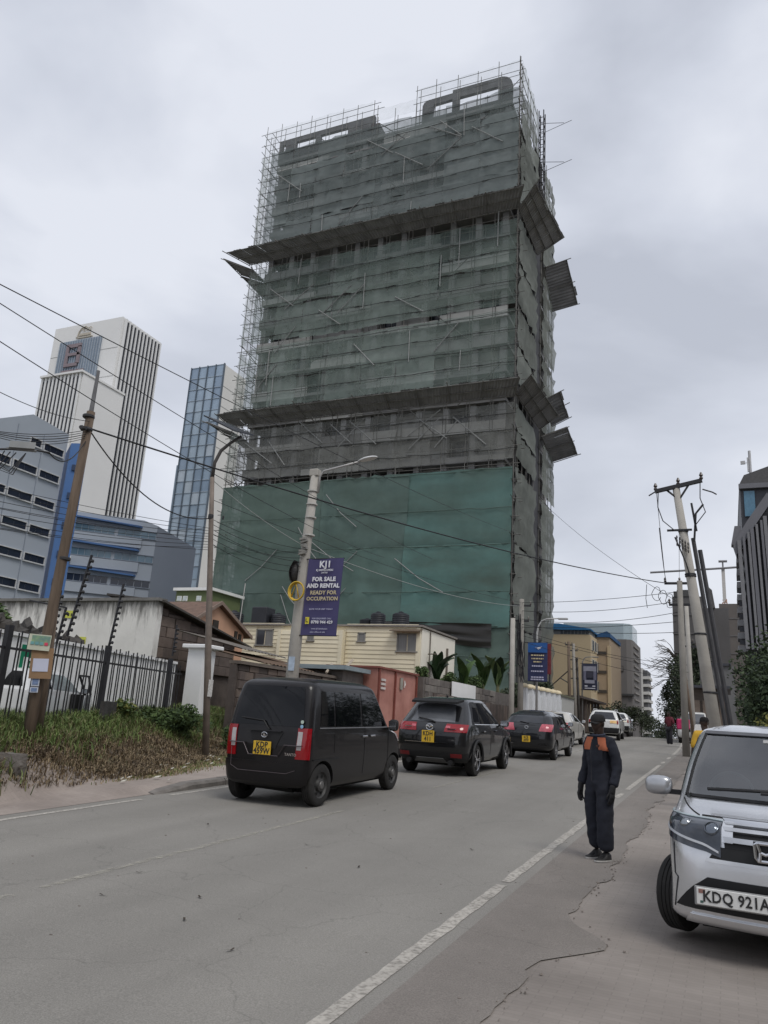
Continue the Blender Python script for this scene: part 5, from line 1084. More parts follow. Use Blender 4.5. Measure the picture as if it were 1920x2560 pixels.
b.tube([(-.62, 22, 6.9), (-.55, 22, 7.7), (-.35, 22, 7.95)], .03, 5); b.tube([(-.55, 22, 7.2), (-.65, 22, 8.0)], .03, 5); b.build('jumper_cable', ironm, rp_)
for i, (xb, xt, zt, r_) in enumerate(((.12, -.66, 7.1, .055), (.25, -.5, 6.8, .06))):
    b = MB(); b.tube([(xb, 22.5 + .2 * i, .4), (xt, 22.4 + .2 * i, zt)], r_, 8); tag(b.build('steel_prop', M('prop_dark', (.06, .06, .065), rough=.6, var=.3)), ('left dark steel prop leaning along the concrete power pole', 'right dark steel prop leaning along the concrete power pole')[i], 'prop', 'props beside the power pole')
upole('concrete_power_pole', 'power pole with a crossarm just beyond the leaning pole', -1.6, 34, 8.05, .15, .11, (0, 0), MT['pole_grey'], group='power poles on the right', arms=((.1, 1.2, .05), (1.0, .9, .05)))
upole('concrete_power_pole', 'slim pale power pole third along the right footway', -1.72, 45, 8.7, .15, .11, (-.1, 0), cpole, group='power poles on the right', arms=((2.2, .8, .1),))
upole('concrete_power_pole', 'grey pole fourth along the right footway', -2.4, 55, 8.2, .15, .11, (.1, 0), MT['pole_grey'], group='power poles on the right', arms=((.4, .8, .1),))
upole('wooden_pole', 'thin leaning wooden pole on the right below the dark building', -1.45, 40, 5.6, .08, .06, (-.45, 0), wood, group='power poles on the right')
# dark curtain-walled building with vertical fins
fnb = thing('finned_office_building', 'dark grey office building with vertical fins at the right edge', 'building', (6, 80, 1))
fcol = M('fin_grey', (.145, .145, .16), rough=.6, var=.12, scale=.3); fcd = M('fin_dark', (.05, .052, .062), rough=.5, var=.2, scale=.3)
b = MB(); b.box((2.0, 75.4, 1), (14, 95, 24.6)); b.build('wall', fcd, fnb)
b = MB(); b.prism([(1.95, 75.0, 24.6), (2.4, 75.0, 25.5), (5, 75.0, 26.4), (14, 75, 26.6), (14, 75, 24.6)], (0, 18, 0)); b.build('roof', M('roof_dark', (.09, .088, .09)), fnb)
b = MB(); b.box((1.9, 74.9, 24.2), (14, 75.3, 24.65)); b.build('cornice', fcol, fnb)
b = MB(); b.box((2.3, 75.2, 21.6), (3.2, 75.38, 24.0)); b.build('pane', M('bright_pane', (.10, .21, .30), rough=.1), fnb)
b = MB(); b.prism([(1.15, 74.6, 18.9), (2.4, 74.6, 21.0), (4.2, 74.6, 23.6), (4.6, 74.6, 22.9), (2.6, 74.6, 19.9), (1.4, 74.6, 17.9)], (0, 1.5, 0)); b.prism([(1.0, 74.7, 18.9), (1.35, 74.7, 20.6), (1.9, 74.7, 20.6), (1.9, 74.7, 18.5)], (0, 1.2, 0)); b.build('swept_canopy', fcol, fnb)
for i in range(11):
    x = 1.75 + i * .37; zt = 19.2 + i * .36 if i < 8 else 22.5; zb = 9.5 - .05 * i; b = MB(); b.obox((x + .03 * (i % 3), 74.75 + .05 * (i % 2), (zt + zb) / 2), (.10 + .05 * ((i * 7) % 3 == 0), 0, 0), (0, .35, 0), (-.10, 0, (zt - zb) / 2)); b.build('fin', fcol if i % 2 else M('fin_mid', (.19, .19, .20), var=.1), fnb)
for k in range(9):
    z = 9.4 + k * 1.15; b = MB(); b.box((1.1 + .04 * k, 76.0, z), (1.95, 79, z + .55)); b.build('balcony', M('fin_balcony', (.3, .3, .31)), fnb)
    b = MB(); b.box((1.25 + .04 * k, 75.95, z + .6), (1.75, 75.99, z + 1.05)); b.build('pane', fcd, fnb)
b = MB(); b.tube([(3.0, 75.5, 25.3), (3.0, 75.5, 28)], .12, 8); b.box((2.75, 75.3, 25.9), (2.88, 75.45, 27.3)); b.box((2.2, 75.3, 26.7), (2.6, 75.5, 27.0)); b.tube([(2.4, 75.4, 26.8), (2.8, 75.4, 26.8)], .03, 5); b.build('antenna', M('antenna_pale', (.45, .45, .46)), fnb)
db = thing('dark_netted_building', 'dark grey netted building under construction behind the power poles', 'building', (-3, 115, 0))
dk = M('far_net_dark', (.13, .125, .125), var=.15, scale=.3)
b = MB(); b.box((-6.2, 110, -2), (-2.5, 122, 20.0)); b.box((-2.5, 111, -2), (.7, 122, 18.6)); b.build('wall', dk, db)
b = MB(); b.box((-6.0, 109.9, 20.0), (-3.4, 112, 20.7)); b.box((-5.6, 110.2, 20.7), (-3.8, 112, 20.95)); b.build('roof_frame', M('far_steel', (.10, .10, .10)), db)
for k in range(6): b = MB(); z = 5 + k * 2.5; b.box((-6.25, 109.9, z), (-2.45, 110.0, z + .12)); b.build('slab_line', M('far_slab', (.17, .165, .165)), db)
b = MB(); b.prism([(-1.6, 110.8, 18.6), (-.9, 110.8, 18.6), (-1.2, 110.8, 21.0), (-1.6, 110.8, 21.4)], (0, 1, 0)); b.build('wall_stub', dk, db)
db2 = thing('brown_netted_building', 'brown netted block beside the crane on the right', 'building', (2, 150, 0)); b = MB(); b.box((-.6, 150, -2), (7, 160, 25.3)); b.build('wall', M('far_net_brown', (.135, .12, .11), var=.15, scale=.3), db2)
for k in range(7): b = MB(); z = 4 + k * 3.1; b.box((-.65, 149.9, z), (7, 150, z + .12)); b.build('slab_line', MT['far_slab'], db2)
gy = thing('grey_shop_building', 'low grey shop building with a rounded awning under the dark building', 'building', (-1, 70, 1))
b = MB(); b.box((-2.0, 70, 1), (.6, 76, 7.6)); b.build('wall', M('shop_grey', (.14, .14, .14), var=.2, scale=.6), gy); b = MB(); b.box((-1.9, 69.8, 7.6), (.4, 76, 7.8)); b.build('roof', fcd, gy); b = MB(); b.box((-1.8, 69.85, 3.5), (-.9, 69.98, 6.8)); b.build('dark_opening', M('far_dark'), gy)
rw = thing('roadside_shed', 'dark timber roadside shed behind the right-hand poles', 'building', (-1.0, 50, 1.3)); b = MB(); b.box((-1.9, 50, 1.2), (0, 56, 4.6)); b.build('wall', M('shed_brown', (.075, .06, .05), var=.4, scale=2), rw); b = MB(); b.box((-2.2, 49.5, 4.6), (.2, 56.5, 4.75)); b.build('roof', fcd, rw)
for i in range(4): b = MB(); b.box((-1.8 + i * .45, 49.9, 1.4), (-1.5 + i * .45, 49.98, 3.9)); b.build('board', M('shed_board', (.13, .10, .08), var=.3), rw)
# crane
cr_ = thing('tower_crane', 'distant orange tower crane behind the netted blocks', 'crane', (.7, 260, 0)); b = MB()
for x, y in ((.1, 260), (1.3, 260), (.1, 261.2), (1.3, 261.2)): b.tube([(x, y, -3), (x, y, 43)], .16, 4)
for k in range(23): z = k * 2 - 2; b.tube([(.1, 260, z), (1.3, 260, z + 2)], .1, 4); b.tube([(1.3, 261.2, z), (.1, 261.2, z + 2)], .1, 4); b.tube([(1.3, 260, z), (1.3, 261.2, z + 2)], .1, 4)
b.build('mast', M('crane_orange', (.42, .20, .12)), cr_); b = MB(); b.box((.2, 260.1, 43), (1.2, 261, 54)); b.build('upper_mast', M('crane_white', (.5, .48, .46)), cr_)
b = MB(); b.tube([(-21, 259, 52.6), (.7, 260, 53.8), (7, 260.2, 54.2)], .35, 5); b.tube([(-.5, 260, 56), (2, 260, 56)], .4, 5); b.tube([(.7, 260, 53), (.7, 260, 56)], .25, 5); b.build('jib', M('crane_grey', (.2, .2, .21)), cr_)
# unseen wall and offices beside the camera, added for dark reflections on cars
rwall = thing('added_reflection_wall', 'long unseen wall added on the right beside the camera for car reflections', 'wall', (7, 5, 0))
b = MB(); b.prism([(7, -30, -1.2), (7, 17, .3), (7, 17, 3.0), (7, -30, 1.6)], (.3, 0, 0)); b.build('wall', M('render_wall', (.30, .27, .23), var=.2, scale=1), rwall)
b = MB(); b.prism([(6.9, -30, 1.6), (6.9, 17, 3.0), (6.9, 17, 3.1), (6.9, -30, 1.7)], (.5, 0, 0)); b.build('coping', MT['wall_coping'], rwall)
for k in range(3):  # out-of-view blocks added to darken what the car paint mirrors
    bk = thing('added_reflection_block', 'unseen office block added for car reflections, %s on the right beside the camera' % ('behind', 'level', 'just ahead')[k], 'building', (15, -16 + 15 * k, 0)); y0 = -24 + 15.5 * k; h_ = (11, 14, 9)[k]
    b = MB(); b.box((11, y0, -2), (24, y0 + 13, h_)); b.build('wall', M('side_office_%d' % k, ((.30, .24, .2), (.34, .33, .32), (.28, .22, .17))[k], var=.15), bk)
    for f in range(int(h_ / 3)):
        for i in range(4): b = MB(); b.box((10.9, y0 + 1 + 3 * i, 1.2 + 3 * f), (11.05, y0 + 2.9 + 3 * i, 2.6 + 3 * f)); b.build('window', M('side_window_dark', (.04, .045, .055), rough=.15), bk)
# hedge and trees on the right
hm = [M('hedge_a', (.035, .058, .025), var=.35, scale=1.5), M('hedge_b', (.05, .075, .03), var=.35, scale=1.5), M('hedge_c', (.02, .033, .016), var=.35, scale=1.5), M('hedge_y', (.20, .19, .05), var=.3, scale=1.5)]
for i, (x, y, z, rx, ry, rz, n, nm, lab) in enumerate(((1.55, 24.5, 2.3, 1.35, 2.0, 2.2, 9000, 3, 'dense dark green hedge tree at the right edge behind the silver car'), (2.7, 30, 2.8, 2.3, 3.0, 2.7, 9000, 3, 'tall dark green hedge further back on the right'), (1.5, 36, 3.0, 1.7, 2.2, 2.6, 5000, 3, 'dark leafy hedge below the finned building'))):
    t = thing('hedge', lab, 'hedge', (x, y, g(y)), 0, 'hedges on the right'); b = MB(); crown(b, (x, y, g(y) + z * .8), (rx, ry, rz), n, .085 + .01 * i, 400 + i, nm, 22); b.build('foliage', hm[:nm], t); b = MB()
    for k in range(5): b.tube([(x + R.uniform(-.5, .5), y + R.uniform(-.5, .5), g(y) - .1), (x + R.uniform(-.8, .8), y + R.uniform(-.8, .8), g(y) + z)], [.05, .02], 5)
    b.build('stem', M('bark'), t)
t = thing('yellow_bush', 'yellow-green bush low in the dark hedge on the right', 'bush', (1.25, 20.5, g(20.5))); b = MB(); crown(b, (1.35, 21.0, 2.0), (.75, .9, .95), 3200, .06, 450, 3, 14); b.build('foliage', [hm[3], M('hedge_yg', (.11, .125, .035), var=.3), hm[1]], t); b = MB(); b.tube([(1.35, 21, .5), (1.35, 21, 1.8)], .04, 5); b.build('stem', M('bark'), t)
tree('street_tree', 'tall bare-branched tree above the road dip on the right', 'tree', (-4.2, 95, g(95)), 11.5, (2.8, 2.4, 3.8), 5200, .16, 500, far_leaf, group='trees on the right', tr=.25, limbs=16, zc=.75)
tree('street_tree', 'dark tree behind the far right-hand poles', 'tree', (-2.9, 78, g(78)), 8.5, (1.9, 1.9, 3.2), 4600, .14, 505, far_leaf, group='trees on the right', tr=.2)
tree('street_tree', 'dark dense tree low behind the right-hand poles', 'tree', (-3.1, 66, g(66)), 5.6, (1.5, 1.8, 2.2), 4200, .12, 511, far_leaf, group='trees on the right', tr=.16)
tree('street_tree', 'dark tree filling the gap above the road crest', 'tree', (-6.4, 118, g(118)), 9.0, (2.6, 2.6, 3.6), 4800, .17, 512, far_leaf, group='trees on the right', tr=.2)
br = MB(); rr = random.Random(3)
for i in range(26):
    s = Vector((-5.0, 95, 8 + rr.random() * 2.5)); e = s + Vector((-rr.uniform(1, 3.4), rr.uniform(-1, 1), rr.uniform(-1.6, 2.4))); br.tube([s, s.lerp(e, .5) + Vector((0, 0, .4)), e], [.06, .04, .015], 4)
    for k in range(3): q = s.lerp(e, rr.uniform(.4, 1)); br.tube([q, q + Vector((-rr.uniform(.3, 1), 0, rr.uniform(-.5, .6)))], [.03, .01], 3)
tag(br.build('bare_branches', M('bark')), 'bare branches reaching over the road at the right', 'branches')

# ------------------------------------------------------------ overhead cables
cab = M('cable_black', (.012, .012, .013), rough=.6)
palec = M('cable_pale', (.30, .32, .31), rough=.6)
def wire(A, B, sag, r, lab, mat=cab, n=22):
    A, B = Vector(A), Vector(B); b = MB(); P_ = [A.lerp(B, i / n) - Vector((0, 0, sag * 4 * (i / n) * (1 - i / n))) for i in range(n + 1)]
    if 'left edge' in lab or 'upper left' in lab or 'bundle' in lab or 'fourth thin' in lab: d_ = (P_[0] - P_[1]).normalized(); P_ = [P_[0] + d_ * 14 + Vector((0, 0, 1.2)), P_[0] + d_ * 7 + Vector((0, 0, .3))] + P_
    b.tube(P_, r, 5, False)
    return tag(b.build('overhead_cable', mat, smooth=True), lab, 'cable', 'overhead cables')
WPT = (-10.93, 10.27, 6.75); LPT = (-11.86, 15.6, 6.42); CPT = (-10.86, 18.8, 6.35); RP2 = (-2.1, 33.95, 7.95)
wire(WPT, RP2, .35, .019, 'thick black cable crossing in front of the tower to the right poles')
wire((-8.28, 5.61, 6.78), (-10.2, 41.9, 12.2), .25, .008, 'topmost thin black cable from the upper left edge')
wire((-8.26, 5.64, 6.57), (-11.2, 30, 8.4), .2, .007, 'second thin black cable from the upper left edge')
wire((-8.21, 5.71, 6.08), (-11.6, 26, 7.6), .3, .007, 'third thin black cable from the upper left edge')
wire((-8.14, 5.81, 5.4), (-10.93, 10.3, 6.9), .1, .006, 'fourth thin black cable ending at the wooden pole')
for i in range(5): wire((-8.6 - .1 * i, 5.6, 4.9 + .09 * i), (WPT[0], WPT[1], 6.72 - .04 * i), .16 + .05 * i, .006 + .002 * (i == 2), 'slack black cable %s to the wooden pole from the left edge' % ('lowest', 'second lowest', 'third lowest', 'fourth lowest', 'highest')[i])
wire(WPT, LPT, .55, .014, 'twisted black service cable from the wooden pole to the lamp post')
for i in range(9):
    z = 5.6 - .11 * i; wire((WPT[0] - 1.5, WPT[1] - 4, z - .35), (LPT[0], LPT[1], 6.15 - .07 * i), .12 + .04 * (i % 4), .006, 'telephone wire number %s down in the bundle left of the lamp post' % ('one', 'two', 'three', 'four', 'five', 'six', 'seven', 'eight', 'nine')[i])
for i in range(6): wire((LPT[0], LPT[1], 6.4 - .12 * i), (CPT[0] - .1, CPT[1], 6.3 - .13 * i), .12 + .05 * (i % 3), .007, 'drooping wire %s from the lamp post to the concrete pole' % ('at the very top', 'second from top', 'third from top', 'fourth from top', 'fifth from top', 'at the bottom')[i])
wire((-11.9, 15.56, 7.4), CPT, .1, .010, 'pale wire sloping from high on the lamp post to the concrete pole', palec)
wire(CPT, (-10.2, 41.8, 8.2), .35, .012, 'pale wire running from the concrete pole along the netting', palec)
wire((-11.88, 15.58, 6.9), (-10.2, 41.8, 8.4), .3, .008, 'dark wire above the pale one along the green netting')
for i in range(8): wire((-10.2, 41.85, 8.4 - .45 * i if i < 4 else 7.2 - .3 * (i - 4)), (-1.6 - .2 * (i % 2), 34 if i < 5 else 45, 7.6 - .42 * i), .12 + .1 * (i % 3), .012, 'road crossing wire %s between left and right poles' % ('highest', 'second', 'third', 'fourth', 'fifth', 'sixth', 'seventh', 'lowest')[i])
wire(RP2, (-1.5, 21.9, 7.3), .3, .012, 'loose dark wire from the second right pole to the leaning pole'); wire((-1.55, 21.9, 8.4), (-2.15, 33.9, 8.1), .05, .008, 'thin line between the crossarms of the right poles, left side'); wire((-.95, 21.9, 8.6), (-1.6, 33.9, 8.2), .05, .008, 'thin line between the crossarms of the right poles, middle')
wire((-17.1, 77, 25), (-1.75, 45, 8.6), .6, .014, 'long thin wire from the tower scaffold down to the right poles')
b = MB(); rr = random.Random(4)
for k in range(3): b.tube([(-2.5 + .25 * k + .22 * cos(a) * rr.uniform(.6, 1), 33.9, 7.5 - .15 * k + .3 * sin(a)) for a in [i * pi / 6 for i in range(12)]], .012, 4, False)
b.tube([(-2.9, 33.9, 7.9), (-2.95, 33.9, 7.3), (-2.9, 33.9, 6.9)], .012, 4, False); tag(b.build('cable_loop', cab), 'tangled loops of spare cable hanging at the right crossarm', 'cable')
jb = thing('cable_junction_box', 'grey cable junction box hanging among wires at the left edge', 'junction box', (-8.9, 7.0, 5.2))
b = MB(); b.obox((-8.53, 6.95, 4.99), (.10, .12, .02), (-.05, .04, 0), (0, 0, .045)); b.build('housing', M('box_grey', (.30, .31, .31), var=.12), jb); b = MB(); b.obox((-8.53, 6.95, 4.935), (.115, .14, .02), (-.02, .018, 0), (0, 0, .01)); b.build('lid', M('box_grey_dark', (.2, .2, .2)), jb); b = MB(); b.tube([(-8.75, 6.66, 4.86), (-8.6, 6.86, 4.92), (-8.4, 7.12, 4.97), (-8.32, 7.22, 4.97)], .014, 6); b.build('clamp', ironm, jb)
b = MB(); rr = random.Random(2)
for k in range(3): b.tube([(-8.66 + .05 * k, 6.8 + .05 * k, 4.88), (-8.7 + .03 * k, 6.76, 4.7 - .05 * k), (-8.6 + .04 * k, 6.88, 4.62 - .03 * k), (-8.5, 7.0, 4.9)], .008, 5, False)
b.build('slack_cable', ironm, jb)
wire((-8.32, 7.22, 4.97), (WPT[0], WPT[1], 6.5), .25, .010, 'black cable that carries the grey junction box')
# ------------------------------------------------------------ vehicles
tyre_m = M('tyre_rubber', (.022, .021, .020), rough=.85, var=.3, scale=14, bump=.2)
cglass = M('car_glass', (.004, .0045, .006), rough=.04, var=.2, scale=2, spec=.35)
trimb = M('car_trim_black', (.011, .011, .012), rough=.6, var=.15, scale=8)
chrome = M('chrome', (.62, .63, .65), rough=.12, metal=1., var=.05)
redl = M('tail_red', (.26, .005, .010), rough=.12, var=.15, scale=12, coat=.6); pinkl = M('tail_pink', (.48, .10, .13), rough=.12, var=.3, scale=14, coat=.6); clearl = M('lamp_clear', (.42, .40, .40), rough=.12, var=.2, scale=16, coat=.6)
under_m = M('underbody', (.008, .008, .008), rough=.9)
plate_y = M('plate_yellow', (.66, .42, .035), rough=.5, var=.08); plate_w = M('plate_white', (.72, .72, .70), rough=.45, var=.04); ink = M('ink', (.012, .012, .012))
def paint(key, c=None, coat=1., metal=.0, rough=.4): return M(key, c, rough=rough, var=.05, scale=2, metal=metal, coat=coat, spec=.25)
KEYS = ('yf', 'zf', 'yr', 'zr', 'w', 'rcf', 'rcr', 'bf', 'br', 'tp')
class Car:
    def __init__(s, name, label, levels, mat, loc, rz=0, pitch=None, wheels=None, wr=.28, tw_=.165, cat='car', group=None, rim='steel', steer=0., hole=None):
        s.L = [dict(zip(KEYS, l)) for l in levels]; s.K = len(s.L) - 1
        s.root = thing(name, label, cat, loc, rz, group); s.mat = mat
        if pitch is not None: s.root.rotation_euler = (pitch, 0, rz); s.root.rotation_mode = 'XYZ'
        s.wheels = wheels; s.wr = wr; s.body(hole); s.wheelset(wr, tw_, rim, steer)
    def lev(s, t):
        t = max(0, min(s.K, t)); i = min(int(t), s.K - 1); f = t - i; o = {}
        a, b, c, d = s.L[max(0, i - 1)], s.L[i], s.L[i + 1], s.L[min(s.K, i + 2)]
        for k in KEYS:
            m1 = (c[k] - a[k]) * .5 * .75; m2 = (d[k] - b[k]) * .5 * .75
            dl = c[k] - b[k]
            if dl * m1 <= 0: m1 = 0
            if dl * m2 <= 0: m2 = 0
            lim = 2.5 * abs(dl); m1 = max(-lim, min(lim, m1)); m2 = max(-lim, min(lim, m2))
            o[k] = (2 * f ** 3 - 3 * f * f + 1) * b[k] + (f ** 3 - 2 * f * f + f) * m1 + (-2 * f ** 3 + 3 * f * f) * c[k] + (f ** 3 - f * f) * m2
        return o
    def geo(s, o):
        we = o['w'] - o['tp']; cf = o['yf'] - o['bf'] * ((we - o['rcf']) / we) ** 2 - o['rcf']; cr = o['yr'] + o['br'] * ((we - o['rcr']) / we) ** 2 + o['rcr']
        return we, cf, cr
    def P(s, t, q, side=1):
        o = s.lev(t); we, cf, cr = s.geo(o)
        if q < .2: x = (we - o['rcf']) * q / .2; y = o['yf'] - o['bf'] * (x / we) ** 2
        elif q < .3: a = (q - .2) / .1 * pi / 2; x = we - o['rcf'] + o['rcf'] * sin(a); y = cf + o['rcf'] * cos(a)
        elif q <= .7: y = cf + (cr - cf) * (q - .3) / .4; x = we + o['tp'] * (1 - ((q - .5) / .2) ** 2)
        elif q < .8: a = (.8 - q) / .1 * pi / 2; x = we - o['rcr'] + o['rcr'] * sin(a); y = cr - o['rcr'] * cos(a)
        else: x = (we - o['rcr']) * (1 - q) / .2; y = o['yr'] + o['br'] * (x / we) ** 2
        f = (y - o['yr']) / (o['yf'] - o['yr']); z = o['zr'] + (o['zf'] - o['zr']) * f
        return Vector((side * x, y, z))
    def sof(s, t, y):
        o = s.lev(t); we, cf, cr = s.geo(o); return .3 + .4 * max(-.02, min(1.02, (cf - y) / (cf - cr)))
    def N(s, t, q, side=1):
        e = 1e-3; p = s.P(t, q, side); a = s.P(min(s.K, t + .02), q, side) - s.P(max(0, t - .02), q, side); b = s.P(t, min(1, q + e), side) - s.P(t, max(0, q - e), side)
        n = a.cross(b)
        if n.length < 1e-9: return Vector((0, 0, 1))
        n.normalize(); c = Vector((p.x, p.y * .35, p.z - .7))
        return n if n.dot(c) > 0 else -n
    def body(s, hole):
        import bmesh
        nt_ = s.K * 5; qs = [i / 10 * .2 for i in range(10)] + [.2 + i / 7 * .1 for i in range(7)] + [.3 + i / 22 * .4 for i in range(22)] + [.7 + i / 7 * .1 for i in range(7)] + [.8 + i / 10 * .2 for i in range(11)]
        vs = []; ring = [(q, 1) for q in qs] + [(q, -1) for q in qs[-2:0:-1]]; n = len(ring)
        for j in range(nt_ + 1):
            t = j / 5; 
            for q, sd in ring: vs.append(s.P(t, q, sd))
        fs = [(j * n + i, (j + 1) * n + i, (j + 1) * n + (i + 1) % n, j * n + (i + 1) % n) for j in range(nt_) for i in range(n)]
        top = len(vs); vs.append(Vector((0, (s.L[-1]['yf'] + s.L[-1]['yr']) / 2, max(s.L[-1]['zf'], s.L[-1]['zr']) + .004))); bot = len(vs); vs.append(Vector((0, 0, s.L[0]['zf'])))
        for i in range(n): fs.append((nt_ * n + i, top, nt_ * n + (i + 1) % n)); fs.append((i, (i + 1) % n, bot))
        mb = MB(); mb.add(vs, fs); me = mb.mesh('body'); 
        bm = bmesh.new(); bm.from_mesh(me); bmesh.ops.recalc_face_normals(bm, faces=bm.faces); bm.to_mesh(me); bm.free()
        me.materials.append(s.mat); me.materials.append(under_m)
        tmp = bpy.data.objects.new('tmp', me); col.objects.link(tmp); cut = []
        for (x, y) in s.wheels:
            c = MB(); sg = 1 if x > 0 else -1; c.cm = 0; prof = [(s.wr + .055, abs(x) - .27), (s.wr + .055, abs(x) + .35)]
            c.lathe([(r, sg * h) for r, h in prof], (0, y, s.wr - .01), 'x', 32); cm = c.mesh('cut'); cm.materials.append(under_m)
            bm = bmesh.new(); bm.from_mesh(cm); bmesh.ops.recalc_face_normals(bm, faces=bm.faces); bm.to_mesh(cm); bm.free()
            co = bpy.data.objects.new('cut', cm); col.objects.link(co); md = tmp.modifiers.new('b', 'BOOLEAN'); md.object = co; md.operation = 'DIFFERENCE'; md.solver = 'EXACT'; md.material_mode = 'TRANSFER'; cut.append(co)
        dg = bpy.context.evaluated_depsgraph_get(); m2 = bpy.data.meshes.new_from_object(tmp.evaluated_get(dg)); m2.name = 'body'
        for o in [tmp] + cut: bpy.data.objects.remove(o)
        if hole:
            bm = bmesh.new(); bm.from_mesh(m2); bmesh.ops.delete(bm, geom=[f for f in bm.faces if hole(f.calc_center_median(), f.normal)], context='FACES'); bm.to_mesh(m2); bm.free()
        m2.polygons.foreach_set('use_smooth', [True] * len(m2.polygons)); sharp(m2, 38)
        s.bodyo = link('body', m2, s.root)
        z0 = s.L[0]['zf']; b = MB(); b.box((-s.L[0]['w'] * .75, s.L[0]['yr'] * .8, z0 - .06), (s.L[0]['w'] * .75, s.L[0]['yf'] * .8, z0 + .2)); b.build('underbody', under_m, s.root, local=True)
    def patch(s, name, fn, mat, off=.006, nu=8, nv=6, parent=None, both=False):
        b = MB(); vs = []
        for j in range(nv + 1):
            for i in range(nu + 1):
                t, q, sd = fn(i / nu, j / nv); vs.append(s.P(t, q, sd) + s.N(t, q, sd) * off)
        n = nu + 1; b.add(vs, [(j * n + i, j * n + i + 1, (j + 1) * n + i + 1, (j + 1) * n + i) for j in range(nv) for i in range(nu)])
        f0 = b.f[0]; p0, p1, p2 = (Vector(b.v[k]) for k in f0[:3]); tq = fn(.5 / nu, .5 / nv)
        if (p1 - p0).cross(p2 - p0).dot(s.N(*tq)) < 0: b.f = [f[::-1] for f in b.f]
        rim = [i for i in range(n)] + [j * n + nu for j in range(1, nv + 1)] + [nv * n + i for i in range(nu - 1, -1, -1)] + [j * n for j in range(nv - 1, 0, -1)]
        k = len(b.v); 
        for r_ in rim:
            j, i = divmod(r_, n); t, q, sd = fn(i / nu, j / nv); b.v.append(tuple(s.P(t, q, sd) - s.N(t, q, sd) * .012))
        m = len(rim)
        for a in range(m): b.f.append((rim[a], rim[(a + 1) % m], k + (a + 1) % m, k + a)); b.m.append(0)
        return b.build(name, mat, parent or s.root, smooth=False, local=True, auto=45)
    def side_win(s, t0, t1, ya0, ya1, yb0, yb1, name='side_window', mat=None, off=.006, sides=(1, -1), parent=None):  # bottom from ya0..yb0, top ya1..yb1
        for sd in sides:
            def fn(u, v):
                t = lerp(t0, t1, v); y = lerp(lerp(ya0, ya1, v), lerp(yb0, yb1, v), u); return t, s.sof(t, y), sd
            s.patch(name, fn, mat or cglass, off, 10, 8, parent)
    def end_win(s, t0, t1, q0, q1, front, name, mat=None, off=.006, nu=18):
        def fn(u, v):
            k = (u - .5) * 2; sd = 1 if k >= 0 else -1; qm = lerp(q0, q1, v); return lerp(t0, t1, v), (abs(k) * qm if front else 1 - abs(k) * qm), sd
        return s.patch(name, fn, mat or cglass, off, nu, 8)
    def corner(s, name, t0, t1, q0, q1, mat, off=.01, sides=(1, -1), skew=0., taper=0., parent=None):
        r = []
        for sd in sides:
            def fn(u, v): return lerp(t0, t1, v), lerp(q0 + taper * v, q1 - taper * v, u) + skew * v, sd
            r.append(s.patch(name, fn, mat, off, 8, 6, parent))
        return r
    def seam(s, pts, r=.005, mat=None, name='seam', sides=(1, -1), off=.002):
        for sd in sides:
            b = MB(); b.tube([s.P(t, q, sd) + s.N(t, q, sd) * off for t, q in pts], r, 4, False); b.build(name, mat or trimb, s.root, local=True)
    def wheelset(s, r, w_, rim, steer):
        protos = {}
        def make(parent, x, y):
            sg = 1 if x > 0 else -1; t = MB()
            prof = [(r * .62, -w_ * .46), (r * .8, -w_ * .5), (r * .95, -w_ * .46), (r, -w_ * .36)]
            for k in (-.22, -.02, .18): prof += [(r, w_ * (k - .06)), (r - .008, w_ * (k - .05)), (r - .008, w_ * (k - .02)), (r, w_ * (k - .01))]
            prof += [(r, w_ * .36), (r * .95, w_ * .46), (r * .8, w_ * .5), (r * .62, w_ * .46)]
            e = bpy.data.objects.new('wheel', None); col.objects.link(e); e.parent = parent; e.location = (x, y, r); 
            if y > 0 and steer: e.rotation_euler = (0, 0, steer)
            t.lathe(prof, (0, 0, 0), 'x', 40, False); t.build('tyre', tyre_m, e, local=True, auto=40)
            d = MB(); o = sg * w_ * .5; rimr = r * .66
            if rim == 'steel':
                d.lathe([(rimr, 0), (rimr * .96, o * .9), (rimr * .86, o * .55), (rimr * .5, o * .5), (rimr * .44, o * .95), (rimr * .3, o * 1.05), (rimr * .06, o * 1.05)], (0, 0, 0), 'x', 30); d.build('rim', M('rim_steel', (.045, .044, .043), rough=.55, var=.3, scale=20), e, local=True, auto=35)
                h = MB(); h.lathe([(rimr * .3, o * 1.0), (rimr * .26, o * 1.2), (rimr * .1, o * 1.25)], (0, 0, 0), 'x', 16); h.build('hub_cap', M('hub_grey', (.16, .155, .15), rough=.5, metal=.4), e, local=True, auto=40)
                for k in range(6):
                    a = k * pi / 3; h = MB(); h.lathe([(.022, o * .62), (.022, o * .66)], (0, rimr * .68 * cos(a), rimr * .68 * sin(a)), 'x', 8); h.build('rim_hole', under_m, e, local=True)
            else:
                d.lathe([(rimr, 0), (rimr * 1.0, o * .95), (rimr * .93, o * .95), (rimr * .9, o * .4), (rimr * .05, o * .35)], (0, 0, 0), 'x', 30); d.build('rim_barrel', M('rim_dark', (.035, .035, .038), rough=.4, metal=.5), e, local=True, auto=35)
                n = 5 if rim == 'alloy5' else 10; al = M('alloy', (.55, .55, .57), rough=.25, metal=.9, var=.1)
                for k in range(n):
                    for da in ((-.11, .11) if n == 5 else (0,)):
                        a = 2 * pi * k / n + da; h = MB(); ca, sa = cos(a), sin(a); h.obox((o * .88, rimr * .53 * ca, rimr * .53 * sa), (w_ * .03, 0, 0), (0, -sa * rimr * .05, ca * rimr * .05), (0, ca * rimr * .42, sa * rimr * .42)); h.build('spoke', al, e, local=True)
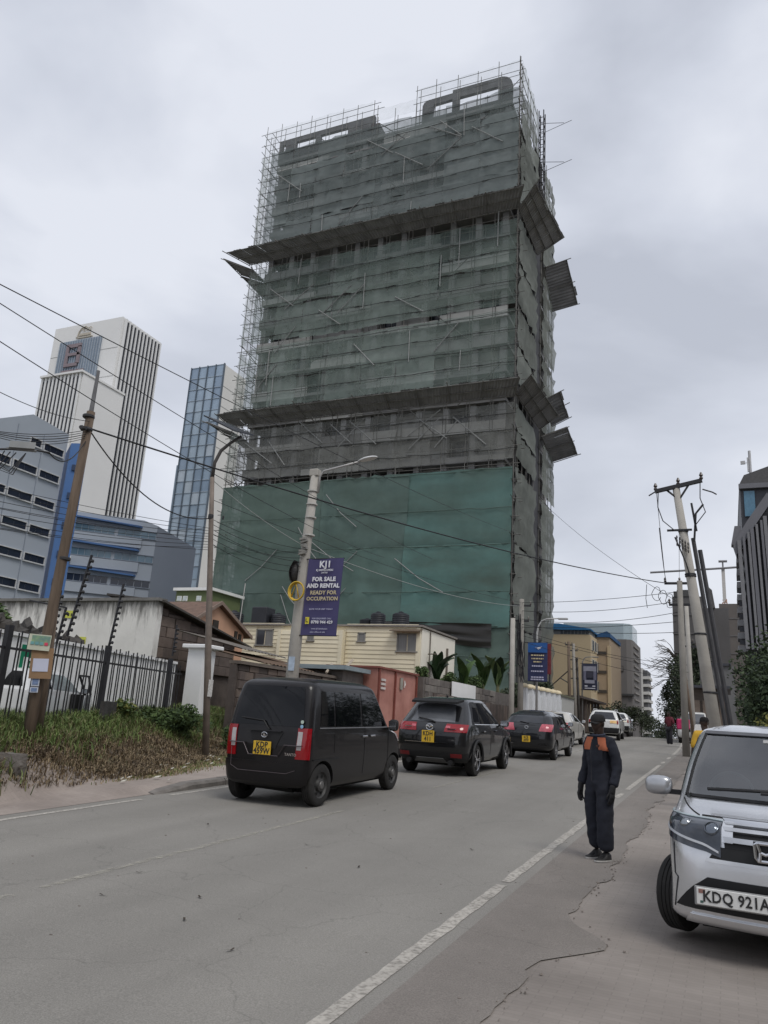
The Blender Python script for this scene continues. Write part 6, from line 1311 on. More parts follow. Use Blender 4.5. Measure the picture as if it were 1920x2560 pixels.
                h = MB(); h.lathe([(rimr * .18, o * .8), (rimr * .16, o * 1.0), (rimr * .02, o * 1.02)], (0, 0, 0), 'x', 14); h.lathe([(rimr * .93, o * .9), (rimr * 1.0, o * 1.0), (rimr * 1.0, o * .9)], (0, 0, 0), 'x', 30, False); h.build('rim', al, e, local=True)
        for (x, y) in s.wheels: make(s.root, x, y)
    def mirror(s, x, y, z, w_=.1, h_=.16, mat=None, sides=(1, -1)):
        for sd in sides:
            b = MB(); 
            def fn(u, v):
                a = u * 2 * pi; ph = (v - .5) * pi; cx = abs(cos(ph)) ** .6 * abs(cos(a)) ** .7 * (1 if cos(a) > 0 else -1); cy = abs(cos(ph)) ** .6 * abs(sin(a)) ** .7 * (1 if sin(a) > 0 else -1); cz = abs(sin(ph)) ** .7 * (1 if ph > 0 else -1)
                return (sd * (x + w_ * cx), y + .07 * cy, z + h_ / 2 * cz)
            b.grid(fn, 20, 12); m = b.build('mirror', mat or s.mat, s.root, local=True, smooth=True)
            b = MB(); b.obox((sd * (x - w_ * 1.05), y, z - h_ * .3), (.06, 0, 0), (0, .03, 0), (0, 0, .02)); b.build('mirror_stalk', trimb, m, local=True)
            b = MB(); b.obox((sd * x, y - .069, z), (w_ * .82, 0, 0), (0, .003, 0), (0, 0, h_ * .36)); b.build('mirror_glass', chrome, m, local=True)
    def plate(s, x, z, w_, h_, lines, mat, front=False, y=None, tilt=0., size=None, sx=.8):
        y = y if y is not None else (s.L[3]['yf'] + .02 if front else s.L[3]['yr'] - .02); sg = 1 if front else -1
        b = MB(); b.bevbox((x - w_ / 2, -.008, z - h_ / 2), (x + w_ / 2, .008, z + h_ / 2), .004); po = b.build('number_plate', mat, s.root, local=True); po.location = (0, y, 0)
        n = len(lines); hh = size or h_ / n * .95
        for i, l in enumerate(lines):
            me = text_mesh(l, hh, .0012, .0022 * hh / .1, 'CENTER', sx); rot = Matrix.Rotation(pi / 2, 4, 'X') if not front else Matrix.Rotation(pi, 4, 'Z') @ Matrix.Rotation(pi / 2, 4, 'X')
            me.transform(Matrix.Translation((x, sg * .011, z + h_ * ((n - 1) / 2 - i) / n * .92)) @ rot); me.materials.append(ink); link('plate_text', me, po)
        return po
    def emblem(s, x, y, z, r, kind='ring', parent=None, front=False):
        b = MB(); b.tube([(x + r * 1.15 * cos(a), y, z + r * .85 * sin(a)) for a in [i * 2 * pi / 20 for i in range(21)]], r * .16, 6, False)
        if kind == 'wing': b.tube([(x - r, y, z + r * .35), (x - r * .3, y, z + r * .25), (x, y, z - r * .15), (x + r * .3, y, z + r * .25), (x + r, y, z + r * .35)], r * .14, 5)
        elif kind == 'bar': b.box((x - r * 1.2, y - .006, z - r * .15), (x + r * 1.2, y + .004, z + r * .15))
        elif kind == 'leaf': b.prism([(x - r * .5, y - .004, z - r * .4), (x + r * .75, y - .004, z - r * .35), (x + r * .2, y - .004, z + r * .1), (x - r * .2, y - .004, z + r * .6)], (0, .01, 0))
        return b.build('emblem', chrome, s.root, local=True)
    def wiper(s, pts, r=.008, name='wiper'):
        b = MB(); b.tube(pts, r, 5); b.build(name, trimb, s.root, local=True)
PITCH = math.atan(.03)
LV = lambda *a: a
# --- dark kei van
vp = paint('paint_black_purple', (.0058, .0046, .0054), coat=.36)
LVAN = [(1.58, .23, -1.60, .25, .66, .14, .12, .05, .03, .01), (1.67, .34, -1.68, .34, .715, .18, .14, .07, .04, .012), (1.70, .56, -1.70, .58, .738, .20, .12, .09, .04, .013), (1.67, .80, -1.695, .86, .742, .22, .11, .10, .04, .013),
        (1.55, .96, -1.685, 1.02, .74, .24, .10, .12, .04, .013), (1.22, 1.07, -1.675, 1.10, .735, .22, .10, .14, .04, .012), (.90, 1.42, -1.62, 1.44, .70, .20, .11, .12, .05, .012), (.66, 1.70, -1.56, 1.71, .655, .18, .13, .10, .06, .012),
        (.50, 1.785, -1.46, 1.79, .585, .18, .16, .10, .06, .012), (.25, 1.825, -1.25, 1.83, .44, .16, .16, .08, .06, .01), (.0, 1.845, -.9, 1.845, .2, .08, .08, .04, .04, .0)]
Y0 = 11.48 + 1.25
van = Car('kei_van', 'dark purple-black boxy kei van nearest in the queue', LVAN, vp, (-6.76, Y0 + .25, g(Y0 + .25) + .004), rz=.012, pitch=PITCH, wheels=[(-.64, -1.25), (.64, -1.25), (-.64, 1.25), (.64, 1.25)], wr=.30, tw_=.165, cat='van', steer=.05)
van.root.scale = (1.06, 1.2, 1.07)
van.end_win(5.12, 6.93, .192, .196, False, 'rear_window')
van.side_win(5.18, 6.72, -1.38, -1.30, -.98, -.97); van.side_win(5.18, 6.72, -.93, -.92, -.10, -.12); van.side_win(5.18, 6.72, -.02, -.05, .86, .48)
van.end_win(5.1, 6.9, .24, .24, True, 'windscreen')
van.corner('tail_light', 2.35, 5.05, .735, .832, redl, .014); van.corner('tail_lens', 2.75, 4.6, .806, .829, clearl, .019)
van.patch('garnish', lambda u, v: (lerp(4.28, 4.5, v), 1 - abs((u - .5) * 2) * .085, 1 if u >= .5 else -1), vp, .03, 14, 4)
po = van.plate(-.03, .80, .30, .19, ['KDP', '459W'], plate_y, y=-1.725, size=.115, sx=.9)
van.patch('plate_recess', lambda u, v: (lerp(2.75, 4.2, v), 1 - abs((u - .5) * 2) * lerp(.06, .095, v), 1 if u >= .5 else -1), trimb, .008, 14, 5)
b = MB(); b.tube([(-.62, -1.70, .86), (-.36, -1.72, .86), (-.26, -1.72, .70), (.24, -1.72, .70), (.34, -1.72, .86), (.62, -1.70, .86)], .008, 5, False); b.build('trim_line', M('trim_mauve', (.09, .075, .08), rough=.25, metal=.5), van.root, local=True)
van.emblem(.0, -1.735, .99, .042, 'leaf')
b = MB(); b.tube([(-.58, -1.70, .80), (-.56, -1.715, .53), (-.42, -1.725, .47), (.40, -1.725, .47), (.54, -1.715, .52)], .0035, 4, False); b.build('hatch_seam', M('seam_pale', (.12, .10, .11), rough=.3), van.root, local=True)
van.wiper([(-.45, -1.685, 1.22), (-.05, -1.70, 1.19), (.02, -1.70, 1.10), (.06, -1.71, 1.07)], .011, 'rear_wiper')
me = text_mesh('TANTO', .055, .003, .001); me.transform(Matrix.Translation((.46, -1.728, .735)) @ RX); me.materials.append(chrome); link('badge_text', me, van.root)
for z, m in ((1.20, 'sticker_green'), (1.135, 'sticker_blue')):
    b = MB(); b.lathe([(.026, -.002), (.026, .002)], (.585, -1.668 - (1.2 - z) * .1, z), 'y', 14); o = b.build('sticker', M(m, (.45, .55, .48) if 'green' in m else (.28, .48, .65)), van.root, local=True)
for y in (-.06, .23): b = MB(); b.bevbox((.742, y, .945), (.768, y + .17, .975), .006); b.build('door_handle', chrome, van.root, local=True)
for sd in (1,): 
    b = MB(); b.box((.735, -1.55, .655), (.748, -.78, .67)); b.build('slide_rail', trimb, van.root, local=True)
van.seam([(t, van.sof(t, .05)) for t in (1.2, 2, 3, 4, 5, 5.6)]); van.seam([(t, van.sof(t, -.95)) for t in (2.6, 3, 4, 5, 5.6)]); van.seam([(t, van.sof(t, .98)) for t in (1.2, 2, 3, 4, 4.9)])
van.seam([(5.08, van.sof(5.08, y)) for y in (-1.4, -1, -.5, 0, .5, .95)], .008, M('belt_trim', (.22, .22, .22), metal=.6, rough=.3), 'belt_trim')
van.patch('rear_bumper', lambda u, v: (lerp(.9, 2.15, v), 1 - abs((u - .5) * 2) * .26, 1 if u >= .5 else -1), vp, .018, 22, 5)
van.corner('head_light', 3.2, 4.6, .17, .30, clearl, .01)
van.mirror(.86, .92, 1.13, .085, .2, trimb)
b = MB(); b.tube([(-.3, -1.4, .24), (.35, -1.4, .22)], .05, 6); b.build('axle', under_m, van.root, local=True)
# --- black crossover
bp_ = paint('paint_black', (.0035, .0038, .005), coat=1.)
def hatch(L_, W_, H_, hood=1.02, rear=-.3, z_b=1.06):
    f = L_ / 2; w = W_ / 2
    return [(f - .2, .26, -f + .22, .30, w - .1, .25, .22, .08, .06, .02), (f - .06, .36, -f + .08, .40, w - .03, .3, .26, .12, .08, .025), (f, .58, -f, .62, w, .32, .28, .16, .09, .03), (f - .04, .78, -f + .01, .84, w, .34, .28, .18, .09, .03),
            (f - .26, .90, -f + .05, 1.0, w - .005, .36, .28, .2, .1, .03), (f - hood - .05, z_b, -f + .16, z_b + .06, w - .03, .26, .26, .2, .1, .03), (f - hood - .55, z_b + .28, -f + .42, z_b + .29, w - .12, .24, .24, .16, .1, .03), (f - hood - .95, H_ - .1, -f + .68, H_ - .1, w - .24, .22, .22, .14, .1, .03),
            (f - hood - 1.2, H_ - .035, -f + .85, H_ - .04, w - .34, .2, .2, .12, .1, .02), (f - hood - 1.5, H_ - .008, -f + 1.15, H_ - .01, w - .5, .15, .15, .08, .06, .01), (f - hood - 1.8, H_, -f + 1.5, H_, w - .7, .06, .06, .03, .03, .0)]
cx = Car('crossover_car', 'glossy black crossover with roof spoiler second in the queue', hatch(4.5, 1.80, 1.70, 1.05), bp_, (-6.45, 18.55 + 1.38, g(20) + .0), pitch=PITCH, wheels=[(-.78, -1.35), (.78, -1.35), (-.78, 1.35), (.78, 1.35)], wr=.35, tw_=.22, rim='alloy5', steer=.04)
cx.root.scale = (1.02, 1.0, 1.06)
cx.end_win(5.15, 6.75, .19, .19, False, 'rear_window', M('car_glass_grey', (.10, .105, .115), rough=.06, var=.35, scale=1.2, spec=.6))
cx.side_win(5.12, 6.85, -1.05, -.82, -.25, -.28); cx.side_win(5.12, 6.85, -.2, -.24, .98, .28); cx.side_win(5.3, 6.5, -1.5, -1.25, -1.12, -.92); cx.end_win(5.1, 6.9, .24, .24, True, 'windscreen')
cx.seam([(5.04, cx.sof(5.04, y)) for y in (-1.5, -1, -.5, 0, .5, 1.0)], .012, chrome, 'belt_trim'); cx.seam([(6.95, cx.sof(6.95, y)) for y in (-1.0, -.5, 0, .3)], .012, M('belt_trim'), 'roof_rail')
cx.corner('tail_light', 3.6, 4.9, .735, .885, redl, .016, skew=-.012); cx.corner('tail_lens', 4.15, 4.55, .84, .875, pinkl, .022)
cx.patch('lower_cladding', lambda u, v: (lerp(.15, 1.5, v), 1 - abs((u - .5) * 2) * .29, 1 if u >= .5 else -1), trimb, .014, 24, 5)
cx.patch('skid_plate', lambda u, v: (lerp(.05, .95, v), 1 - abs((u - .5) * 2) * lerp(.15, .11, v), 1 if u >= .5 else -1), M('skid_grey', (.10, .10, .10), rough=.5), .03, 14, 4)
b = MB(); b.prism([(-.62, -1.62, 1.60), (.62, -1.62, 1.60), (.56, -1.98, 1.545), (-.56, -1.98, 1.545)], (0, 0, .045)); b.build('roof_spoiler', trimb, cx.root, local=True)
cx.plate(-.02, .83, .30, .25, ['KDH', '411'], plate_y, y=-2.285, size=.13, sx=.85); cx.emblem(.0, -2.245, 1.03, .072, 'wing')
b = MB(); b.box((-.6, -2.262, .70), (.62, -2.25, .715)); b.build('chrome_strip', chrome, cx.root, local=True); b = MB(); b.box((.42, -2.215, 1.0), (.62, -2.2, 1.02)); b.box((-.62, -2.21, 1.02), (-.46, -2.195, 1.04)); b.build('badge', chrome, cx.root, local=True)
cx.wiper([(-.35, -2.02, 1.22), (.0, -2.08, 1.17), (.08, -2.09, 1.14)], .014, 'rear_wiper'); cx.corner('reflector', 1.1, 1.45, .76, .83, M('reflector_red', (.16, .01, .012), rough=.3), .02)
for (x, y) in cx.wheels:
    sg = 1 if x > 0 else -1; b = MB(); b.tube([(sg * .905, y + .415 * cos(a), .34 + .415 * sin(a)) for a in [i * pi / 14 - .1 for i in range(16)]], .035, 6); b.build('arch_trim', trimb, cx.root, local=True)
for y in (-.95, .1): b = MB(); b.bevbox((.90, y, .93), (.93, y + .2, .965), .008); b.build('door_handle', bp_, cx.root, local=True)
cx.seam([(t, cx.sof(t, -.22)) for t in (1.2, 2, 3, 4, 5)]); cx.seam([(t, cx.sof(t, .98)) for t in (1.2, 2, 3, 4, 4.9)]); cx.mirror(1.0, .72, 1.12, .11, .16, bp_)
b = MB(); b.lathe([(.055, -.12), (.06, .1)], (.5, -2.1, .3), 'y', 12); b.lathe([(.055, -.12), (.06, .1)], (-.5, -2.1, .3), 'y', 12); b.build('exhaust', trimb, cx.root, local=True)
b = MB(); b.prism([(-.02, -1.0, 1.69), (.02, -1.0, 1.69), (.0, -1.12, 1.76)], (0, .05, 0)); b.build('antenna', bp_, cx.root, local=True)
# --- dark blue-black hatchback
ti = Car('hatchback_car', 'small black hatchback with pink tail lights third in the queue', hatch(4.15, 1.66, 1.53, .95), paint('paint_blueblack', (.004, .0045, .007), coat=1.), (-5.95, 26.1 + 1.3, g(27.4)), pitch=PITCH, wheels=[(-.7, -1.28), (.7, -1.28), (-.7, 1.28), (.7, 1.28)], wr=.30, tw_=.19, rim='alloy10')
ti.end_win(5.1, 6.9, .195, .195, False, 'rear_window', M('car_glass_mid', (.035, .038, .045), rough=.06, var=.2, spec=.6)); ti.side_win(5.12, 6.8, -1.0, -.8, -.2, -.22); ti.side_win(5.12, 6.8, -.15, -.18, .85, .25); ti.end_win(5.1, 6.9, .24, .24, True, 'windscreen')
ti.corner('tail_light', 3.3, 4.9, .735, .85, pinkl, .016, skew=-.03); ti.plate(0, .64, .26, .19, ['KCE', '307P'], plate_y, y=-2.11, size=.095); ti.emblem(0, -2.06, 1.0, .05, 'bar')
b = MB(); b.box((-.68, -2.10, .48), (-.4, -2.085, .50)); b.box((.4, -2.10, .48), (.68, -2.085, .50)); b.build('bumper_line', chrome, ti.root, local=True); ti.mirror(.92, .6, 1.1, .09, .14, ti.mat); ti.wiper([(-.25, -1.88, 1.17), (.05, -1.93, 1.12)], .012, 'rear_wiper'); ti.seam([(t, ti.sof(t, -.18)) for t in (1.2, 2, 3, 4, 5)]); ti.seam([(4.62, 1 - q) for q in (.0, .05, .1)], .006)
# --- silver sedan
def sedan(L_, W_, H_):
    f = L_ / 2; w = W_ / 2
    return [(f - .2, .24, -f + .2, .28, w - .1, .25, .2, .08, .05, .02), (f - .06, .34, -f + .06, .36, w - .03, .3, .22, .12, .07, .025), (f, .55, -f, .60, w, .32, .22, .16, .08, .03), (f - .04, .74, -f + .01, .82, w, .34, .22, .18, .08, .03), (f - .28, .86, -f + .06, .98, w - .01, .36, .2, .2, .08, .03),
            (f - 1.1, 1.0, -f + .52, 1.06, w - .03, .26, .2, .2, .08, .03), (f - 1.55, 1.2, -f + .85, 1.22, w - .14, .24, .2, .16, .08, .03), (f - 1.9, H_ - .09, -f + 1.15, H_ - .09, w - .26, .22, .2, .12, .08, .03), (f - 2.1, H_ - .03, -f + 1.35, H_ - .03, w - .36, .2, .18, .1, .08, .02), (f - 2.4, H_, -f + 1.7, H_, w - .6, .1, .1, .05, .05, .0)]
se = Car('sedan_car', 'champagne silver sedan half hidden behind the standing man', sedan(4.4, 1.70, 1.46), paint('paint_champagne', (.55, .53, .48), metal=.2), (-7.05, 35.2 + 1.35, g(36.5)), pitch=PITCH, wheels=[(-.72, -1.3), (.72, -1.3), (-.72, 1.3), (.72, 1.3)], wr=.31, tw_=.2, rim='alloy10')
se.end_win(5.08, 6.9, .18, .18, False, 'rear_window', M('car_glass_mid')); se.side_win(5.12, 6.8, -1.0, -.75, -.15, -.18); se.side_win(5.12, 6.8, -.1, -.12, .9, .2); se.end_win(5.1, 6.9, .24, .24, True, 'windscreen'); se.corner('tail_light', 3.0, 4.3, .73, .87, redl, .016, skew=-.01); se.corner('tail_lens', 3.4, 3.9, .80, .85, pinkl, .02); se.plate(-.25, .82, .34, .17, ['KCB 92'], M('plate_amber', (.5, .30, .05)), y=-2.23, size=.09); se.mirror(.95, .7, 1.05, .08, .13); se.emblem(0, -2.21, .93, .05, 'bar'); se.seam([(t, se.sof(t, -.12)) for t in (1.2, 2, 3, 4, 5)])
# --- two white estates with reflector panels
def wagon(L_, W_, H_):
    f = L_ / 2; w = W_ / 2
    return [(f - .2, .30, -f + .12, .34, w - .08, .2, .14, .06, .03, .02), (f - .05, .40, -f + .03, .42, w - .02, .24, .14, .1, .04, .02), (f, .60, -f, .64, w, .26, .13, .12, .04, .02), (f - .04, .80, -f + .01, .88, w, .28, .12, .12, .04, .02), (f - .25, .92, -f + .02, 1.02, w - .01, .28, .12, .14, .04, .02), (f - 1.0, 1.04, -f + .06, 1.08, w - .02, .22, .12, .14, .05, .02),
            (f - 1.4, 1.26, -f + .18, 1.28, w - .09, .2, .14, .12, .05, .02), (f - 1.75, H_ - .1, -f + .34, H_ - .1, w - .18, .18, .15, .1, .05, .02), (f - 1.95, H_ - .03, -f + .5, H_ - .03, w - .28, .16, .14, .08, .05, .02), (f - 2.3, H_, -f + .9, H_, w - .5, .1, .1, .05, .05, .0)]
refl = M('reflector_orange', (.62, .15, .04), var=.5, scale=5, contrast=.05, c2=(.75, .45, .2)); refl2 = M('reflector_redwhite', (.40, .05, .04), var=.6, scale=5, contrast=.05, c2=(.7, .6, .5))
for i, (x, y, lab, rf) in enumerate(((-6.05, 46.6, 'white estate car with roof rails and orange rear reflector panels', refl), (-6.1, 55.2, 'white estate car furthest ahead with red and white reflector panels', refl2))):
    wg = Car('estate_car', lab, wagon(4.2, 1.66, 1.5 + .08 * (1 - i)), paint('paint_white', (.66, .66, .64)), (x + bend(y), y, g(y)), rz=.04 + .04 * i, pitch=PITCH * (.8 - i), wheels=[(-.7, -1.25), (.7, -1.25), (-.7, 1.25), (.7, 1.25)], wr=.31, tw_=.19, group='white estate cars in the queue')
    wg.end_win(5.1, 6.9, .19, .19, False, 'rear_window', M('car_glass_mid')); wg.side_win(5.12, 6.8, -1.9, -1.75, -1.0, -.98); wg.side_win(5.12, 6.8, -.92, -.92, -.1, -.12); wg.side_win(5.12, 6.8, -.05, -.08, .9, .4); wg.end_win(5.1, 6.9, .24, .24, True, 'windscreen')
    wg.corner('tail_light', 2.9, 4.6, .75, .79, redl, .014)
    for sd in (-1, 1): wg.patch('reflector_panel', lambda u, v: (lerp(3.1, 4.3, v), lerp(.80, .90, u), sd), rf, .014, 5, 4)
    wg.patch('bumper', lambda u, v: (lerp(.7, 2.1, v), 1 - abs((u - .5) * 2) * .26, 1 if u >= .5 else -1), trimb, .03, 22, 5); wg.mirror(.92, .7, 1.1, .08, .13); wg.plate(-.3, .78, .3, .14, ['KBY'], plate_y, y=-2.13, size=.09)
    if i == 0:
        for sd in (-1, 1): b = MB(); b.tube([(sd * .56, -1.6, 1.56), (sd * .56, -1.5, 1.61), (sd * .56, .1, 1.61), (sd * .56, .2, 1.56)], .02, 6); b.build('roof_rail', M('rail_pale', (.5, .5, .5)), wg.root, local=True)
dkc = Car('dark_car', 'dark car beyond the last white estate near the crest', hatch(4.1, 1.66, 1.5, .95), paint('paint_darkgrey', (.03, .032, .036)), (-6.2 + bend(61), 61.5, g(61.5)), rz=.07, pitch=0, wheels=[(-.7, -1.28), (.7, -1.28), (-.7, 1.28), (.7, 1.28)], wr=.30, tw_=.19)
dkc.end_win(5.1, 6.9, .195, .195, False, 'rear_window'); dkc.side_win(5.12, 6.8, -1.0, -.8, .85, .25); dkc.corner('tail_light', 3.3, 4.7, .735, .84, redl, .016)
wv = Car('parked_white_van', 'white van parked facing us on the right by the people', wagon(4.0, 1.66, 1.75), paint('paint_white'), (-1.55 + bend(47), 49.5, g(49.5)), rz=pi, pitch=-PITCH * .7, wheels=[(-.7, -1.25), (.7, -1.25), (-.7, 1.25), (.7, 1.25)], wr=.31, tw_=.19, cat='van')
wv.end_win(5.1, 6.9, .24, .24, True, 'windscreen', M('car_glass_grey')); wv.corner('head_light', 3.0, 4.2, .12, .27, clearl, .012); wv.patch('grille', lambda u, v: (lerp(2.2, 3.4, v), abs((u - .5) * 2) * .11, 1 if u >= .5 else -1), trimb, .012, 14, 4); wv.side_win(5.12, 6.8, -1.5, -1.5, .9, .4)
# --- white car behind the fence
wc = Car('fenced_white_car', 'white car with its door ajar parked behind the steel fence', wagon(3.9, 1.62, 1.52), paint('paint_white2', (.70, .71, .72)), (-15.15, 14.0, .86), rz=atan2(-FU.x, FU.y), wheels=[(-.7, -1.25), (.7, -1.25), (-.7, 1.25), (.7, 1.25)], wr=.30, tw_=.19)
wc.side_win(5.05, 6.85, -1.9, -1.75, -.85, -.85); wc.side_win(5.05, 6.85, -.75, -.78, .85, .35, mat=M('car_glass_pale', (.25, .28, .29), rough=.1, var=.3)); wc.end_win(5.1, 6.9, .24, .24, True, 'windscreen'); wc.mirror(.92, .7, 1.08, .08, .13, trimb); wc.end_win(5.1, 6.9, .19, .19, False, 'rear_window')
b = MB(); b.prism([(.83, .1, .35), (.83, .75, .35), (.83, .8, 1.0), (.83, .1, 1.0)], (.03, 0, 0)); b.build('door_opening', under_m, wc.root, local=True)
b = MB(); b.prism([(.86, .82, .3), (1.3, .15, .3), (1.3, .12, 1.0), (.86, .84, 1.0)], (.03, .03, 0)); dr = b.build('door', wc.mat, wc.root, local=True); b = MB(); b.tube([(.86, .84, 1.0), (.80, .5, 1.45), (1.2, .12, 1.43), (1.3, .12, 1.0)], .03, 5); b.build('door_frame', trimb, dr, local=True)

# --- silver hatchback facing us on the right
sv = paint('paint_silver', (.68, .69, .71), metal=.75, rough=.27)
LS = [(1.52, .20, -1.58, .24, .64, .3, .14, .10, .04, .02), (1.66, .27, -1.66, .30, .70, .36, .16, .16, .05, .025), (1.70, .46, -1.69, .54, .735, .38, .16, .20, .05, .03), (1.69, .66, -1.69, .82, .74, .38, .15, .22, .05, .03), (1.63, .84, -1.67, .98, .738, .38, .14, .24, .05, .03), (1.46, .90, -1.66, 1.03, .735, .38, .13, .26, .05, .03),
      (1.07, 1.01, -1.64, 1.08, .725, .24, .13, .22, .05, .025), (.62, 1.29, -1.55, 1.34, .685, .2, .13, .15, .05, .02), (.16, 1.55, -1.48, 1.57, .625, .18, .14, .12, .05, .02), (-.02, 1.605, -1.38, 1.62, .56, .16, .15, .1, .05, .02), (-.25, 1.645, -1.1, 1.645, .4, .12, .12, .06, .05, .01), (-.5, 1.655, -.8, 1.655, .18, .05, .05, .02, .02, .0)]
LS = [(a[0], a[1] - (.05 if i < 2 else 0), a[2], a[3], a[4] + (.04 if i < 2 else 0), a[5] * .78, a[6], a[7] * .75, a[8], a[9]) for i, a in enumerate(LS)]
SX, SY, SRZ = .35, 8.3, radians(175)
def whole(c, n): return c.z > 1.05 and c.z < 1.545 and abs(c.x) < .60 - .14 * (c.z - 1.1) and c.y > .1 and n.y > .25
si = Car('silver_hatchback', 'silver hatchback with a black grille parked facing us on the right footway', LS, sv, (SX, SY, g(SY) + .0), rz=SRZ, wheels=[(-.63, -1.2), (.63, -1.2), (-.68, 1.04), (.68, 1.04)], wr=.285, tw_=.165, rim='steel', steer=-radians(20), hole=whole)
wglass = bpy.data.materials.new('windscreen_glass'); wglass.use_nodes = True; n_, l_ = wglass.node_tree.nodes, wglass.node_tree.links; n_.remove(n_['Principled BSDF'])
tr_ = n_.new('ShaderNodeBsdfTransparent'); tr_.inputs[0].default_value = (.55, .64, .65, 1); gl_ = n_.new('ShaderNodeBsdfGlossy'); gl_.inputs['Roughness'].default_value = .02; fr_ = n_.new('ShaderNodeLayerWeight'); fr_.inputs['Blend'].default_value = .62; mx_ = n_.new('ShaderNodeMixShader')
l_.new(fr_.outputs['Fresnel'], mx_.inputs[0]); l_.new(tr_.outputs[0], mx_.inputs[1]); l_.new(gl_.outputs[0], mx_.inputs[2]); l_.new(mx_.outputs[0], n_['Material Output'].inputs['Surface'])
si.end_win(6.08, 8.0, .245, .235, True, 'windscreen', wglass, .004, 26)
def band(name, t0, t1, q0, q1, mat, off, qin=0.): 
    return si.patch(name, lambda u, v: (lerp(t0, t1, v), qin + abs((u - .5) * 2) * (lerp(q0, q1, v) - qin), 1 if u >= .5 else -1), mat, off, 26, 5)
si.seam([(t, .243 - .004 * (t - 6.08)) for t in [6.08 + .16 * i for i in range(13)]], .016, trimb, 'windscreen_frame'); 
for t, m, r_ in ((6.08, trimb, .02), (8.0, M('screen_top', (.13, .135, .15)), .028)): si.seam([(t, .24 * i / 10) for i in range(11)], r_, m, 'windscreen_frame')
# interior
b = MB(); b.prism([(-.6, .78, .95), (.6, .78, .95), (.6, .98, 1.05), (.6, .45, 1.08), (-.6, .45, 1.08), (-.6, .98, 1.05)], (0, 0, -.25)); b.box((-.62, .3, .6), (.62, .95, 1.03)); b.build('dashboard', M('dash_grey', (.10, .11, .11), var=.15), si.root, local=True)
b = MB(); b.tube([(.32 + .18 * cos(a), .42 - .03 * sin(a), 1.05 + .17 * sin(a)) for a in [i * 2 * pi / 24 for i in range(25)]], .014, 6, False); b.tube([(.14, .42, 1.05), (.5, .42, 1.05)], .02, 6); b.build('steering_wheel', M('wheel_grey', (.2, .21, .21)), si.root, local=True)
for x in (-.32, .32):
    b = MB(); b.bevbox((x - .22, -.5, .75), (x + .22, -.32, 1.22), .05); b.bevbox((x - .11, -.48, 1.25), (x + .11, -.38, 1.42), .03); b.build('seat', M('seat_dark', (.05, .052, .055)), si.root, local=True)
b = MB(); b.box((-.62, -1.5, .6), (.62, -1.3, 1.4)); b.box((-.62, -1.5, .55), (.62, .5, .6)); b.build('cabin_lining', M('seat_dark'), si.root, local=True)
b = MB(); b.prism([(-.12, .90, 1.075), (-.58, .84, 1.075), (-.57, .80, 1.13), (-.12, .86, 1.13)], (0, .006, 0)); b.build('paper_slip', M('paper_slip', (.6, .62, .6)), si.root, local=True)
b = MB(); b.box((-.05, .25, 1.48), (.05, .27, 1.52)); b.build('screen_sticker', wpaint, si.root, local=True)
for pts in ([(.45, 1.03, 1.10), (.1, 1.07, 1.115), (-.05, 1.05, 1.12)], [(.05, 1.09, 1.10), (-.35, 1.06, 1.11), (-.6, .98, 1.12)]): si.wiper(pts, .014, 'wiper')
# front: bonnet seams, headlights, grille, bumper openings
si.seam([(5.15, .2 * i / 10 * 1.05) for i in range(11)], .007, trimb, 'bonnet_seam'); si.seam([(5.15 + .09 * i, .215 + .004 * i) for i in range(10)], .006, trimb, 'bonnet_seam')
for sd in (1, -1):
    hl = si.patch('headlight', lambda u, v: (lerp(lerp(2.95, 3.55, u), lerp(4.75, 5.0, u), v) + .0, lerp(.148, .325, u), sd), M('headlight_dark', (.03, .037, .05), rough=.08, var=.5, scale=9, coat=.8), .012, 14, 8)
    si.patch('headlight_rim', lambda u, v: (lerp(lerp(4.66, 4.92, u), lerp(4.8, 5.06, u), v), lerp(.145, .318, u), sd), M('lens_pale', (.36, .42, .44), rough=.15), .018, 14, 3, parent=hl)
    for (q, t, r_, m) in ((.18, 4.0, .058, 'a'), (.235, 4.2, .045, 'b')):
        c_, n_v = si.P(t, q, sd), si.N(t, q, sd); qd = n_v.to_track_quat('Z', 'Y'); b = MB(); b.lathe([(r_, .0), (r_, .014), (r_ * .8, .02)], (0, 0, 0), 'z', 20, False); b.lathe([(r_ * .8, .014), (r_ * .6, .026), (r_ * .2, .032), (.001, .033)], (0, 0, 0), 'z', 20, False)
        b.v = [tuple(c_ + qd @ Vector(p_)) for p_ in b.v]; b.build('lamp_lens', M('lens_' + m, (.16, .18, .21) if m == 'a' else (.30, .32, .34), rough=.06, metal=.7, var=.2), hl, smooth=True, local=True)
    si.patch('light_guide', lambda u, v: (lerp(lerp(3.12, 3.75, u), lerp(3.2, 3.83, u), v), lerp(.155, .305, u), sd), M('guide_pale', (.5, .52, .55), rough=.1), .019, 12, 2, parent=hl)
    si.seam([(1.2 + .12 * i, .262 - .0012 * i * (i < 8)) for i in range(18)], .004, trimb, 'bumper_seam', sides=(sd,))
band('upper_grille_bar', 4.62, 5.0, .135, .15, chrome, .02); band('grille_backing', 3.35, 4.62, .135, .148, trimb, .01)
for t in (3.62, 4.0, 4.36): band('grille_bar', t - .10, t + .06, .132, .138, M('grille_silver', (.52, .53, .55), metal=.7, rough=.25), .035)
for sd in (1, -1): si.patch('grille_end', lambda u, v: (lerp(3.5, 4.55, v), lerp(.105, .142, u + 0 * v), sd), sv, .03, 5, 5)
band('lower_grille', 2.85, 3.35, .19, .165, trimb, .008)
band('chrome_lip', 2.74, 2.88, .20, .195, M('lip_bright', (.62, .63, .65), metal=.6, rough=.2), .03)
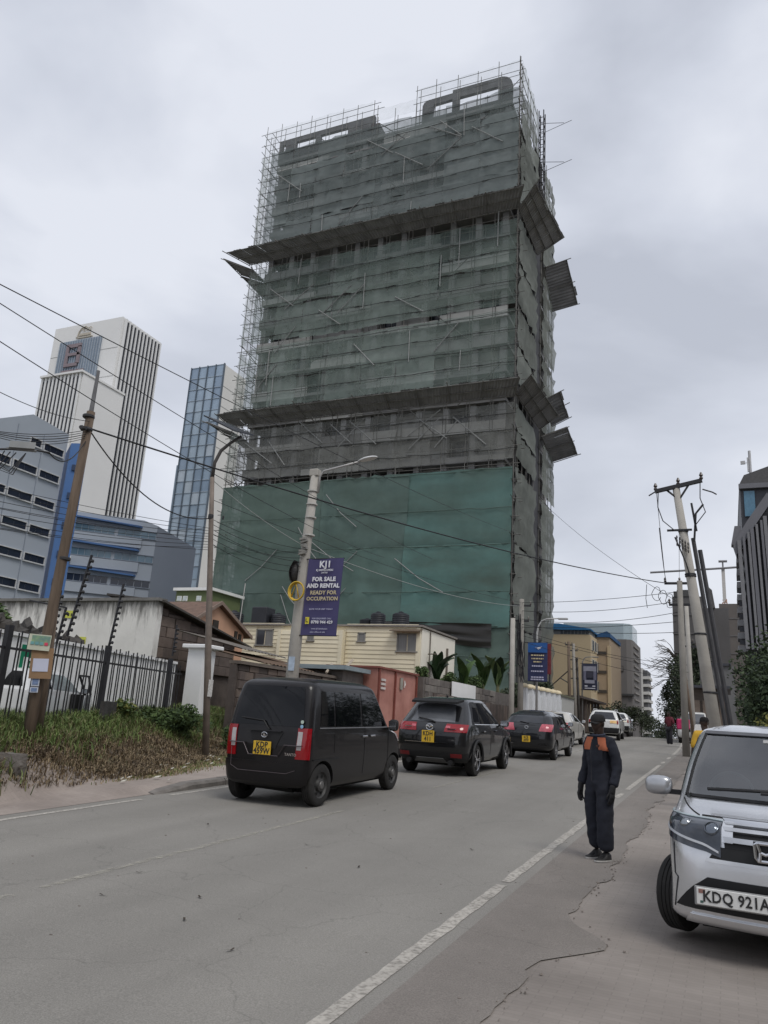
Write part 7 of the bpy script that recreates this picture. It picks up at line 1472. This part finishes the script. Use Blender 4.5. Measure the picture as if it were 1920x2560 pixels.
band('plate_recess', 1.3, 2.25, .255, .20, trimb, .010); band('bumper_lip', .75, 1.15, .235, .225, sv, .022); band('chin', .1, .7, .22, .215, M('chin_grey', (.16, .16, .165), rough=.5), .0)
E_ = MB(); ex, ez = 0, .735; ey = 1.755; r_ = .072
E_.tube([(ex + sx_ * r_, ey, ez + sz_ * r_ * .85) for sx_, sz_ in ((-1, .85), (-.92, -.6), (-.7, -.95), (.7, -.95), (.92, -.6), (1, .85), (.8, 1), (-.8, 1), (-1, .85))], .012, 6, False)
for sd in (-1, 1): E_.tube([(sd * .052, ey + .006, ez + .06), (sd * .034, ey + .006, ez), (sd * .042, ey + .006, ez - .06)], .012, 6)
E_.tube([(-.034, ey + .006, ez - .0), (0, ey + .006, ez - .012), (.034, ey + .006, ez)], .012, 6); E_.build('emblem', chrome, si.root, local=True)
b = MB(); b.obox((ex, ey - .02, ez), (.08, 0, 0), (0, .012, 0), (0, 0, .07)); b.build('emblem_back', trimb, si.root, local=True)
pl = si.plate(.215, .395, .52, .115, ['KDQ 921A'], plate_w, True, y=1.765, size=.105, sx=.86)
b = MB(); b.bevbox((-.06, -.012, .33), (.49, .004, .46), .006); b.build('plate_holder', M('plate_surround', (.25, .25, .25), rough=.5), pl, local=True)
b = MB(); b.box((.415, .0085, .415), (.46, .0105, .442)); b.build('flag_mark', M('flag_brown', (.25, .13, .11), var=.4, scale=60), pl, local=True); b = MB(); b.box((.43, .0085, .35), (.45, .0105, .366)); b.build('seal_mark', M('seal_green', (.06, .12, .10)), pl, local=True)
b = MB(); b.box((-.06, 1.70, .30), (.02, 1.75, .325)); b.build('tow_hook', trimb, si.root, local=True)
si.mirror(.89, .72, 1.08, .115, .16, M('mirror_silver', (.45, .46, .48), metal=.6, rough=.25)); si.side_win(6.1, 7.9, -.9, -.9, .75, .25)
# ------------------------------------------------------------ people
def skin(name, verts, edges, rad, mat, parent, sub=2, root=0, disp=0.):
    me = bpy.data.meshes.new(name); me.from_pydata([tuple(v) for v in verts], edges, []); o = bpy.data.objects.new(name, me); col.objects.link(o)
    md = o.modifiers.new('s', 'SKIN'); md.use_smooth_shade = True
    sv_ = me.skin_vertices[0].data
    for i, r in enumerate(rad): sv_[i].radius = r if isinstance(r, tuple) else (r, r); sv_[i].use_root = (i == root)
    ss = o.modifiers.new('u', 'SUBSURF'); ss.levels = sub; ss.render_levels = sub
    m2 = bpy.data.meshes.new_from_object(o.evaluated_get(bpy.context.evaluated_depsgraph_get())); bpy.data.objects.remove(o)
    m2.materials.clear(); m2.materials.append(mat)
    if disp:
        for v in m2.vertices:
            p = v.co; d = noise.noise(Vector((p.x * 9, p.y * 9, p.z * 3.2))) * .7 + noise.noise(Vector((p.x * 10 + p.z * 6, p.y * 10, p.z * 17))) * .6
            v.co = p + v.normal * d * disp
    m2.polygons.foreach_set('use_smooth', [True] * len(m2.polygons)); m2.name = name
    return link(name, m2, parent)
skinm = M('skin_dark', (.042, .026, .02), rough=.5, var=.15, scale=12, spec=.4)
navyc = M('coverall_navy', (.016, .018, .027), rough=.9, var=.25, scale=10, bump=.4, bscale=140); orange = M('coverall_orange', (.42, .13, .065), rough=.9, var=.18, scale=10)
glove = M('glove_black', (.014, .014, .016), rough=.85, var=.3, scale=30)
MX, MY = -1.46, 10.05
man = thing('person', 'man in a navy coverall with orange shoulder patches and black cap, standing by the road', 'person', (MX, MY, g(MY) + .0), radians(147))
# local frame: +Y is the way he faces, +X his right-hand side ... z up; height 1.66
H = 1.66
J = dict(pel=(0, 0, .88), sp1=(0, -.01, 1.02), chest=(0, -.01, 1.22), neck=(0, 0, 1.40), head0=(0, .02, 1.47), head1=(0, .03, 1.56),
         hipL=(-.09, 0, .84), kneeL=(-.11, .05, .46), ankL=(-.10, .02, .09), hipR=(.09, 0, .84), kneeR=(.10, .0, .46), ankR=(.11, -.06, .09),
         shL=(-.17, -.01, 1.33), elL=(-.235, -.04, 1.06), wrL=(-.245, .05, .83), shR=(.17, -.01, 1.33), elR=(.23, -.03, 1.06), wrR=(.235, .06, .83))
names = list(J); idx = {k: i for i, k in enumerate(names)}
Eg = [('pel', 'sp1'), ('sp1', 'chest'), ('chest', 'neck'), ('neck', 'head0'), ('head0', 'head1'), ('pel', 'hipL'), ('hipL', 'kneeL'), ('kneeL', 'ankL'), ('pel', 'hipR'), ('hipR', 'kneeR'), ('kneeR', 'ankR'), ('chest', 'shL'), ('shL', 'elL'), ('elL', 'wrL'), ('chest', 'shR'), ('shR', 'elR'), ('elR', 'wrR')]
rb = dict(pel=.11, sp1=.10, chest=.12, neck=.052, head0=.07, head1=.075, hipL=.07, kneeL=.05, ankL=.035, hipR=.07, kneeR=.05, ankR=.035, shL=.05, elL=.038, wrL=.028, shR=.05, elR=.038, wrR=.028)
skin('body', [J[k] for k in names], [(idx[a], idx[b_]) for a, b_ in Eg], [rb[k] for k in names], skinm, man)
def headmesh(par, mat, c, sc_=1.):
    b = MB()
    def fn(u, v):
        a = u * 2 * pi; ph = (v - .5) * pi; x = .073 * cos(ph) * sin(a); y = .092 * cos(ph) * cos(a); z = .115 * sin(ph)
        if z < 0: x *= 1 - .28 * (-z / .115); y *= 1 - .10 * (-z / .115)
        if y > 0:
            fx = math.exp(-(x / .016) ** 2); nz_ = math.exp(-((z + .01) / .028) ** 2); y += .022 * fx * nz_
            for ex in (-.03, .03): y -= .010 * math.exp(-((x - ex) / .014) ** 2 - ((z - .018) / .012) ** 2)
            y += .006 * math.exp(-(x / .026) ** 2) * (math.exp(-((z + .05) / .008) ** 2) + math.exp(-((z + .066) / .008) ** 2)); y += .008 * math.exp(-(x / .02) ** 2 - ((z + .098) / .016) ** 2); y += .005 * math.exp(-((z - .035) / .01) ** 2)
        return Vector(c) + Vector((x, y, z)) * sc_
    b.grid(fn, 40, 30)
    for sd in (-1, 1): b.grid(lambda u, v: Vector(c) + Vector((sd * (.07 + .016 * sin(pi * v)), -.005 + .018 * cos(2 * pi * u) * sin(pi * v), -.005 + .03 * cos(pi * v))) * sc_, 10, 8)
    return b.build('head', mat, par, smooth=True, local=True)
hd = headmesh(man, skinm, (0, .03, 1.545))
hd.rotation_euler = (0, 0, 0)
b = MB()
for ex in (-.03, .03): b.lathe([(.001, -.004), (.009, 0), (.001, .006)], (ex, .103, 1.563), 'y', 10)
b.build('eye', M('eye_white', (.3, .28, .26), rough=.2), hd, local=True)
capm = M('cap_black', (.012, .012, .013), rough=.8, var=.3, scale=30)
b = MB(); b.grid(lambda u, v: Vector((0, .025, 1.585)) + Vector((.083 * cos(v * pi / 2) ** .5 * sin(u * 2 * pi), .102 * cos(v * pi / 2) ** .5 * cos(u * 2 * pi), .088 * sin(v * pi / 2) - .012)), 28, 8); cp_ = b.build('cap', capm, man, smooth=True, local=True)
b = MB(); b.grid(lambda u, v: (lerp(-.075, .075, u) * (1 - .25 * v), .095 + .085 * v - .05 * (2 * u - 1) ** 2 * (1 + .4 * v), 1.578 - .022 * v - .012 * (2 * u - 1) ** 2), 10, 6); b.grid(lambda u, v: (lerp(.075, -.075, u) * (1 - .25 * v), .095 + .085 * v - .05 * (2 * u - 1) ** 2 * (1 + .4 * v), 1.572 - .022 * v - .012 * (2 * u - 1) ** 2), 10, 6); b.build('cap_peak', capm, cp_, smooth=True, local=True)
# coverall: same frame with looser radii
J2 = dict(J); J2['collar'] = (0, .0, 1.405); J2['ankL'] = (-.10, .02, .085); J2['ankR'] = (.11, -.06, .085); J2['wrL'] = (-.245, .05, .825); J2['wrR'] = (.235, .06, .825)
J2['midL'] = (-.105, .04, .65); J2['midR'] = (.10, .0, .65); J2['shinL'] = (-.107, .04, .28); J2['shinR'] = (.108, -.03, .28)
nm2 = ['pel', 'sp1', 'chest', 'collar', 'hipL', 'midL', 'kneeL', 'shinL', 'ankL', 'hipR', 'midR', 'kneeR', 'shinR', 'ankR', 'shL', 'elL', 'wrL', 'shR', 'elR', 'wrR']; ix2 = {k: i for i, k in enumerate(nm2)}
E2 = [('pel', 'sp1'), ('sp1', 'chest'), ('chest', 'collar'), ('pel', 'hipL'), ('hipL', 'midL'), ('midL', 'kneeL'), ('kneeL', 'shinL'), ('shinL', 'ankL'), ('pel', 'hipR'), ('hipR', 'midR'), ('midR', 'kneeR'), ('kneeR', 'shinR'), ('shinR', 'ankR'), ('chest', 'shL'), ('shL', 'elL'), ('elL', 'wrL'), ('chest', 'shR'), ('shR', 'elR'), ('elR', 'wrR')]
r2 = dict(pel=(.152, .125), sp1=(.145, .12), chest=(.162, .125), collar=.068, hipL=.112, midL=.112, kneeL=.105, shinL=.10, ankL=.098, hipR=.112, midR=.112, kneeR=.105, shinR=.10, ankR=.098, shL=.082, elL=.068, wrL=.056, shR=.082, elR=.068, wrR=.056)
cv = skin('coverall', [J2[k] for k in nm2], [(ix2[a], ix2[b_]) for a, b_ in E2], [r2[k] for k in nm2], navyc, man, sub=3, disp=.02)
# orange yoke: faces of the coverall over the shoulders, lifted off the cloth
import bmesh
def yoke(sd):
    bm = bmesh.new(); bm.from_mesh(cv.data)
    for co, no in (((0, 0, 1.235), (0, .0, 1)), ((0, 0, 1.385), (0, 0, -1)), ((sd * .05, 0, 1.3), (sd, 0, .25)), ((sd * .168, 0, 1.3), (-sd, 0, -.35))):
        bmesh.ops.bisect_plane(bm, geom=bm.verts[:] + bm.edges[:] + bm.faces[:], plane_co=co, plane_no=no, clear_inner=True)
    for v in bm.verts: v.co += v.normal * .006
    me = bpy.data.meshes.new('shoulder_patch'); bm.to_mesh(me); bm.free(); me.materials.clear(); me.materials.append(orange); return link('shoulder_patch', me, cv)
yoke(1); yoke(-1)
b = MB(); 
for k, sd in ((0, 1), (1, -1)): b.grid(lambda u, v: (sd * (.02 + .055 * u), .075 - .06 * u + .012 * v, 1.425 - .04 * v - .025 * u), 4, 3)
b.tube([(.068 * cos(a), .012 + .068 * sin(a), 1.415 - .012 * sin(a)) for a in [i * 2 * pi / 20 for i in range(21)]], .016, 6, False); b.build('collar', M('collar_blue', (.025, .03, .05), var=.3), cv, smooth=True, local=True)
b = MB(); b.tube([(.004, .13, 1.36), (.004, .152, 1.2), (.002, .145, 1.0), (.0, .15, .88)], .004, 4); b.build('zip', M('zip_dark', (.05, .05, .055), metal=.5), cv, local=True)
b = MB(); b.prism([(-.15, .122, 1.12), (-.05, .15, 1.12), (-.05, .15, 1.24), (-.15, .122, 1.24)], (0, .012, 0)); b.build('chest_pocket', navyc, cv, local=True)
b = MB(); b.tube([(-.11, .135, 1.30), (-.09, .14, 1.27), (-.075, .14, 1.29)], .012, 5); b.build('badge', M('badge_dark', (.07, .03, .025)), cv, local=True)
# gloved hands: palm, four fingers and a thumb
def hand(w, sd, par):
    W = Vector(w); V_ = [W + Vector((0, .0, .06)), W + Vector((0, .012, -.035)), W + Vector((0, .022, -.08))]; Ed = [(0, 1), (1, 2)]; Rr = [(.036, .044), (.026, .044), (.021, .046)]
    for k in range(4):
        y = .058 - .024 * k; l = (.066, .078, .072, .056)[k]; b0 = len(V_); V_ += [W + Vector((0, y, -.095)), W + Vector((-sd * .012, y + .004, -.095 - l * .5)), W + Vector((-sd * .03, y + .004, -.095 - l))]; Ed += [(2, b0), (b0, b0 + 1), (b0 + 1, b0 + 2)]; Rr += [.0115, .0105, .009]
    b0 = len(V_); V_ += [W + Vector((-sd * .012, .055, -.04)), W + Vector((-sd * .022, .078, -.075)), W + Vector((-sd * .028, .082, -.11))]; Ed += [(1, b0), (b0, b0 + 1), (b0 + 1, b0 + 2)]; Rr += [.014, .012, .010]
    skin('glove', V_, Ed, Rr, glove, par, sub=2)
hand((-.245, .055, .80), -1, man); hand((.235, .065, .80), 1, man)
for sd, (ax, ay) in ((-1, (-.10, .02)), (1, (.11, -.06))):
    b = MB()
    def fn(u, v):
        a = u * 2 * pi; yy = cos(a); L_ = .15 if yy > 0 else .11; x = .046 * abs(sin(a)) ** .8 * (1 if sin(a) > 0 else -1) * (1 + .12 * (yy > 0)); y = L_ * abs(yy) ** .8 * (1 if yy > 0 else -1)
        top = .03 + .065 * sstep(.1, -.04, y); z = [.0, .018, .022, lerp(.03, top, .55), top, top + .01][min(5, int(v * 5 + .01))]; k = [.97, 1., 1.0, .96, .72, .0][min(5, int(v * 5 + .01))]
        return (ax + x * k, ay + .035 + y * (k if v > .7 else min(1, k)), z)
    b.grid(fn, 26, 5); so_ = b.build('shoe', M('shoe_black', (.018, .017, .017), rough=.6, var=.3, scale=20), man, smooth=True, local=True)
    b = MB(); b.grid(lambda u, v: (ax + .049 * abs(sin(u * 2 * pi)) ** .8 * (1 if sin(u * 2 * pi) > 0 else -1) * (1 + .12 * (cos(u * 2 * pi) > 0)), ay + .035 + (.154 if cos(u * 2 * pi) > 0 else .113) * abs(cos(u * 2 * pi)) ** .8 * (1 if cos(u * 2 * pi) > 0 else -1), lerp(.002, .020, v)), 26, 1); b.build('sole', M('sole_white', (.45, .44, .42), var=.3, scale=20), so_, smooth=True, local=True)
# far people on the right
def far_person(lab, x, y, z, h_, shirt, trousers, rz=0., seated=False):
    p = thing('person', lab, 'person', (x, y, z), rz); k = h_ / 1.66
    skin('body', [Vector(J[q]) * k for q in names], [(idx[a], idx[b_]) for a, b_ in Eg], [rb[q] * k for q in names], skinm, p, sub=1); headmesh(p, skinm, (0, .03 * k, 1.55 * k), k)
    up = ['pel', 'sp1', 'chest', 'collar', 'shL', 'elL', 'shR', 'elR']; ui = {q: i for i, q in enumerate(up)}
    skin('shirt', [Vector(J2[q]) * k for q in up], [(ui[a], ui[b_]) for a, b_ in (('pel', 'sp1'), ('sp1', 'chest'), ('chest', 'collar'), ('chest', 'shL'), ('shL', 'elL'), ('chest', 'shR'), ('shR', 'elR'))], [tuple(c * k for c in r2[q]) if isinstance(r2[q], tuple) else r2[q] * k for q in up], shirt, p, sub=1)
    lo = ['pel', 'hipL', 'kneeL', 'ankL', 'hipR', 'kneeR', 'ankR']; li = {q: i for i, q in enumerate(lo)}
    skin('trousers', [Vector(J2[q]) * k for q in lo], [(li[a], li[b_]) for a, b_ in (('pel', 'hipL'), ('hipL', 'kneeL'), ('kneeL', 'ankL'), ('pel', 'hipR'), ('hipR', 'kneeR'), ('kneeR', 'ankR'))], [.14 * k] + [.085 * k] * 6, trousers, p, sub=1)
    b = MB(); b.grid(lambda u, v: Vector((0, .015, 1.575)) * k + Vector((.082 * cos(v * pi / 2) ** .5 * sin(u * 2 * pi), .1 * cos(v * pi / 2) ** .5 * cos(u * 2 * pi), .085 * sin(v * pi / 2))) * k, 16, 5); b.build('hair', M('hair_black', (.01, .009, .009), rough=.9), p, smooth=True, local=True)
    return p
dkt = M('trousers_dark', (.02, .02, .025), var=.2)
far_person('person in a maroon top standing by the white van', -2.75, 42.5, g(42.5), 1.68, M('shirt_maroon', (.11, .015, .025), var=.2), dkt, 2.6)
pk = far_person('person in a bright pink top beside the white van', -1.95, 42.0, g(42), 1.55, M('shirt_pink', (.48, .03, .12), var=.15), dkt, 1.9)
far_person('person in a mustard yellow jacket just above the silver car roof', -.42, 16.2, g(16.2), 1.66, M('jacket_yellow', (.56, .33, .03), var=.15), dkt, .3)
bx = MB(); bx.bevbox((-2.35, 41.6, g(42) + .85), (-1.75, 41.75, g(42) + 1.35), .05); tag(bx.build('pink_bag', M('shirt_pink')), 'bright pink bag held by the person near the white van', 'bag')
b = MB(); b.obox((-1.05, 30, 1.9), (.09, .02, 0), (-.005, .015, 0), (.05, 0, .3)); tag(b.build('white_board', wpaint), 'small white board leaning by the right-hand poles', 'sign')
